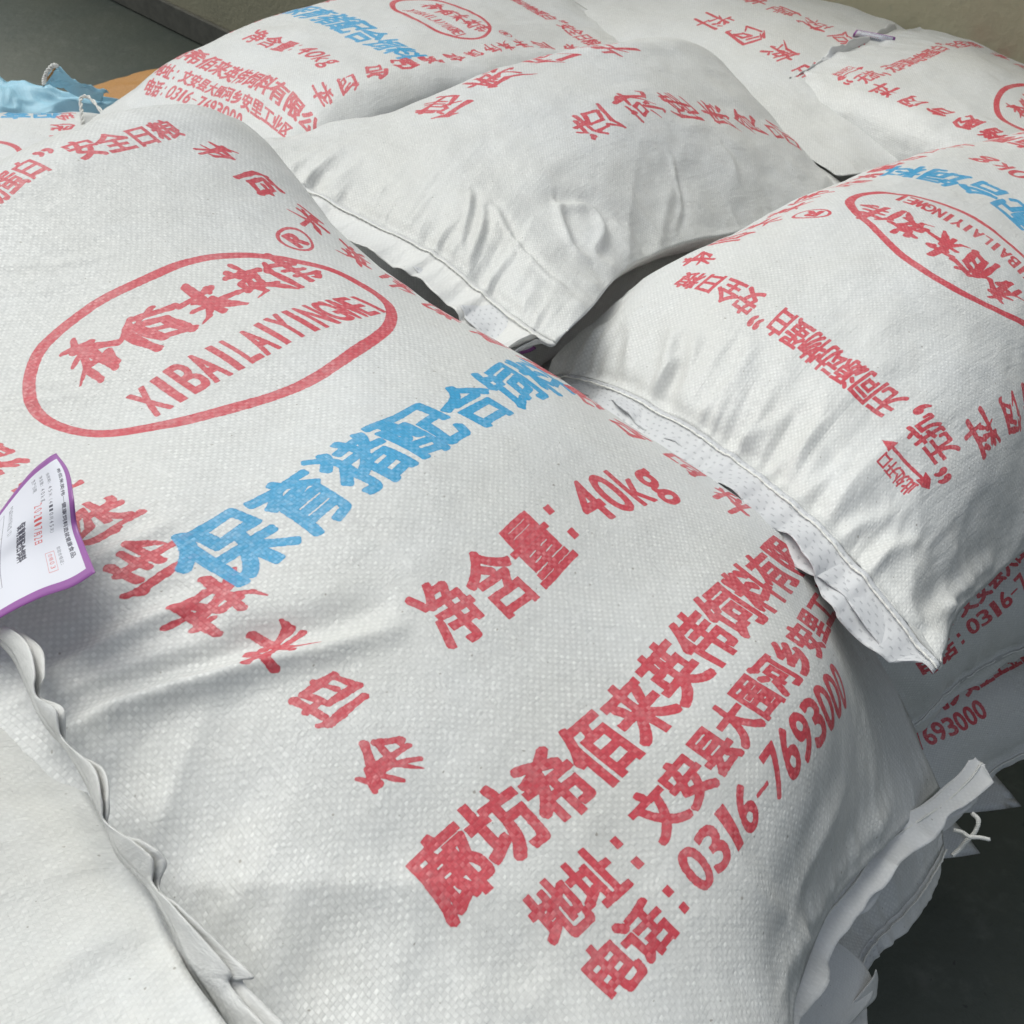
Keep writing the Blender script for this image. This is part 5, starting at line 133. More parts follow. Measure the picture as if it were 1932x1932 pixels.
BRUSH = {
'希': [[(64,3,3),(42,22,8)],[(30,6,4),(64,26,8)],[(6,38,4),(50,31,6),(96,35,6)],[(50,26,7),(34,54,6),(6,74,1.5)],[(30,58,5),(28,88,5)],[(30,57,5),(76,52,6),(73,84,6),(62,88,2.5)],[(50,40,7),(51,100,4)]],
'佰': [[(28,4,4),(20,26,8),(2,46,1.5)],[(18,28,7),(18,96,6)],[(38,15,6),(96,12,7)],[(66,14,6),(54,33,4)],[(42,34,6),(42,90,7)],[(42,34,6),(86,33,7),(84,90,7)],[(46,60,5),(82,59,5)],[(44,87,6),(84,87,6)]],
'来': [[(14,22,6),(86,19,7)],[(28,30,4),(36,44,7)],[(70,29,7),(60,44,3)],[(4,53,6),(97,50,7)],[(50,3,7),(50,98,5)],[(48,54,7),(28,78,5),(2,94,1.2)],[(52,54,4),(74,76,8),(98,91,3)]],
'英': [[(6,17,6),(94,14,7)],[(32,3,6),(34,27,4)],[(68,1,6),(62,27,4)],[(26,38,6),(25,62,6)],[(28,37,6),(76,35,7),(73,62,6)],[(3,63,6),(97,61,7)],[(50,26,7),(48,64,7),(34,84,5),(4,98,1.2)],[(54,65,4),(74,83,8),(98,95,3)]],
'伟': [[(26,4,4),(18,26,8),(1,46,1.5)],[(17,28,7),(17,96,6)],[(38,21,6),(90,18,7)],[(36,41,6),(88,39,6)],[(32,59,6),(92,55,7),(86,78,6),(76,80,2.5)],[(62,3,7),(62,100,6)]],
'健': [[(22,3,4),(14,24,7),(1,40,1.5)],[(14,26,6),(14,96,6)],[(44,14,5),(82,12,5),(79,40,4)],[(38,27,4),(96,24,5)],[(44,39,4),(80,38,4)],[(42,52,4),(88,50,5)],[(38,65,4),(92,62,5)],[(64,1,6),(64,76,5)],[(26,25,4),(36,23,5),(25,48,5)],[(25,48,4),(37,50,5),(21,86,2.5)],[(22,62,4),(44,87,6),(98,93,5)]],
'康': [[(50,1,5),(57,12,7)],[(15,18,5),(94,16,6)],[(20,18,6),(16,60,6),(0,98,1.2)],[(34,30,4),(80,28,5),(77,50,4)],[(26,40,5),(94,38,5)],[(34,51,4),(77,50,4)],[(56,20,6),(56,96,5),(46,93,2.5)],[(32,60,4),(42,69,6)],[(20,88,5),(47,74,3)],[(82,58,6),(66,69,3)],[(60,66,4),(96,92,8)]],
'饲': [[(22,3,6),(2,36,1.5)],[(15,20,5),(36,18,5),(28,31,2.5)],[(15,34,6),(15,86,6),(36,73,2.5)],[(42,14,6),(94,10,7),(91,88,7),(78,91,2.5)],[(46,30,5),(78,28,5)],[(50,46,5),(50,73,5)],[(50,46,5),(77,44,5),(75,71,5)],[(50,71,4),(75,71,4)]],
'料': [[(8,12,4),(18,29,6)],[(44,10,6),(34,29,2.5)],[(1,41,5),(54,38,6)],[(27,3,6),(27,97,6)],[(26,44,6),(2,72,1.5)],[(30,46,3),(50,62,6)],[(62,12,4),(73,23,7)],[(58,34,4),(69,45,7)],[(48,67,4),(99,54,7)],[(84,1,7),(84,99,6)]],
'造': [[(14,5,5),(25,18,8)],[(3,37,5),(25,34,6),(15,57,4),(25,67,5),(13,82,4)],[(6,85,5),(40,89,7),(99,94,4)],[(50,3,5),(39,21,2.5)],[(44,18,5),(90,16,6)],[(33,34,5),(98,32,6)],[(66,1,6),(66,34,6)],[(47,45,5),(48,73,5)],[(47,44,5),(84,42,6),(81,73,5)],[(48,72,5),(81,72,5)]],
'就': [[(25,1,4),(33,11,6)],[(3,19,5),(56,16,5)],[(13,29,4),(14,47,4)],[(13,28,4),(45,28,5),(44,47,4)],[(14,47,4),(44,47,4)],[(30,49,6),(30,95,5),(21,91,2.5)],[(14,60,4),(3,78,2)],[(40,58,4),(53,75,6)],[(56,29,5),(99,26,6)],[(75,3,6),(70,52,5),(49,94,1.5)],[(79,40,5),(79,86,6),(97,87,5),(99,73,2)],[(86,8,4),(96,17,6)]],
'食': [[(50,1,6),(30,27,6),(1,46,1.5)],[(50,3,4),(73,26,7),(99,41,3)],[(47,26,4),(55,33,5)],[(27,38,5),(74,36,6),(73,65,5)],[(30,51,4),(72,50,4)],[(28,65,4),(73,64,4)],[(30,38,5),(30,94,6),(50,82,2.5)],[(78,68,6),(57,81,2.5)],[(46,68,4),(95,96,8)]],
'品': [[(28,8,5),(29,40,5)],[(28,8,5),(72,7,6),(70,40,5)],[(29,39,5),(71,38,5)],[(6,54,5),(8,92,5)],[(6,54,5),(42,53,6),(41,90,5)],[(8,88,5),(41,87,5)],[(55,54,5),(57,92,5)],[(55,54,5),(95,52,6),(92,90,5)],[(57,88,5),(92,87,5)]],
}

class Art:
    """ink mask; u to the right, v down, metres -> pixels."""
    def __init__(s, w, h, px):
        s.px = px; s.W = int(w*px); s.H = int(h*px)
        s.red = np.zeros((s.H, s.W), bool); s.blue = np.zeros((s.H, s.W), bool)
    def put(s, ch, cu, cv, w, h, rot=0, bold=0.0, ink='red', brush=False, box=False, warp=0.0):
        """one letter centred at (cu, cv), w x h metres, turned rot degrees clockwise in the print"""
        R = int(max(w, h)*s.px*.85) + 6; x0 = int(cu*s.px) - R; y0 = int(cv*s.px) - R; n = 2*R
        ca, sa = math.cos(math.radians(rot)), math.sin(math.radians(rot)); fx = cu*s.px - x0; fy = cv*s.px - y0
        def T(a, b):     # a,b in -.5..+.5, b down
            X, Y = a*w*s.px, b*h*s.px
            if warp: X += warp*s.px*math.sin(b*9+cu*70)*w; Y += warp*s.px*math.sin(a*8+cv*50)*h
            return (fx + X*ca - Y*sa, fy + X*sa + Y*ca)
        if brush and ch in BRUSH:
            m = np.zeros((n, n), bool); yy, xx = np.mgrid[0:n, 0:n] + .5; nc, ns = math.cos(math.radians(rot-38)), math.sin(math.radians(rot-38))
            for st in BRUSH[ch]:
                for (ax, ay, ar), (bx, by, br) in zip(st, st[1:]):
                    A, B = T(ax/100-.5, ay/100-.5), T(bx/100-.5, by/100-.5); k = w*s.px/100*brush
                    dx, dy = B[0]-A[0], B[1]-A[1]; L2 = dx*dx+dy*dy+1e-6
                    t = np.clip(((xx-A[0])*dx+(yy-A[1])*dy)/L2, 0, 1)
                    wob = 1 + .12*np.sin(t*7+ax)
                    ex, ey = xx-A[0]-t*dx, yy-A[1]-t*dy
                    m |= (np.abs((ex*nc+ey*ns)*.80)**2.6 + np.abs((-ex*ns+ey*nc)*1.28)**2.6)**(1/2.6) < (ar+(br-ar)*t)*k*wob
        else:
            segs, (bx0, by0, bx1, by1) = glyph(ch)
            if not box:
                if ord(ch) > 0x2fff: bx0, by0, bx1, by1 = .03, -.07, .97, .86
                else: by0, by1 = (0, .72)
            mx, my = (bx0+bx1)/2, (by0+by1)/2; sx, sy = bx1-bx0, by1-by0
            m = fill_edges((n, n), [(T((a[0]-mx)/sx, -(a[1]-my)/sy), T((b[0]-mx)/sx, -(b[1]-my)/sy)) for a, b in segs])
            m = dilate(m, bold*s.px*min(w, h), ink == 'red' and ord(ch) > 0x2fff)
        t = s.red if ink == 'red' else s.blue
        ya, yb, xa, xb = max(y0, 0), min(y0+n, s.H), max(x0, 0), min(x0+n, s.W)
        if yb > ya and xb > xa: t[ya:yb, xa:xb] |= m[ya-y0:yb-y0, xa-x0:xb-x0]
    def ring(s, cu, cv, ru, rv, th, power=2.0, ang=0.0):
        x = (np.arange(s.W)+.5)/s.px - cu; y = ((np.arange(s.H)+.5)/s.px - cv)[:, None]
        X = x*math.cos(ang)+y*math.sin(ang); Y = -x*math.sin(ang)+y*math.cos(ang)
        o = np.abs(X/ru)**power + np.abs(Y/rv)**power < 1
        i = np.abs(X/(ru-th))**power + np.abs(Y/(rv-th))**power < 1
        s.red |= o & ~i
    def rect(s, u0, v0, u1, v1):
        s.red[int(v0*s.px):int(v1*s.px), int(u0*s.px):int(u1*s.px)] = True
    def image(s, name):
        def soft(m):
            f = m.astype(np.float32)
            return (f*2 + np.roll(f, 1, 0) + np.roll(f, -1, 0) + np.roll(f, 1, 1) + np.roll(f, -1, 1)) / 6
        im = bpy.data.images.new(name, s.W, s.H, alpha=True, float_buffer=False); im.colorspace_settings.name = 'Non-Color'
        a = np.zeros((s.H, s.W, 4), np.float32); a[..., 0] = soft(s.red); a[..., 1] = soft(s.blue); a[..., 3] = 1
        im.pixels.foreach_set(a[::-1].ravel()); im.update(); return im

def front_art():
    A = Art(BW, BL, 3000)
    # first line under the mouth of the sack
    top = '“无抗，无同源动物蛋白”安全日粮'
    n = len(top)
    for i, ch in enumerate(top):
        u = .095 + .345*i/(n-1)
        if ch in '“”':
            A.put(ch, u, .128, .012, .012, bold=.09, box=True)
        elif ch == '，': A.put(',', u-.004, .153, .007, .014, bold=.12, box=True)
        else: A.put(ch, u, .14, .0225, .029, bold=.040)
    # opening mark: arrow and the words above it
    A.rect(.100, .1085, .150, .1115)
    for k in range(-7, 8):
        w = (7-abs(k))/7
        A.rect(.146, .110+k*.0008, .146+.012*w+.001, .110+(k+1)*.0008)
        A.rect(.093+.006*abs(k)/7, .110+k*.0008, .105+.003*abs(k)/7, .110+(k+1)*.0008)
    for i, ch in enumerate('此处开口'): A.put(ch, .108+i*.0115, .095, .011, .016, bold=.05)
    # side columns
    col = '希佰来英伟保育猪配合饲料'
    for i, ch in enumerate(col):
        v = .185 + .049*i
        br = 1.12 if ch in BRUSH else 0
        A.put(ch, .46, v, .033, .034, rot=90, brush=br, bold=.035, warp=.09)
        A.put(ch, .11, .724-.049*i, .033, .034, rot=-90, brush=br, bold=.035, warp=.09)
    # oval mark
    A.ring(.2875, .362, .125, .089, .0085, 2.1)
    for i, ch in enumerate('希佰来英伟'):
        A.put(ch, .218+.038*i, .336-.002*i, .034, .052, brush=1.45, warp=.10)
    for i, ch in enumerate('XIBAILAIYINGWEI'):
        wd = dict(I=.0038, W=.0138, X=.0104, L=.0084).get(ch, .0098)
        A.put(ch, .215+.01145*i, .401, wd, .030, bold=.075 if ch != 'I' else .12, box=True)
    A.ring(.415, .285, .0165, .0150, .0026)
    A.put('R', .415, .285, .013, .016, bold=.12, box=True)
    for i, ch in enumerate('保育猪配合饲料'):
        A.put(ch, .137+.048*i, .548, .045, .057, bold=.040, ink='blue', warp=.03)
    for i, ch in enumerate('净含量'):
        A.put(ch, .198+.0375*i, .672, .0345, .047, bold=.032)
    A.rect(.297, .657, .302, .664); A.rect(.297, .680, .302, .687)
    for ch, u, wd, v, h in (('4', .329, .019, .672, .037), ('0', .352, .018, .672, .037), ('k', .374, .016, .672, .037), ('g', .397, .019, .681, .037)):
        A.put(ch, u, v, wd, h, bold=.055, box=True)
    for i, ch in enumerate('廊坊希佰来英伟饲料有限公司'):
        A.put(ch, .097+.0345*i, .792, .0325, .044, bold=.040)
    for i, ch in enumerate('地址'): A.put(ch, .121+.0245*i, .846, .0235, .031, bold=.05)
    for v in (.840, .855): A.rect(.1655, v-.003, .1695, v+.003)
    for i, ch in enumerate('文安县大围河乡安里工业区'):
        A.put(ch, .193+.0235*i, .843, .022, .030, bold=.045)
    for i, ch in enumerate('电话'): A.put(ch, .121+.0245*i, .884, .0235, .030, bold=.05)
    for v in (.878, .892): A.rect(.1655, v-.003, .1695, v+.003)
    for i, ch in enumerate('0316-7693000'):
        if ch == '-': A.rect(.186+.0150*i-.0055, .881, .186+.0150*i+.0055, .8835)
        else: A.put(ch, .186+.0150*i, .882, (.0066 if ch == '1' else .0125), .028, bold=.075, box=True)
    return A.image('front_print')

def back_art():
    A = Art(BW, BL, 2000)
    for i, ch in enumerate('健康饲料'): A.put(ch, .36, .27+.10*i, .062, .072, brush=.85, warp=.08)
    for i, ch in enumerate('造就健康食品'): A.put(ch, .20, .36+.085*i, .052, .066, brush=.9, warp=.08)
    return A.image('back_print')

IMG_F = front_art(); IMG_B = back_art()

# ------------------------------------------------------------------ materials
def nodes_of(name):
    m = bpy.data.materials.new(name); m.use_nodes = True; t = m.node_tree; return m, t, t.nodes['Principled BSDF']
def M_(t, op, a, b=None, c=None):
    n = t.nodes.new('ShaderNodeMath'); n.operation = op
    for i, x in enumerate((a, b, c)):
        if x is None: continue
        if isinstance(x, (int, float)): n.inputs[i].default_value = x
        else: t.links.new(x, n.inputs[i])
    return n.outputs[0]
def mixc(t, f, a, b, mode='MIX'):
    n = t.nodes.new('ShaderNodeMix'); n.data_type = 'RGBA'; n.blend_type = mode
    if isinstance(f, (int, float)): n.inputs[0].default_value = f
    else: t.links.new(f, n.inputs[0])
    for i, x in ((6, a), (7, b)):
        if isinstance(x, tuple): n.inputs[i].default_value = (*x, 1)
        else: t.links.new(x, n.inputs[i])
    return n.outputs[2]
def noise(t, vec, scale, detail=3, rough=.55, dist=0.0):
    n = t.nodes.new('ShaderNodeTexNoise'); n.inputs['Scale'].default_value = scale; n.inputs['Detail'].default_value = detail
    n.inputs['Roughness'].default_value = rough; n.inputs['Distortion'].default_value = dist
    if vec is not None: t.links.new(vec, n.inputs['Vector'])
    return n.outputs['Fac']
def ramp(t, f, p0, p1, c0=(0, 0, 0), c1=(1, 1, 1)):
    n = t.nodes.new('ShaderNodeValToRGB'); n.color_ramp.elements[0].position = p0; n.color_ramp.elements[1].position = p1
    n.color_ramp.elements[0].color = (*c0, 1); n.color_ramp.elements[1].color = (*c1, 1); t.links.new(f, n.inputs[0]); return n.outputs[0]

def woven(name, img=None, base=(.665, .668, .655), seed=0.0, tape=.0025, ink=1.0, weave=1.0, inks=((.56, .065, .085), (.05, .33, .58))):
    """woven polypropylene: flat tapes over and under each other, thin film gloss, ink sitting on the tapes"""
    m, t, b = nodes_of(name)
    uv = t.nodes.new('ShaderNodeUVMap'); uv.uv_map = 'cloth'
    off = t.nodes.new('ShaderNodeVectorMath'); off.operation = 'ADD'; off.inputs[1].default_value = (seed*.37, seed*.61, 0); t.links.new(uv.outputs[0], off.inputs[0])
    P = off.outputs[0]
    nn = t.nodes.new('ShaderNodeTexNoise'); nn.inputs['Scale'].default_value = 60; nn.inputs['Detail'].default_value = 2; t.links.new(P, nn.inputs['Vector'])
    jit = t.nodes.new('ShaderNodeVectorMath'); jit.operation = 'SCALE'; jit.inputs['Scale'].default_value = .0016; t.links.new(nn.outputs['Color'], jit.inputs[0])
    ad = t.nodes.new('ShaderNodeVectorMath'); ad.operation = 'ADD'; t.links.new(P, ad.inputs[0]); t.links.new(jit.outputs[0], ad.inputs[1])
    sc = t.nodes.new('ShaderNodeVectorMath'); sc.operation = 'SCALE'; sc.inputs['Scale'].default_value = 1/tape; t.links.new(ad.outputs[0], sc.inputs[0])
    sp = t.nodes.new('ShaderNodeSeparateXYZ'); t.links.new(sc.outputs[0], sp.inputs[0]); x, y = sp.outputs[0], sp.outputs[1]
    sx = M_(t, 'SINE', M_(t, 'MULTIPLY', x, math.pi)); sy = M_(t, 'SINE', M_(t, 'MULTIPLY', y, math.pi))
    chk = M_(t, 'MULTIPLY', sx, sy)                                  # -1..1 checker of tape crossings
    hard = M_(t, 'MULTIPLY', M_(t, 'TANH', M_(t, 'MULTIPLY', chk, 4.0)), .5)
    ax = M_(t, 'ABSOLUTE', sx); ay = M_(t, 'ABSOLUTE', sy)
    groove = M_(t, 'MINIMUM', M_(t, 'MULTIPLY', ax, 5.0), 1.0); groove2 = M_(t, 'MINIMUM', M_(t, 'MULTIPLY', ay, 5.0), 1.0)
    gr = M_(t, 'MULTIPLY', groove, groove2)
    fl = t.nodes.new('ShaderNodeVectorMath'); fl.operation = 'FLOOR'; t.links.new(sc.outputs[0], fl.inputs[0])
    wn = t.nodes.new('ShaderNodeTexWhiteNoise'); wn.noise_dimensions = '3D'; t.links.new(fl.outputs[0], wn.inputs['Vector'])
    cell = wn.outputs['Value']
    wspn = t.nodes.new('ShaderNodeSeparateColor'); t.links.new(wn.outputs['Color'], wspn.inputs[0])
    # colour
    vis = ramp(t, noise(t, P, 9.0, 3, .6), .30, .62, (.35, .35, .35))
    spark = M_(t, 'MULTIPLY', M_(t, 'GREATER_THAN', cell, .93), .055*weave)  # glints put into the colour: a few tape cells lightened
    patch = noise(t, P, 5.0, 4, .6); streak = noise(t, P, 38.0, 5, .65, .4)
    c = mixc(t, ramp(t, patch, .35, .70), base, (base[0]*.955, base[1]*.945, base[2]*.915))
    c = mixc(t, M_(t, 'MULTIPLY', ramp(t, streak, .50, .72), .35), c, (base[0]*.93, base[1]*.91, base[2]*.885))
    smud = noise(t, P, 2.3, 5, .65, .3); dots = noise(t, P, 260.0, 1, .4)
    c = mixc(t, M_(t, 'MULTIPLY', ramp(t, smud, .52, .75), .55), c, (base[0]*.90, base[1]*.88, base[2]*.84))
    c = mixc(t, M_(t, 'MULTIPLY', ramp(t, dots, .765, .785), .6), c, (.22, .19, .15))
    lum = M_(t, 'ADD', M_(t, 'MULTIPLY', hard, .135*weave), M_(t, 'MULTIPLY', M_(t, 'SUBTRACT', cell, .5), .08*weave))
    lum = M_(t, 'ADD', lum, M_(t, 'MULTIPLY', M_(t, 'SUBTRACT', gr, 1.0), .16*weave))
    lum = M_(t, 'ADD', M_(t, 'ADD', M_(t, 'MULTIPLY', lum, vis), 1.03), spark)
    if img:
        uvp = t.nodes.new('ShaderNodeUVMap'); uvp.uv_map = 'print'
        # ink bleeds a little along the tapes
        jj = t.nodes.new('ShaderNodeVectorMath'); jj.operation = 'SUBTRACT'; t.links.new(wn.outputs['Color'], jj.inputs[0]); jj.inputs[1].default_value = (.5, .5, .5)
        js = t.nodes.new('ShaderNodeVectorMath'); js.operation = 'SCALE'; js.inputs['Scale'].default_value = .00035; t.links.new(jj.outputs[0], js.inputs[0])
        ja = t.nodes.new('ShaderNodeVectorMath'); ja.operation = 'ADD'; t.links.new(uvp.outputs[0], ja.inputs[0]); t.links.new(js.outputs[0], ja.inputs[1])
        ti = t.nodes.new('ShaderNodeTexImage'); ti.image = img; ti.extension = 'CLIP'; ti.interpolation = 'Cubic'; t.links.new(ja.outputs[0], ti.inputs[0])
        sc_ = t.nodes.new('ShaderNodeSeparateColor'); t.links.new(ti.outputs[0], sc_.inputs[0])
        inkn = noise(t, P, 240.0, 3, .6); fade = noise(t, P, 22.0, 2, .5)
        cov = M_(t, 'ADD', M_(t, 'MULTIPLY', M_(t, 'SUBTRACT', cell, .5), -.12), M_(t, 'MULTIPLY', hard, -.05))
        cov = M_(t, 'ADD', M_(t, 'ADD', cov, .95*ink), M_(t, 'MULTIPLY', M_(t, 'SUBTRACT', fade, .5), .35))
        cov = M_(t, 'ADD', cov, M_(t, 'MULTIPLY', M_(t, 'SUBTRACT', inkn, .5), .35))
        cov = M_(t, 'MINIMUM', M_(t, 'MAXIMUM', cov, 0.0), 1.0)
        # denser rim where the ink pools
        for k, inkc in ((0, inks[0]), (1, inks[1])):
            v = sc_.outputs[k]; f = M_(t, 'MULTIPLY', ramp(t, v, .30, .62), cov)
            c = mixc(t, f, c, inkc)
            rim = M_(t, 'MULTIPLY', M_(t, 'MULTIPLY', M_(t, 'MULTIPLY', v, M_(t, 'SUBTRACT', 1.0, v)), 4.0), .45)
            c = mixc(t, rim, c, (inkc[0]*.8, inkc[1]*.7, inkc[2]*.8))
    lc = t.nodes.new('ShaderNodeCombineColor')
    for i in range(3): t.links.new(lum, lc.inputs[i])
    c = mixc(t, 1.0, c, lc.outputs[0], 'MULTIPLY')
    t.links.new(c, b.inputs['Base Color'])
    t.links.new(M_(t, 'ADD', M_(t, 'MULTIPLY', wspn.outputs[1], .25), .30), b.inputs['Roughness'])
    b.inputs['Specular IOR Level'].default_value = .45
    # relief: crossings, tape edges, loose tilt of single tapes, tiny film wrinkles
    tilt = M_(t, 'MULTIPLY', M_(t, 'SUBTRACT', wspn.outputs[0], .5), chk)
    hgt = M_(t, 'ADD', M_(t, 'MULTIPLY', hard, .32*weave), M_(t, 'MULTIPLY', tilt, .8*weave))
    hgt = M_(t, 'ADD', hgt, M_(t, 'MULTIPLY', gr, .35*weave))
    st = t.nodes.new('ShaderNodeVectorMath'); st.operation = 'MULTIPLY'; st.inputs[1].default_value = (1, .22, 1); t.links.new(P, st.inputs[0])
    hgt = M_(t, 'ADD', hgt, M_(t, 'MULTIPLY', noise(t, st.outputs[0], 130.0, 4, .6, .6), 4.0))
    fine = noise(t, P, 330.0, 3, .6); film = noise(t, P, 60.0, 4, .6, 1.0)
    hgt = M_(t, 'ADD', hgt, M_(t, 'MULTIPLY', fine, .8)); hgt = M_(t, 'ADD', hgt, M_(t, 'MULTIPLY', film, 3.2))
    bp = t.nodes.new('ShaderNodeBump'); bp.inputs['Strength'].default_value = 1.0; bp.inputs['Distance'].default_value = .00020
    t.links.new(hgt, bp.inputs['Height']); t.links.new(bp.outputs[0], b.inputs['Normal'])
    return m

def liner(name, base=(.76, .765, .775), dash=True):
    """smooth laminated film with rows of small pressed dashes"""
    m, t, b = nodes_of(name)
    uv = t.nodes.new('ShaderNodeUVMap'); uv.uv_map = 'cloth'; P = uv.outputs[0]
    c = mixc(t, ramp(t, noise(t, P, 30, 4), .4, .7), base, (base[0]*.92, base[1]*.92, base[2]*.92))
    hgt = noise(t, P, 130, 4, .6, .8)
    if dash:
        sp = t.nodes.new('ShaderNodeSeparateXYZ'); t.links.new(P, sp.inputs[0])
        row = M_(t, 'FLOOR', M_(t, 'MULTIPLY', sp.outputs[1], 1/.0045))
        fx = M_(t, 'FRACT', M_(t, 'ADD', M_(t, 'MULTIPLY', sp.outputs[0], 1/.0085), M_(t, 'MULTIPLY', row, .5)))
        fy = M_(t, 'FRACT', M_(t, 'MULTIPLY', sp.outputs[1], 1/.0045))
        d = M_(t, 'MULTIPLY', M_(t, 'LESS_THAN', M_(t, 'ABSOLUTE', M_(t, 'SUBTRACT', fx, .5)), .16), M_(t, 'LESS_THAN', M_(t, 'ABSOLUTE', M_(t, 'SUBTRACT', fy, .5)), .13))
        c = mixc(t, M_(t, 'MULTIPLY', d, .45), c, (.35, .36, .38)); hgt = M_(t, 'SUBTRACT', hgt, M_(t, 'MULTIPLY', d, .6))
    t.links.new(c, b.inputs['Base Color']); b.inputs['Roughness'].default_value = .42
    bp = t.nodes.new('ShaderNodeBump'); bp.inputs['Distance'].default_value = .0006; t.links.new(hgt, bp.inputs['Height']); t.links.new(bp.outputs[0], b.inputs['Normal'])
    tr = t.nodes.new('ShaderNodeBsdfTranslucent'); tr.inputs[0].default_value = (*base, 1)
    mx = t.nodes.new('ShaderNodeMixShader'); mx.inputs[0].default_value = .22
    t.links.new(b.outputs[0], mx.inputs[1]); t.links.new(tr.outputs[0], mx.inputs[2])
    t.links.new(mx.outputs[0], t.nodes['Material Output'].inputs[0])
    return m

def plain(name, col, rough=.8, scale=60, bump=.0004, var=.12):
    m, t, b = nodes_of(name); tc = t.nodes.new('ShaderNodeTexCoord'); P = tc.outputs['Object']
    c = mixc(t, ramp(t, noise(t, P, scale, 5), .35, .7), col, tuple(x*(1-var) for x in col)); t.links.new(c, b.inputs['Base Color'])
    b.inputs['Roughness'].default_value = rough
    bp = t.nodes.new('ShaderNodeBump'); bp.inputs['Distance'].default_value = bump; t.links.new(noise(t, P, scale*4, 4), bp.inputs['Height']); t.links.new(bp.outputs[0], b.inputs['Normal'])
    return m

MAT_THREAD = plain('cotton_thread', (.86, .85, .80), .9, 900, .0001, .12)
MAT_LINER = liner('laminated_liner'); MAT_HEMW = woven('hem_cloth_white', None, base=(.78, .78, .775), weave=.35, seed=31); MAT_HEM = woven('hem_cloth', None, base=(.68, .68, .67), weave=.4, seed=32)

# ------------------------------------------------------------------ mesh helpers
def link_mesh(name, verts, faces, mat, parent=None, uv=None, uv2=None, smooth=True):
    me = bpy.data.meshes.new(name); me.from_pydata([tuple(v) for v in verts], [], faces); me.update()
    li = np.zeros(len(me.loops), np.int32); me.loops.foreach_get('vertex_index', li)
    if uv is not None:
        l = me.uv_layers.new(name='cloth'); l.data.foreach_set('uv', np.asarray(uv, np.float32)[li].ravel())
    if uv2 is not None:
        l = me.uv_layers.new(name='print'); l.data.foreach_set('uv', np.asarray(uv2, np.float32)[li].ravel())
    if smooth: me.polygons.foreach_set('use_smooth', np.ones(len(me.polygons), bool))
    me.materials.append(mat); o = bpy.data.objects.new(name, me); C.objects.link(o)
    if parent is not None: o.parent = parent
    return o

def grid_faces(nj, ni, off=0, flip=False):
    J, I = np.meshgrid(np.arange(nj-1), np.arange(ni-1), indexing='ij'); a = (J*ni+I).ravel()+off
    f = np.stack([a, a+ni, a+ni+1, a+1], 1) if not flip else np.stack([a, a+1, a+ni+1, a+ni], 1)
    return f

def tube(path, r, sides=6):
    P = np.asarray(path, float); n = len(P); T = np.gradient(P, axis=0); T /= np.linalg.norm(T, axis=1)[:, None] + 1e-9
    up = np.array([.3, .2, 1.]); N = np.cross(T, up); N /= np.linalg.norm(N, axis=1)[:, None] + 1e-9; B = np.cross(T, N)
    r = np.broadcast_to(r, (n,)); vs = []
    for k in range(n):
        for s in range(sides):
            a = 2*math.pi*s/sides + k*.25; vs.append(P[k] + r[k]*(math.cos(a)*N[k] + math.sin(a)*B[k]))
    fs = [(k*sides+s, k*sides+(s+1) % sides, (k+1)*sides+(s+1) % sides, (k+1)*sides+s) for k in range(n-1) for s in range(sides)]
    fs += [tuple(range(sides))[::-1], tuple((n-1)*sides+s for s in range(sides))]
    return vs, fs

def twisted(path, r, n=70, strands=2, turns=9):
    """a thin cord of plied strands along a path"""
    P = smooth_path(path, n); T = np.gradient(P, axis=0); T /= np.linalg.norm(T, axis=1)[:, None]+1e-9
    N = np.cross(T, [.2, .1, 1.]); N /= np.linalg.norm(N, axis=1)[:, None]+1e-9; B = np.cross(T, N); V = []; F = []
    for s in range(strands):
        a = np.linspace(0, turns*2*math.pi, n) + 2*math.pi*s/strands
        Q = P + r*.75*(np.cos(a)[:, None]*N + np.sin(a)[:, None]*B)
        v, f = tube(Q, r*.7, 5); F += [tuple(i+len(V) for i in q) for q in f]; V += v
    return V, F

def tag(o, label=None, cat=None, group=None, kind=None):
    if label: o['label'] = label
    if cat: o['category'] = cat
    if group: o['group'] = group
    if kind: o['kind'] = kind
    return o

# ------------------------------------------------------------------ sacks
def ridged(x, y, seed):
    n = vnoise(x, y, seed); return (1-np.abs(n)*2)

def fold(G, side, k, a, e=1.0):
    """bend the outer k knots of one side over and down, keeping the cloth's length"""
    g = G if side[0] == 'v' else G.transpose(1, 0, 2)
    if side[1] == '0': g = g[::-1]
    n = len(g); st = (BL/(NV-1)) if side[0] == 'v' else (BW/(NU-1))
    for j in range(n-k, n):
        d = g[j-1]-g[j-2]; d /= np.linalg.norm(d, axis=1)[:, None]; aa = np.interp(np.linspace(0, 1, len(d)), np.linspace(0, 1, len(a)), a)[:, None]*(1-(1-e)*(k-1-(j-(n-k)))/max(k-1, 1))
        d = d*(1-aa)+np.array([0, 0, -1.0])*aa; d /= np.linalg.norm(d, axis=1)[:, None]; g[j] = g[j-1]+d*st

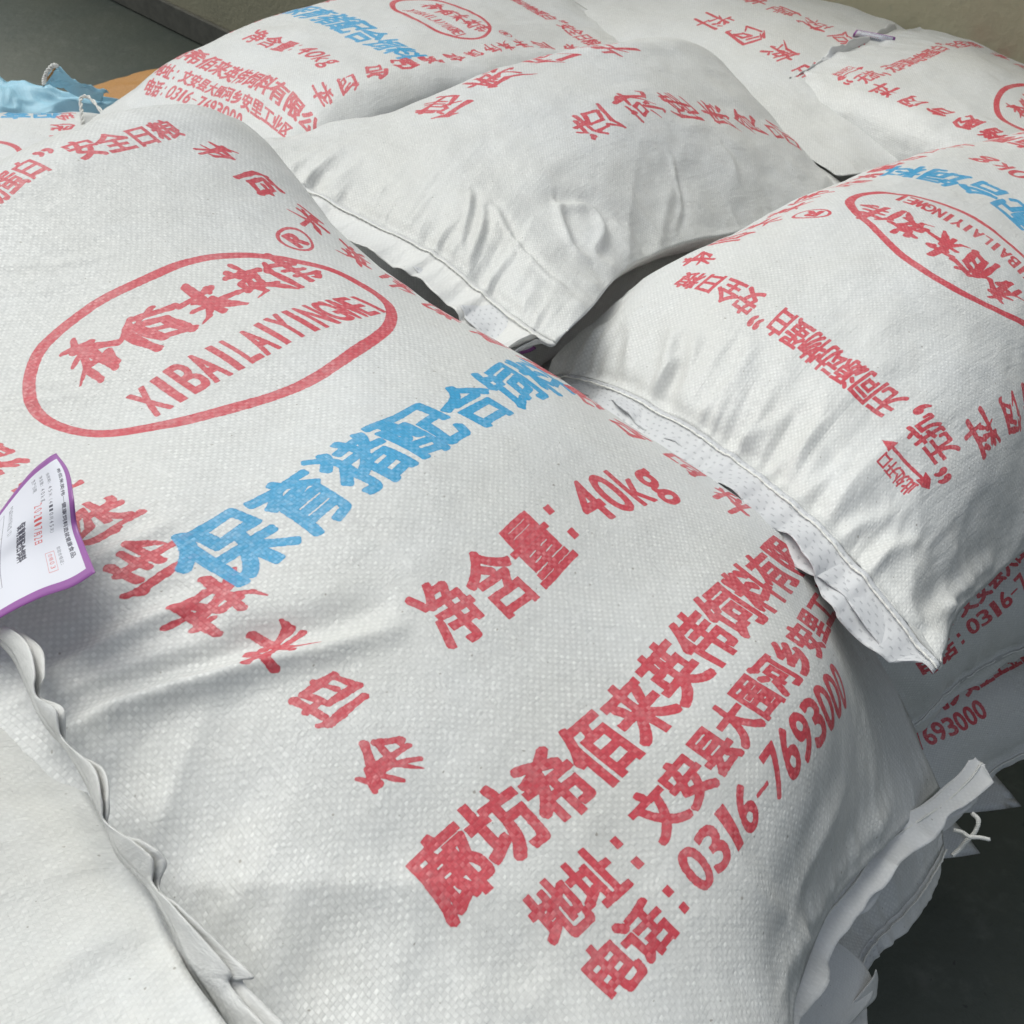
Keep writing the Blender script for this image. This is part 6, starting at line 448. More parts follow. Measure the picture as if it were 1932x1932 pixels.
def sack(key, label, mat, nu=110, nv=190, crease=(), hem=(1, 1), side=(.6, .6), lump=1.0, thick=.16, seed=1, group='feed sacks in the stack', G=None, pucker_len=1.0, folds=(), bulge=0.0):
    if G is None:
        G = np.array(BAGDATA[key][0].split(), float).reshape(NV, NU, 3)/1000
        Dw = BAGDATA[key][1]; Dw = np.array(Dw.split(), float).reshape(NV, NU, 2)/2000 if Dw else np.zeros((NV, NU, 2))
    else: Dw = np.zeros((NV, NU, 2))
    G = G.copy()
    for fo in folds: fold(G, *fo)
    tu = np.linspace(0, NU-1, nu); tv = np.linspace(0, NV-1, nv)
    Mu, Mv = cr_matrix(NU, tu), cr_matrix(NV, tv)
    P = np.einsum('ja,ib,abk->jik', Mv, Mu, G); D = np.einsum('ja,ib,abk->jik', Mv, Mu, Dw)
    U, V = np.meshgrid(np.linspace(0, BW, nu), np.linspace(0, BL, nv))
    N = np.cross(np.gradient(P, axis=1), np.gradient(P, axis=0)); N /= np.linalg.norm(N, axis=2)[..., None]
    if N[..., 2].mean() < 0: N = -N
    s = seed*10
    eu = np.minimum(U, BW-U); ev = np.minimum(V, BL-V)
    d = lump*(.0036*vnoise(U*9+s, V*8+3.3, s+1) + .0016*vnoise(U*22, V*18+s, s+2) + .0006*vnoise(U*60, V*50, s+3))
    # gathers running in from both sewn ends
    for end, amp in ((V, hem[0]), (BL-V, hem[1])):
        lam = (.035 + .05*(vnoise(U*14+s, U*0+1.5, s+4)*.5+.5)**1.5)*pucker_len
        w = np.exp(-(end/lam)**1.3)
        d += amp*w*(.0046*ridged(U*34+vnoise(U*5, end*9, s+5)*.5, end*5+2, s+6) + .0020*ridged(U*80, end*9, s+7) - .002)
        lam2 = .16*pucker_len
        d += amp*np.exp(-(end/lam2)**2)*.0022*ridged(U*15+end*3*vnoise(U*3, end, s+8), end*2.5, s+8)
        d -= amp*.006*np.exp(-(end/.012)**2)
    for end, amp in ((U, side[0]), (BW-U, side[1])):
        w = np.exp(-(end/.06)**1.4); d += amp*w*(.0030*ridged(V*19+end*8, end*4, s+9) + .0012*ridged(V*47, end*8, s+10))
        w = np.exp(-(end/.14)**2); d += amp*w*.0022*ridged(V*11-end*14, end*3+4, s+11)
    for item in crease:
        pl, amp, wd = item
        pl = smooth_path(pl, 14); best = np.full(U.shape, 9.); sg = np.zeros(U.shape); al = np.zeros(U.shape)
        for k in range(len(pl)-1):
            a, b_ = pl[k], pl[k+1]; e = b_-a; L2 = e@e+1e-9; t_ = ((U-a[0])*e[0]+(V-a[1])*e[1])/L2; tc = np.clip(t_, 0, 1)
            dx, dy = U-a[0]-tc*e[0], V-a[1]-tc*e[1]; dd = np.hypot(dx, dy); m = dd < best
            best = np.where(m, dd, best); sg = np.where(m, np.sign(dx*e[1]-dy*e[0]), sg); al = np.where(m, (k+tc)/(len(pl)-1), al)
        x = best*sg; fade = np.clip(np.sin(np.clip(al*.93+.07, 0, 1)*math.pi), 0, 1)**.5
        d += amp*fade*(np.exp(-(best/wd)**1.6) - .75*np.exp(-((x-1.9*wd)/(1.7*wd))**2))
    edge = np.clip(np.minimum(eu, ev)/.012, 0, 1); Q = P + N*(d*(.25+.75*edge))[..., None]
    # underside hangs from the same rim
    a = np.abs(U/BW*2-1); c = np.abs(V/BL*2-1)
    h = thick*(np.clip(1-a**2.4, 0, 1)**.9)*(np.clip(1-c**4, 0, 1)**.8)
    Bt = P.copy(); Bt[..., 2] -= h
    if bulge:
        e0 = P[:, :1]; T0 = e0 - P[:, 4:5]; T0 = T0/np.linalg.norm(T0, axis=2)[..., None]; 
        s1 = np.clip(U/.16, 0, 1)*math.pi/2; win = (np.sin(np.clip(V/BL, 0, 1)*math.pi)**.4)[..., None]
        Q1 = e0 + T0*(bulge*np.sin(s1))[..., None] + np.array([0, 0, -1.0])*(.10*(1-np.cos(s1))**1.3)[..., None]
        f = np.clip((U-.16)/.2, 0, 1); f = (f*f*(3-2*f))[..., None]; mix = Q1*(1-f)+Bt*f; Bt = Bt*(1-win)+mix*win
    Bt += N*(.004*ridged(U*16, V*12, s+12)*np.clip(np.minimum(eu, ev)/.02, 0, 1))[..., None]
    verts = Q.reshape(-1, 3); f1 = grid_faces(nv, nu)
    # underside grid at the same density along the rim is heavy: reuse full density only on the rim
    vb = Bt.reshape(-1, 3); idx = np.arange(nv*nu).reshape(nv, nu); bi = idx + nv*nu
    bi[0, :] = idx[0, :]; bi[-1, :] = idx[-1, :]; bi[:, 0] = idx[:, 0]; bi[:, -1] = idx[:, -1]
    used = np.zeros(nv*nu, bool); inner = np.zeros((nv, nu), bool); inner[1:-1, 1:-1] = True
    remap = -np.ones(2*nv*nu, int); remap[:nv*nu] = np.arange(nv*nu)
    ii = np.flatnonzero(inner.ravel()); remap[nv*nu+ii] = nv*nu+np.arange(len(ii))
    F2 = np.stack([bi[:-1, :-1], bi[:-1, 1:], bi[1:, 1:], bi[1:, :-1]], -1).reshape(-1, 4); F2 = remap[F2]
    allv = np.vstack([verts, vb[ii]]); F = np.vstack([f1, F2]).tolist()
    uv = np.stack([U, V], -1).reshape(-1, 2); pr = np.stack([(U+D[..., 0])/BW, 1-(V+D[..., 1])/BL], -1).reshape(-1, 2)
    ub = uv[ii, 0]; ub = np.where(ub < BW/2, -ub, 2*BW-ub); uvb = np.stack([ub, uv[ii, 1]], -1); prb = np.stack([ub/BW, 1-uv[ii, 1]/BL], -1)
    root = bpy.data.objects.new('feed_sack', None); C.objects.link(root); cen = P.reshape(-1, 3).mean(0); root.location = (cen[0], cen[1], Bt[..., 2].min())
    root.empty_display_size = .1
    tag(root, label, 'sack', group)
    bpy.context.view_layer.update()
    bd = link_mesh('sack_body', allv - np.array(root.location), F, mat, root, np.vstack([uv, uvb]), np.vstack([pr, prb]))
    return dict(root=root, P=P, Q=Q, N=N, U=U, V=V, body=bd, D=D)

def hem(sk, end=0, width=.036, u0=0.0, u1=1.0, wave=.006, freq=26, wvar=.16, lift=0.0, drop=.0, layers=2, seed=3, inner=None, outdir=None, mat=None, over=.0, gap=.003, curl=0.0, stitch=True, top_mat=None):
    """the sewn end of a sack: plies of cloth standing out past the seam, wavy along the free edge"""
    root = sk['root']; L = np.array(root.location)
    if inner is None:
        row = sk['Q'][0] if end == 0 else sk['Q'][-1]; row2 = sk['P'][3] if end == 0 else sk['P'][-4]
        n0, n1 = int(u0*(len(row)-1)), int(u1*(len(row)-1)); I = row[n0:n1+1]; O = I - row2[n0:n1+1]
        O /= np.linalg.norm(O, axis=1)[:, None]
    else:
        I = smooth_path(inner, 160); O = np.tile(np.array(outdir, float), (160, 1))
    if len(I) != 160:
        M = cr_matrix(len(I), np.linspace(0, len(I)-1, 160)); I = M@I; O = M@O
    if outdir is not None: O = O*.25 + np.array(outdir)
    O = O + np.array([0, 0, lift]); O /= np.linalg.norm(O, axis=1)[:, None]
    n = len(I); T = np.gradient(I, axis=0); T /= np.linalg.norm(T, axis=1)[:, None]
    UPN = np.cross(T, O); UPN /= np.linalg.norm(UPN, axis=1)[:, None]
    if UPN[:, 2].mean() < 0: UPN = -UPN
    sl = np.concatenate([[0], np.cumsum(np.linalg.norm(np.diff(I, axis=0), axis=1))])
    for ly in range(layers):
        nw = 13; vs = np.zeros((n, nw, 3)); uv = np.zeros((n, nw, 2))
        ph = seed*3.1 + ly*.35
        zz = sl*freq+ph+.6*vnoise(sl*7, sl*0, seed+8); wv = .55*vnoise(zz, sl*0+ly*.25, seed) + .6*(1-2*np.abs((zz*.5) % 1*2-1))*(.4+.6*vnoise(sl*6, sl*0+3, seed+9)) + .3*vnoise(sl*freq*2.6+ph, sl*0+ly*.6, seed+1)
        wl = width*(1 + wvar*vnoise(sl*freq*.8+ly*2, sl*0, seed+2) + wvar*.5*vnoise(sl*freq*2.2+ly*2, sl*0, seed+3) - .12*ly) * np.clip(np.minimum(np.arange(n), n-1-np.arange(n))/8.0, .35, 1)
        for k in range(nw):
            q = k/(nw-1); x = q - over*(1-q)
            off = wave*wv*q**1.2 + (gap*(q+.08))*(1 if ly == 0 else -1)*(.6+.7*vnoise(sl*12, sl*0+2, seed+4)) - drop*q*q + curl*q**2.2*(1+.4*vnoise(sl*9, sl*0+7, seed+5))
            vs[:, k] = I + O*(wl*x)[:, None] + UPN*off[:, None]
            uv[:, k, 0] = sl; uv[:, k, 1] = width*q
        vv = vs.reshape(-1, 3)-L; F = grid_faces(n, nw).tolist()
        mt = (top_mat if (ly == 0 and top_mat) else None) or mat or (MAT_HEM if ly == 0 else MAT_LINER)
        o = link_mesh('hem_ply', vv, F, mt, root, uv.reshape(-1, 2))
        so = o.modifiers.new('thickness', 'SOLIDIFY'); so.thickness = .0006; so.offset = 0
    if stitch:
        S = I + O*.004 + UPN*.0022; m_ = int(sl[-1]/.0012); Ms = cr_matrix(len(S), np.linspace(0, len(S)-1, m_)); S = Ms@S
        V, F = tube(S-L, .00055+.0004*np.abs(np.sin(np.arange(m_)*1.2/7*math.pi)), 5)
        link_mesh('stitching', V, F, MAT_THREAD, root)

def tail(sk, path, r=.0011, strands=2, turns=9, n=70):
    V, F = twisted(np.array(path)-np.array(sk['root'].location), r, n, strands, turns)
    return link_mesh('thread_end', V, F, MAT_THREAD, sk['root'])

# ------------------------------------------------------------------ floor and wall
def box(name, x0, y0, z0, x1, y1, z1, mat, parent=None, bev=.004):
    v = [(x, y, z) for x in (x0, x1) for y in (y0, y1) for z in (z0, z1)]
    f = [(0,1,3,2),(4,6,7,5),(0,4,5,1),(2,3,7,6),(0,2,6,4),(1,5,7,3)]
    o = link_mesh(name, v, f, mat, parent, smooth=False)
    if bev: b = o.modifiers.new('bevel', 'BEVEL'); b.width = bev; b.segments = 2
    return o

m, t, b = nodes_of('painted_concrete_floor'); tc = t.nodes.new('ShaderNodeTexCoord'); P_ = tc.outputs['Object']
c = mixc(t, ramp(t, noise(t, P_, 1.6, 6, .6), .35, .7), (.060, .074, .062), (.092, .100, .076))
c = mixc(t, ramp(t, noise(t, P_, 14, 5, .7), .55, .8), c, (.13, .138, .118))
c = mixc(t, ramp(t, noise(t, P_, 70, 2, .5), .70, .76), c, (.03, .035, .03))
t.links.new(c, b.inputs['Base Color']); b.inputs['Roughness'].default_value = .42
bp = t.nodes.new('ShaderNodeBump'); bp.inputs['Distance'].default_value = .002; t.links.new(noise(t, P_, 25, 5), bp.inputs['Height']); t.links.new(bp.outputs[0], b.inputs['Normal'])
MAT_FLOOR = m
S_ = 30
tag(link_mesh('floor', [(-S_, -S_, -1.02), (S_, -S_, -1.02), (S_, S_, -1.02), (-S_, S_, -1.02)], [(0, 1, 2, 3)], MAT_FLOOR, smooth=False), kind='structure')
m, t, b = nodes_of('rendered_wall'); tc = t.nodes.new('ShaderNodeTexCoord'); P_ = tc.outputs['Object']
c = mixc(t, ramp(t, noise(t, P_, 2.2, 6, .6), .3, .75), (.50, .45, .30), (.39, .355, .24))
c = mixc(t, ramp(t, noise(t, P_, 45, 4, .7), .60, .85), c, (.34, .32, .24))
t.links.new(c, b.inputs['Base Color']); b.inputs['Roughness'].default_value = .85
bp = t.nodes.new('ShaderNodeBump'); bp.inputs['Distance'].default_value = .003; t.links.new(noise(t, P_, 60, 5), bp.inputs['Height']); t.links.new(bp.outputs[0], b.inputs['Normal'])
MAT_WALL = m
WA, WB = np.array((-1.5506, 4.2361, -1.0200)), np.array((-1.0909, 3.7845, -1.0200))
wd = (WB-WA)/np.linalg.norm(WB-WA); wang = math.atan2(wd[1], wd[0])
def on_wall(o): o.location = (WA[0], WA[1], -1.02); o.rotation_euler = (0, 0, wang); return o
tag(on_wall(box('wall', -5, 0, 0, 6, .24, 1.35, MAT_WALL)), kind='structure')
MAT_SKIRT = plain('dark_skirting', (.16, .15, .12), .8, 30, .001, .3)
tag(on_wall(box('skirting', -5, -.018, .004, 6, -.002, .10, MAT_SKIRT, bev=.003)), kind='structure')
MAT_STEEL = plain('grey_painted_steel', (.10, .11, .105), .5, 40, .0005, .3); MAT_DARK = plain('dark_opening', (.016, .017, .016), .6, 30, .0005, .3)
X0, X1, X2 = 2.056, 2.221, 2.465
tag(on_wall(box('steel_column', X0, -.10, .002, X1, -.003, 1.9, MAT_STEEL)), 'grey steel column standing against the tan wall behind the sacks', 'column')
tag(on_wall(box('dark_opening_panel', X1+.01, -.06, .002, X2, -.003, 1.32, MAT_DARK)), 'near-black door opening, painted as a dark panel, beside the steel column on the back wall', 'doorway')  # near-black sheet painted in place of the darkness inside an opening

# ------------------------------------------------------------------ the sacks
F_ = lambda n, **k: woven(n, IMG_F, **k)
B_ = lambda n, **k: woven(n, IMG_B, **k)
CREASE_A = [(p, a, w) for p, a, w in zip(CR['A'], (.0062, .0115, .0062, .0018, .0034, .0012, .0020, .0024, .0028, .0018, .0018), (.007, .0085, .009, .004, .006, .005, .008, .008, .008, .008, .008))]
CREASE_C = [(p, a, w) for p, a, w in zip(CR['C'], (.0042, .0060, .0060, .0026, .0050, .0045, .0018, .0024), (.0035, .008, .008, .004, .004, .004, .006, .008))]
CREASE_B = [(p, .0042, .007) for p in CR['B']]

sA = sack('A', 'nearest and largest white sack, blue characters across it and a whole red oval above them', F_('woven_front', seed=1), 199, 331, CREASE_A, hem=(.5, .45), side=(.9, .25), lump=.62, seed=1, bulge=.13, folds=(('u1', 4, [.15, .28, .5, .5, .42, .1, 0], .35), ('v0', 3, [.42, .42, .42], .6)))
sB = sack('B', 'white sack at the right, printed upside down, its gathered white hem beside the nearest sack', F_('woven_front_right', seed=2), 160, 271, CREASE_B, hem=(1.25, .6), side=(.9, .5), lump=.9, seed=2, pucker_len=1.25, thick=.13, folds=(('u1', 4, [.2, .3, .5, .55, .55, .55, .5], .35),))
sC = sack('C', 'bulging white sack in the middle, two rows of red brush characters and a dented corner', B_('woven_back_middle', seed=3), 160, 271, CREASE_C, hem=(1.1, .6), side=(1.0, .5), lump=1.0, seed=3, pucker_len=1.1, folds=(('u1', 5, [0, .12, .5, .58, .5, .4], .6), ('v1', 7, [.18, .28, .30, .28], .35)))
sD = sack('D', 'white sack behind at upper left, its red telephone number along the near left edge', F_('woven_front_left', seed=4), 130, 220, (), hem=(.6, 1.0), side=(.6, .6), seed=4, folds=(('u1', 2, [.5], .6), ('u0', 3, [.4, .45, .45, .3], .6)))
sE = sack('E', 'white sack at the very back by the wall, few large red brush characters on top', B_('woven_back_rear', seed=5), 100, 160, (), hem=(.7, .7), side=(.6, .6), seed=5)
sF = sack('F', 'white sack at upper right, red side column and part of a red oval showing', F_('woven_front_rear', seed=6), 130, 220, (), hem=(.9, .6), side=(.6, .6), lump=1.1, seed=6, folds=(('u0', 2, [.45, .45, .4], .6),))
sG = sack('G', 'white sack under the right-hand one, its red telephone line showing past the corner', F_('woven_front_under', seed=7), 130, 220, (), hem=(.5, 1.1), side=(.6, .5), seed=7)
sH = sack('H', 'lower white sack at the right edge, only the red zeros of its number showing', F_('woven_front_lower', seed=8), 100, 160, (), hem=(.5, .6), side=(.6, .5), seed=8)
sI = sack('I', 'plain unprinted white sack in the lower left corner, pleated hem against the nearest sack', woven('woven_plain', None, base=(.66, .66, .64), seed=9, weave=.55), 160, 271, (), hem=(.35, .3), side=(.4, .4), lump=.9, seed=9)
sL = sack('L', 'white sack directly beneath the nearest sack, seen past its lower right hem', F_('woven_front_beneath', seed=10), 100, 190, (), hem=(.5, .7), side=(.5, .6), seed=10)
def prior(cx, cy, ang, zc, wp=.49, lp=.92, th=.085, tilt=(0, 0)):
    a = math.radians(ang); aw = np.array([math.cos(a), math.sin(a)]); ax = np.array([math.sin(a), -math.cos(a)]); G = np.zeros((NV, NU, 3))
    for j in range(NV):
        for i in range(NU):
            s = i/(NU-1)*2-1; t_ = j/(NV-1)*2-1; fx = math.sin(s*math.pi/2*.98)*.5+s*.5; ft = math.sin(t_*math.pi/2)*.25+t_*.75
            p = np.array([cx, cy])+aw*fx*wp/2+ax*ft*lp/2; h = th*((1-abs(s)**2.6)**.6)*((1-abs(t_)**4)**.6)
            G[j, i] = [p[0], p[1], zc-th+h+tilt[0]*s*wp/2+tilt[1]*t_*lp/2]
    return G
GL = np.array(BAGDATA['L'][0].split(), float).reshape(NV, NU, 3)/1000
GH = np.array(BAGDATA['H'][0].split(), float).reshape(NV, NU, 3)/1000
sM = sack('M', 'white sack at the lower right, third from the top, just above the dark floor', F_('woven_front_third', seed=11), 88, 160, (), hem=(.5, .5), side=(.5, .6), seed=11, G=GL+np.array([-.03, .02, -.155]))
GJ = np.array(BAGDATA['J'][0].split(), float).reshape(NV, NU, 3)/1000; GJ[..., 2] -= .02
sJ = sack('J', 'white printed sack at the far left edge, seen edge-on with a thin red oval', F_('woven_front_far_left', seed=12), 100, 160, (), hem=(.6, .6), side=(.5, .5), lump=.7, seed=12, G=GJ, folds=(('v1', 11, [.45], .6), ('u0', 2, [.4], .5)))
GC = np.array(BAGDATA['C'][0].split(), float).reshape(NV, NU, 3)/1000; GC[..., 2] = -.20+.25*(GC[..., 2]-GC[..., 2].mean())
sN = sack('N', 'sack tucked under the middle sack, a sliver showing beside the nearest one', woven('woven_tucked', None, seed=18), 70, 121, (), hem=(.5, .5), side=(.5, .5), seed=18, G=GC+np.array([-.14, -.10, .0]), thick=.1)
# the courses under them, down to the floor
low = [('fourth sack down in the lower right column, under the nearest sack', GL+np.array([-.07, .06, -.33])), ('fifth sack down in the lower right column, under the nearest sack', GL+np.array([-.06, .05, -.49])), ('bottom sack of the lower right column, resting on the floor', GL+np.array([-.07, .07, -.65])), ('third sack down at the right edge of the stack', GH+np.array([-.07, .05, -.16])), ('fourth sack down at the right edge of the stack', GH+np.array([-.06, .06, -.32])), ('bottom sack at the right edge of the stack, resting on the floor', GH+np.array([-.07, .06, -.46]))]
MAT_LOW = woven('woven_lower_courses', None, seed=20)
for i, (k_, G_) in enumerate(low):
    G_ = G_.copy(); G_[..., 2] = G_[..., 2]*.5 + .5*G_[..., 2].mean()
    sack('low%d' % i, k_, MAT_LOW, 49, 79, (), seed=30+i, G=G_, group='sacks in the lowest courses')

# ---- hems, threads
hem(sA, 1, .019, mat=MAT_HEMW, wvar=.3, inner=[(0.3530, 0.4072, -0.2120), (0.3383, 0.3920, -0.2120), (0.3062, 0.3661, -0.2050), (0.2489, 0.3261, -0.1850), (0.2168, 0.2904, -0.1650), (0.1687, 0.2412, -0.1350), (0.1430, 0.2029, -0.1050), (0.1233, 0.1695, -0.0800)], outdir=(.62, -.60, -.42), wave=.008, freq=22, seed=3, gap=.004, curl=.004, over=.25)
hem(sA, 0, .035, lift=.35, wave=.006, seed=14, freq=22)
hem(sB, 0, .030, outdir=(-.55, -.40, -.42), wave=.013, freq=20, seed=5, gap=.004, curl=.006, wvar=.3, mat=MAT_LINER)
hem(sC, 0, .032, outdir=(-.62, -.52, -.30), wave=.013, freq=18, seed=6, gap=.0035, curl=.010, wvar=.25)
hem(sD, 1, .040, wave=.006, freq=18, seed=7, lift=.1)
hem(sC, 1, .034, wave=.008, freq=16, seed=9, lift=.4)
hem(sG, 1, .030, wave=.006, freq=18, seed=10, lift=-.2)
hem(sH, 1, .016, wave=.004, freq=18, seed=11, lift=.0)
hem(sL, 1, .018, wave=.004, freq=12, seed=13, lift=-.2)
hem(sM, 1, .014, wave=.003, freq=9, seed=15)
hem(sE, 1, .034, wave=.007, freq=16, seed=16)
tail(sA, [(0.3400, 0.3665, -0.2200), (0.3402, 0.3584, -0.2150), (0.3364, 0.3510, -0.2200), (0.3305, 0.3469, -0.2250), (0.3275, 0.3444, -0.2300), (0.3222, 0.3411, -0.2350)], .0013, 3, 10)
tail(sA, [(0.3225, 0.3535, -0.2200), (0.3267, 0.3503, -0.2170), (0.3296, 0.3451, -0.2140), (0.3363, 0.3447, -0.2140), (0.3435, 0.3436, -0.2150)], .0011, 3, 7)
tail(sB, [(0.2883, 0.4474, -0.1150), (0.2914, 0.4389, -0.1100), (0.2991, 0.4376, -0.1120), (0.3053, 0.4346, -0.1180), (0.3054, 0.4293, -0.1260)], .0012, 2, 6)
tail(sD, [(-0.6639, 1.6304, -0.2800), (-0.7014, 1.6810, -0.2700), (-0.7158, 1.6790, -0.2700), (-0.7106, 1.6536, -0.2800), (-0.7057, 1.6326, -0.2900), (-0.7100, 1.6251, -0.3000)], .0024, 2, 6)

# ---- paper tag sewn into the hem of the plain sack
def tag_art():
    A = Art(.150, .110, 6400)
    def line(s, u0, v, h, pitch, ink='red', bold=.02, w=None):
        for i, ch in enumerate(s):
            if ch == ' ': continue
            if ch in '：:': A.put(':', u0+i*pitch-.001, v+.0005, h*.2, h*.6, bold=.05, ink=ink, box=True)
            elif ch == '—': A.put('-', u0+i*pitch, v, h*.9, h*.12, bold=.05, ink=ink, box=True)
            else: A.put(ch, u0+i*pitch, v, (w or pitch*.92)*(1 if ord(ch) > 255 else .62), h, bold=bold, ink=ink, box=ord(ch) < 255)
    line('希佰来英伟—健康饲料造就健康食品', .024, .0165, .0066, .0066, bold=.03)
    line('保质期：45天（4-10月45天）', .020, .0335, .0042, .0042)
    line('净含量：40kg', .018, .0420, .0042, .0042)
    line('生产日期', .016, .0500, .0044, .0044)
    line('2021.7月2日', .050, .0470, .0075, .0052, ink='blue', bold=.03)
    line('检验合格证：', .108, .0300, .0040, .0040)
    line('合格03', .113, .0390, .0042, .0045, ink='blue')
    line('保育猪配合饲料', .060, .0620, .0070, .0068, bold=.05)
    line('产品成分分析保证值（%）', .020, .0720, .0036, .0036)
    for k in range(4):
        v = .078+.007*k; A.rect(.018, v, .120, v+.0003)
    for k in range(7):
        u = .018+.017*k; A.rect(u, .078, u+.0003, .0993)
    bx = lambda u0, v0, u1, v1: A.blue.__setitem__((slice(int(v0*A.px), int(v1*A.px)), slice(int(u0*A.px), int(u1*A.px))), True)
    bx(.109, .0350, .1310, .0354); bx(.109, .0430, .1310, .0434); bx(.109, .0350, .1094, .0434); bx(.1306, .0350, .131, .0434)
    return A.image('tag_print')
IMG_T = tag_art()
m, t, b = nodes_of('tag_paper'); uvp = t.nodes.new('ShaderNodeUVMap'); uvp.uv_map = 'print'; sp = t.nodes.new('ShaderNodeSeparateXYZ'); t.links.new(uvp.outputs[0], sp.inputs[0])
ti = t.nodes.new('ShaderNodeTexImage'); ti.image = IMG_T; ti.extension = 'CLIP'; t.links.new(uvp.outputs[0], ti.inputs[0]); scn_ = t.nodes.new('ShaderNodeSeparateColor'); t.links.new(ti.outputs[0], scn_.inputs[0])
dx = M_(t, 'MULTIPLY', M_(t, 'SUBTRACT', .5, M_(t, 'ABSOLUTE', M_(t, 'SUBTRACT', sp.outputs[0], .5))), .150)
dy = M_(t, 'MULTIPLY', M_(t, 'SUBTRACT', .5, M_(t, 'ABSOLUTE', M_(t, 'SUBTRACT', sp.outputs[1], .5))), .110)
bord = M_(t, 'LESS_THAN', M_(t, 'MINIMUM', dx, dy), .0078)
c = mixc(t, scn_.outputs[0], (.74, .74, .80), (.08, .075, .10)); c = mixc(t, scn_.outputs[1], c, (.62, .10, .10)); c = mixc(t, bord, c, (.30, .095, .34))
t.links.new(c, b.inputs['Base Color']); b.inputs['Roughness'].default_value = .35; MAT_TAG = m
def coons(top, bot, left, right, n1, n2):
    """top: s along, t=0; bot: t=1; left: s=0; right: s=1"""
    s = np.linspace(0, 1, n1)[None, :, None]; t_ = np.linspace(0, 1, n2)[:, None, None]
    a, b_, l, r = (smooth_path(p, n) for p, n in ((top, n1), (bot, n1), (left, n2), (right, n2)))
    return (1-t_)*a[None]+t_*b_[None]+(1-s)*l[:, None]+s*r[:, None]-((1-s)*(1-t_)*a[0]+s*(1-t_)*a[-1]+(1-s)*t_*b_[0]+s*t_*b_[-1])
def sheet(name, grid, mat, parent, th=.0003, uv=None):
    g = np.asarray(grid); n2, n1 = g.shape[:2]; uu, vv = np.meshgrid(np.linspace(0, 1, n1), np.linspace(0, 1, n2))
    org = np.array(parent.location) if parent else 0
    pr = np.stack([uu, 1-vv], -1).reshape(-1, 2); cl = pr*np.array([.15, .11]) if uv is None else uv
    o = link_mesh(name, g.reshape(-1, 3)-org, grid_faces(n2, n1).tolist(), mat, parent, cl, pr)
    so = o.modifiers.new('thickness', 'SOLIDIFY'); so.thickness = th; so.offset = 0; return o
def ribbon(sk, inner, outer, mat, n=150, nw=9, bow=.004, seed=1, wav=.0015, name='hem_ply'):
    """a strip of cloth between two edge curves, bowed and finely crinkled"""
    a, b = smooth_path(inner, n), smooth_path(outer, n); q = np.linspace(0, 1, nw)[:, None, None]
    g = a[None]*(1-q)+b[None]*q; s_ = np.linspace(0, 1, n)[None, :]; qq = q[..., 0]
    g[..., 2] += bow*np.sin(qq*math.pi)*(1+.5*vnoise(s_*12, qq*0, seed)) + wav*vnoise(s_*50, qq*3, seed+1)*qq + wav*2*vnoise(s_*18, qq*2, seed+2)*qq
    L_ = np.linalg.norm(np.diff(a, axis=0), axis=1).sum(); uu, vv = np.meshgrid(np.linspace(0, L_, n), np.linspace(0, .03, nw))
    return sheet(name, g, mat, sk['root'], .0007, uv=np.stack([uu, vv], -1).reshape(-1, 2))
IN_ = [(-0.2621, 0.3165, 0.0550), (-0.2510, 0.3055, 0.0560), (-0.2357, 0.2845, 0.0580), (-0.2260, 0.2709, 0.0600), (-0.2177, 0.2616, 0.0580), (-0.2096, 0.2549, 0.0550), (-0.1952, 0.2372, 0.0560), (-0.1863, 0.2243, 0.0550), (-0.1796, 0.2154, 0.0550), (-0.1716, 0.2025, 0.0560), (-0.1612, 0.1932, 0.0560), (-0.1539, 0.1874, 0.0550), (-0.1418, 0.1721, 0.0560), (-0.1302, 0.1543, 0.0580), (-0.1161, 0.1381, 0.0580), (-0.1034, 0.1221, 0.0580)]
OUT_ = [(-0.2567, 0.3218, 0.0600), (-0.2368, 0.3051, 0.0660), (-0.2268, 0.2866, 0.0680), (-0.2254, 0.2763, 0.0640), (-0.2112, 0.2663, 0.0680), (-0.2070, 0.2533, 0.0600), (-0.1843, 0.2352, 0.0690), (-0.1770, 0.2195, 0.0680), (-0.1770, 0.2131, 0.0600), (-0.1594, 0.2013, 0.0690), (-0.1474, 0.1926, 0.0680), (-0.1486, 0.1854, 0.0600), (-0.1325, 0.1703, 0.0700), (-0.1061, 0.1478, 0.0700), (-0.1063, 0.1436, 0.0660), (-0.0879, 0.1272, 0.0660)]
OUT_ = [tuple(np.array(p)+(np.array(q)-np.array(p))*1.25) for p, q in zip(IN_, OUT_)]
ribbon(sI, IN_, OUT_, MAT_HEM, bow=.0015, wav=.0006, seed=61)
IN2 = [tuple(np.array(p)+np.array([.001, .001, .004])) for p in IN_]
OUT2 = [tuple(np.array(p)*.0+np.array(q)*.68+np.array(p)*.32+np.array([0, 0, .006])) for p, q in zip(IN_, OUT_)]
ribbon(sI, IN2, OUT2, MAT_HEM, bow=.002, wav=.0006, seed=71)
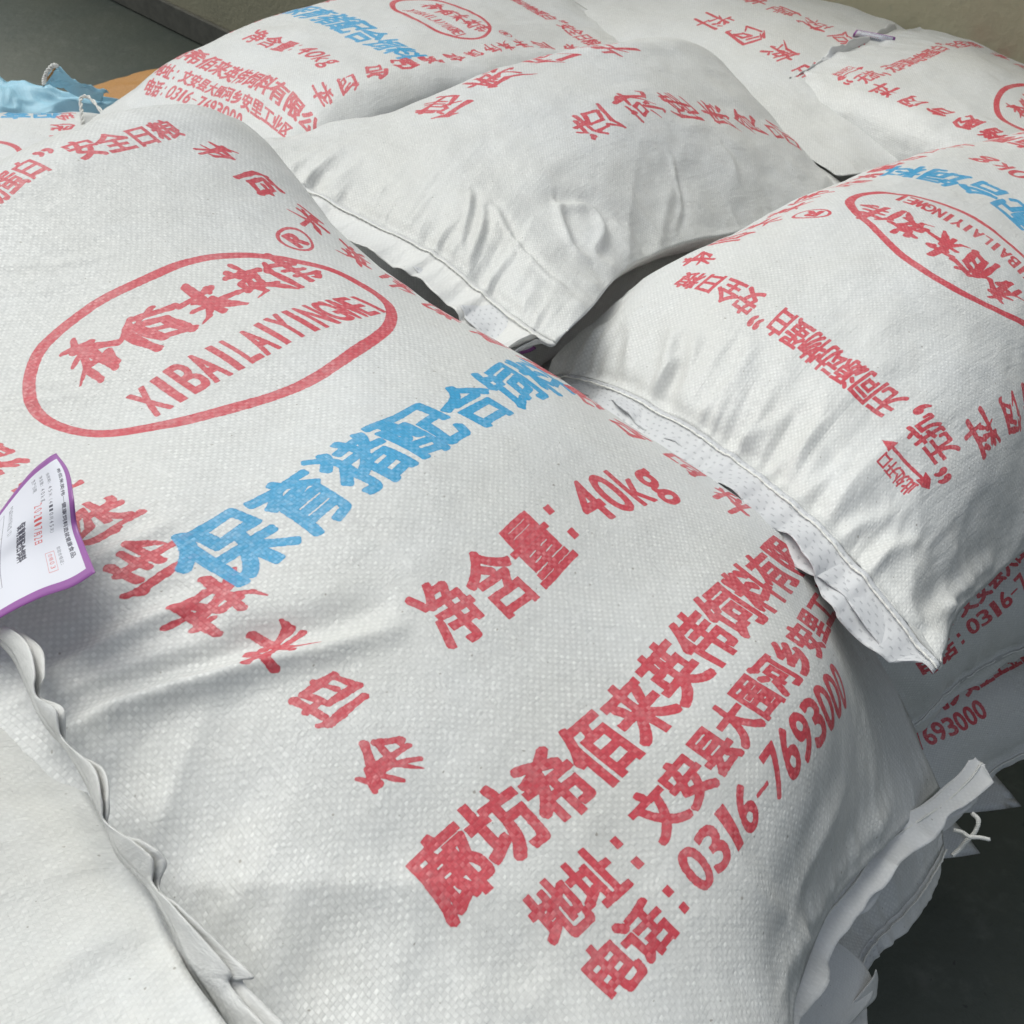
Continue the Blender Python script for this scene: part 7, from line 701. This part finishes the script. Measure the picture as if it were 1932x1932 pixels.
TG = coons([(-0.2534, 0.4202, 0.0920), (-0.2399, 0.4019, 0.0960), (-0.2287, 0.3777, 0.1000), (-0.2270, 0.3674, 0.0900), (-0.2179, 0.3514, 0.0920), (-0.1985, 0.3192, 0.1080)],
           [(-0.2952, 0.3681, 0.0620), (-0.2941, 0.3530, 0.0600), (-0.2901, 0.3366, 0.0580), (-0.2777, 0.3128, 0.0600)],
           [(-0.2534, 0.4202, 0.0920), (-0.2586, 0.4176, 0.0900), (-0.2715, 0.4144, 0.0800), (-0.2842, 0.3959, 0.0700), (-0.2952, 0.3681, 0.0620)],
           [(-0.1985, 0.3192, 0.1080), (-0.2126, 0.3187, 0.0980), (-0.2341, 0.3220, 0.0850), (-0.2553, 0.3176, 0.0750), (-0.2777, 0.3128, 0.0600)], 46, 34)
sheet('paper_tag', TG, MAT_TAG, sI['root'])
IF_ = [(0.3984, 1.6620, -0.2580), (0.4423, 1.6856, -0.2560), (0.4825, 1.7138, -0.2540), (0.5182, 1.7427, -0.2520), (0.5530, 1.7723, -0.2500), (0.5885, 1.8167, -0.2500), (0.6340, 1.8654, -0.2520), (0.7087, 1.9541, -0.2620)]
OF_ = [(0.3905, 1.6624, -0.2520), (0.4433, 1.6843, -0.2440), (0.4640, 1.6913, -0.2400), (0.5061, 1.7359, -0.2350), (0.5350, 1.7725, -0.2340), (0.5696, 1.8034, -0.2330), (0.6096, 1.8483, -0.2380), (0.6901, 1.9398, -0.2500)]
ribbon(sF, IF_, OF_, MAT_HEMW, bow=.004, wav=.003, seed=81)
# a second tag peeps out under the middle sack's hem, a third above the upper right sack
T2 = coons([(-0.0331, 0.8860, -0.1500), (-0.0252, 0.8822, -0.1460), (-0.0141, 0.8729, -0.1420)], [(0.0096, 0.8283, -0.1500), (0.0180, 0.8265, -0.1460), (0.0243, 0.8273, -0.1420)], [(-0.0331, 0.8860, -0.1500), (-0.0114, 0.8593, -0.1520), (0.0096, 0.8283, -0.1500)], [(-0.0141, 0.8729, -0.1420), (0.0064, 0.8483, -0.1400), (0.0243, 0.8273, -0.1420)], 12, 20)
sheet('paper_tag', T2, MAT_TAG, sC['root'])
T3 = coons([(0.6146, 1.8914, -0.2400), (0.6432, 1.8770, -0.2400), (0.6759, 1.8581, -0.2400)], [(0.6119, 1.9001, -0.2600), (0.6445, 1.8811, -0.2600), (0.6755, 1.8577, -0.2600)], [(0.6146, 1.8914, -0.2400), (0.6045, 1.8723, -0.2400), (0.6119, 1.9001, -0.2600)], [(0.6759, 1.8581, -0.2400), (0.6763, 1.8604, -0.2500), (0.6755, 1.8577, -0.2600)], 20, 12)
sheet('paper_tag', T3, MAT_TAG, sF['root'])

FL = coons([(0.1657, 0.2552, -0.2150), (0.1846, 0.2628, -0.2150), (0.2049, 0.2710, -0.2200), (0.2203, 0.2757, -0.2250)], [(0.1758, 0.2084, -0.2400), (0.2042, 0.2193, -0.2500), (0.2268, 0.2317, -0.2550)],
           [(0.1657, 0.2552, -0.2150), (0.1671, 0.2326, -0.2250), (0.1758, 0.2084, -0.2400)], [(0.2203, 0.2757, -0.2250), (0.2347, 0.2696, -0.2350), (0.2451, 0.2592, -0.2450), (0.2450, 0.2484, -0.2520), (0.2268, 0.2317, -0.2550)], 40, 40)
sheet('hem_ply', FL, MAT_HEM, sL['root'], .0008)
FL2 = coons([(0.2102, 0.2308, -0.2500), (0.2260, 0.2402, -0.2480), (0.2428, 0.2546, -0.2400), (0.2464, 0.2601, -0.2350)], [(0.2216, 0.2240, -0.2600), (0.2357, 0.2391, -0.2600), (0.2491, 0.2494, -0.2600), (0.2505, 0.2543, -0.2550)],
            [(0.2102, 0.2308, -0.2500), (0.2216, 0.2240, -0.2600)], [(0.2464, 0.2601, -0.2350), (0.2496, 0.2581, -0.2450), (0.2505, 0.2543, -0.2550)], 40, 12)
sheet('hem_ply', FL2, MAT_HEM, sL['root'], .0008)

# ---- blue empty sack and the orange one under it
BLUE = woven('woven_sky_blue', None, base=(.33, .60, .75), seed=15, weave=.5)
ORANGE = woven('woven_orange', None, base=(.42, .20, .045), seed=16, weave=.7)
kk = sack('K', 'orange-brown sack low at the far left, mostly covered by a blue one', ORANGE, 67, 112, (), hem=(.6, .6), seed=17, G=prior((-0.9490, 2.0066, -0.5000)[0], (-0.9490, 2.0066, -0.5000)[1], 132, -.50, th=.05), thick=.12, group=None)
root = bpy.data.objects.new('blue_sack', None); C.objects.link(root); root.location = (-0.8948, 1.9375, -0.4000)
tag(root, 'empty light blue sack crumpled over the orange-brown one at far left', 'sack'); bpy.context.view_layer.update()
def crumple(g, amp, seed):
    n2, n1 = g.shape[:2]; uu, vv = np.meshgrid(np.linspace(0, 1, n1), np.linspace(0, 1, n2))
    g = g.copy(); g[..., 2] += amp*(ridged(uu*3+vv, vv*3, seed) + .5*ridged(uu*7, vv*6, seed+1)); return g
g1 = coons([(-1.0262, 1.9403, -0.3400), (-0.9546, 1.9121, -0.3350), (-0.9311, 1.9098, -0.3350), (-0.8694, 1.8938, -0.3400), (-0.7965, 1.8646, -0.3450), (-0.7199, 1.8582, -0.3600)],
           [(-0.9754, 1.7609, -0.3800), (-0.9183, 1.7609, -0.3800), (-0.8710, 1.7855, -0.3850), (-0.8235, 1.8127, -0.3850), (-0.7788, 1.8213, -0.3800), (-0.7121, 1.8449, -0.3800)],
           [(-1.0262, 1.9403, -0.3400), (-0.9884, 1.8274, -0.3500), (-0.9754, 1.7609, -0.3800)], [(-0.7199, 1.8582, -0.3600), (-0.7136, 1.8538, -0.3700), (-0.7121, 1.8449, -0.3800)], 60, 40)
sheet('blue_cloth', crumple(g1, .008, 41), BLUE, root, .001, uv=np.stack(np.meshgrid(np.linspace(0, .5, 60), np.linspace(0, .3, 40)), -1).reshape(-1, 2))
g2 = coons([(-0.8169, 1.8580, -0.2900), (-0.7973, 1.8383, -0.2950), (-0.7789, 1.8378, -0.3100), (-0.7618, 1.8525, -0.3250), (-0.7365, 1.8553, -0.3350)], [(-0.8642, 1.8754, -0.3330), (-0.8423, 1.8687, -0.3350), (-0.8159, 1.8598, -0.3370), (-0.7881, 1.8466, -0.3380), (-0.7549, 1.8536, -0.3500)],
           [(-0.8169, 1.8580, -0.2900), (-0.8383, 1.8693, -0.3100), (-0.8642, 1.8754, -0.3330)], [(-0.7365, 1.8553, -0.3350), (-0.7429, 1.8489, -0.3400), (-0.7549, 1.8536, -0.3500)], 40, 24)
sheet('blue_flap', crumple(g2, .005, 51), BLUE, root, .001, uv=np.stack(np.meshgrid(np.linspace(0, .3, 40), np.linspace(0, .1, 24)), -1).reshape(-1, 2))
g3 = coons([(-0.8637, 1.8730, -0.3310), (-0.8418, 1.8671, -0.3110), (-0.8201, 1.8581, -0.2910)], [(-0.8596, 1.8731, -0.3330), (-0.8386, 1.8673, -0.3130), (-0.8166, 1.8583, -0.2920)], [(-0.8637, 1.8730, -0.3310), (-0.8596, 1.8731, -0.3330)], [(-0.8201, 1.8581, -0.2910), (-0.8166, 1.8583, -0.2920)], 14, 4)
sheet('orange_edge', g3, ORANGE, root, .002)
V, F = twisted(np.array([(-0.8131, 1.8509, -0.2880), (-0.8191, 1.8459, -0.2850), (-0.8269, 1.8354, -0.2900), (-0.8342, 1.8300, -0.3000), (-0.8486, 1.8521, -0.3200)])-np.array(root.location), .003, 50, 2, 5)
link_mesh('thread_end', V, F, MAT_THREAD, root)
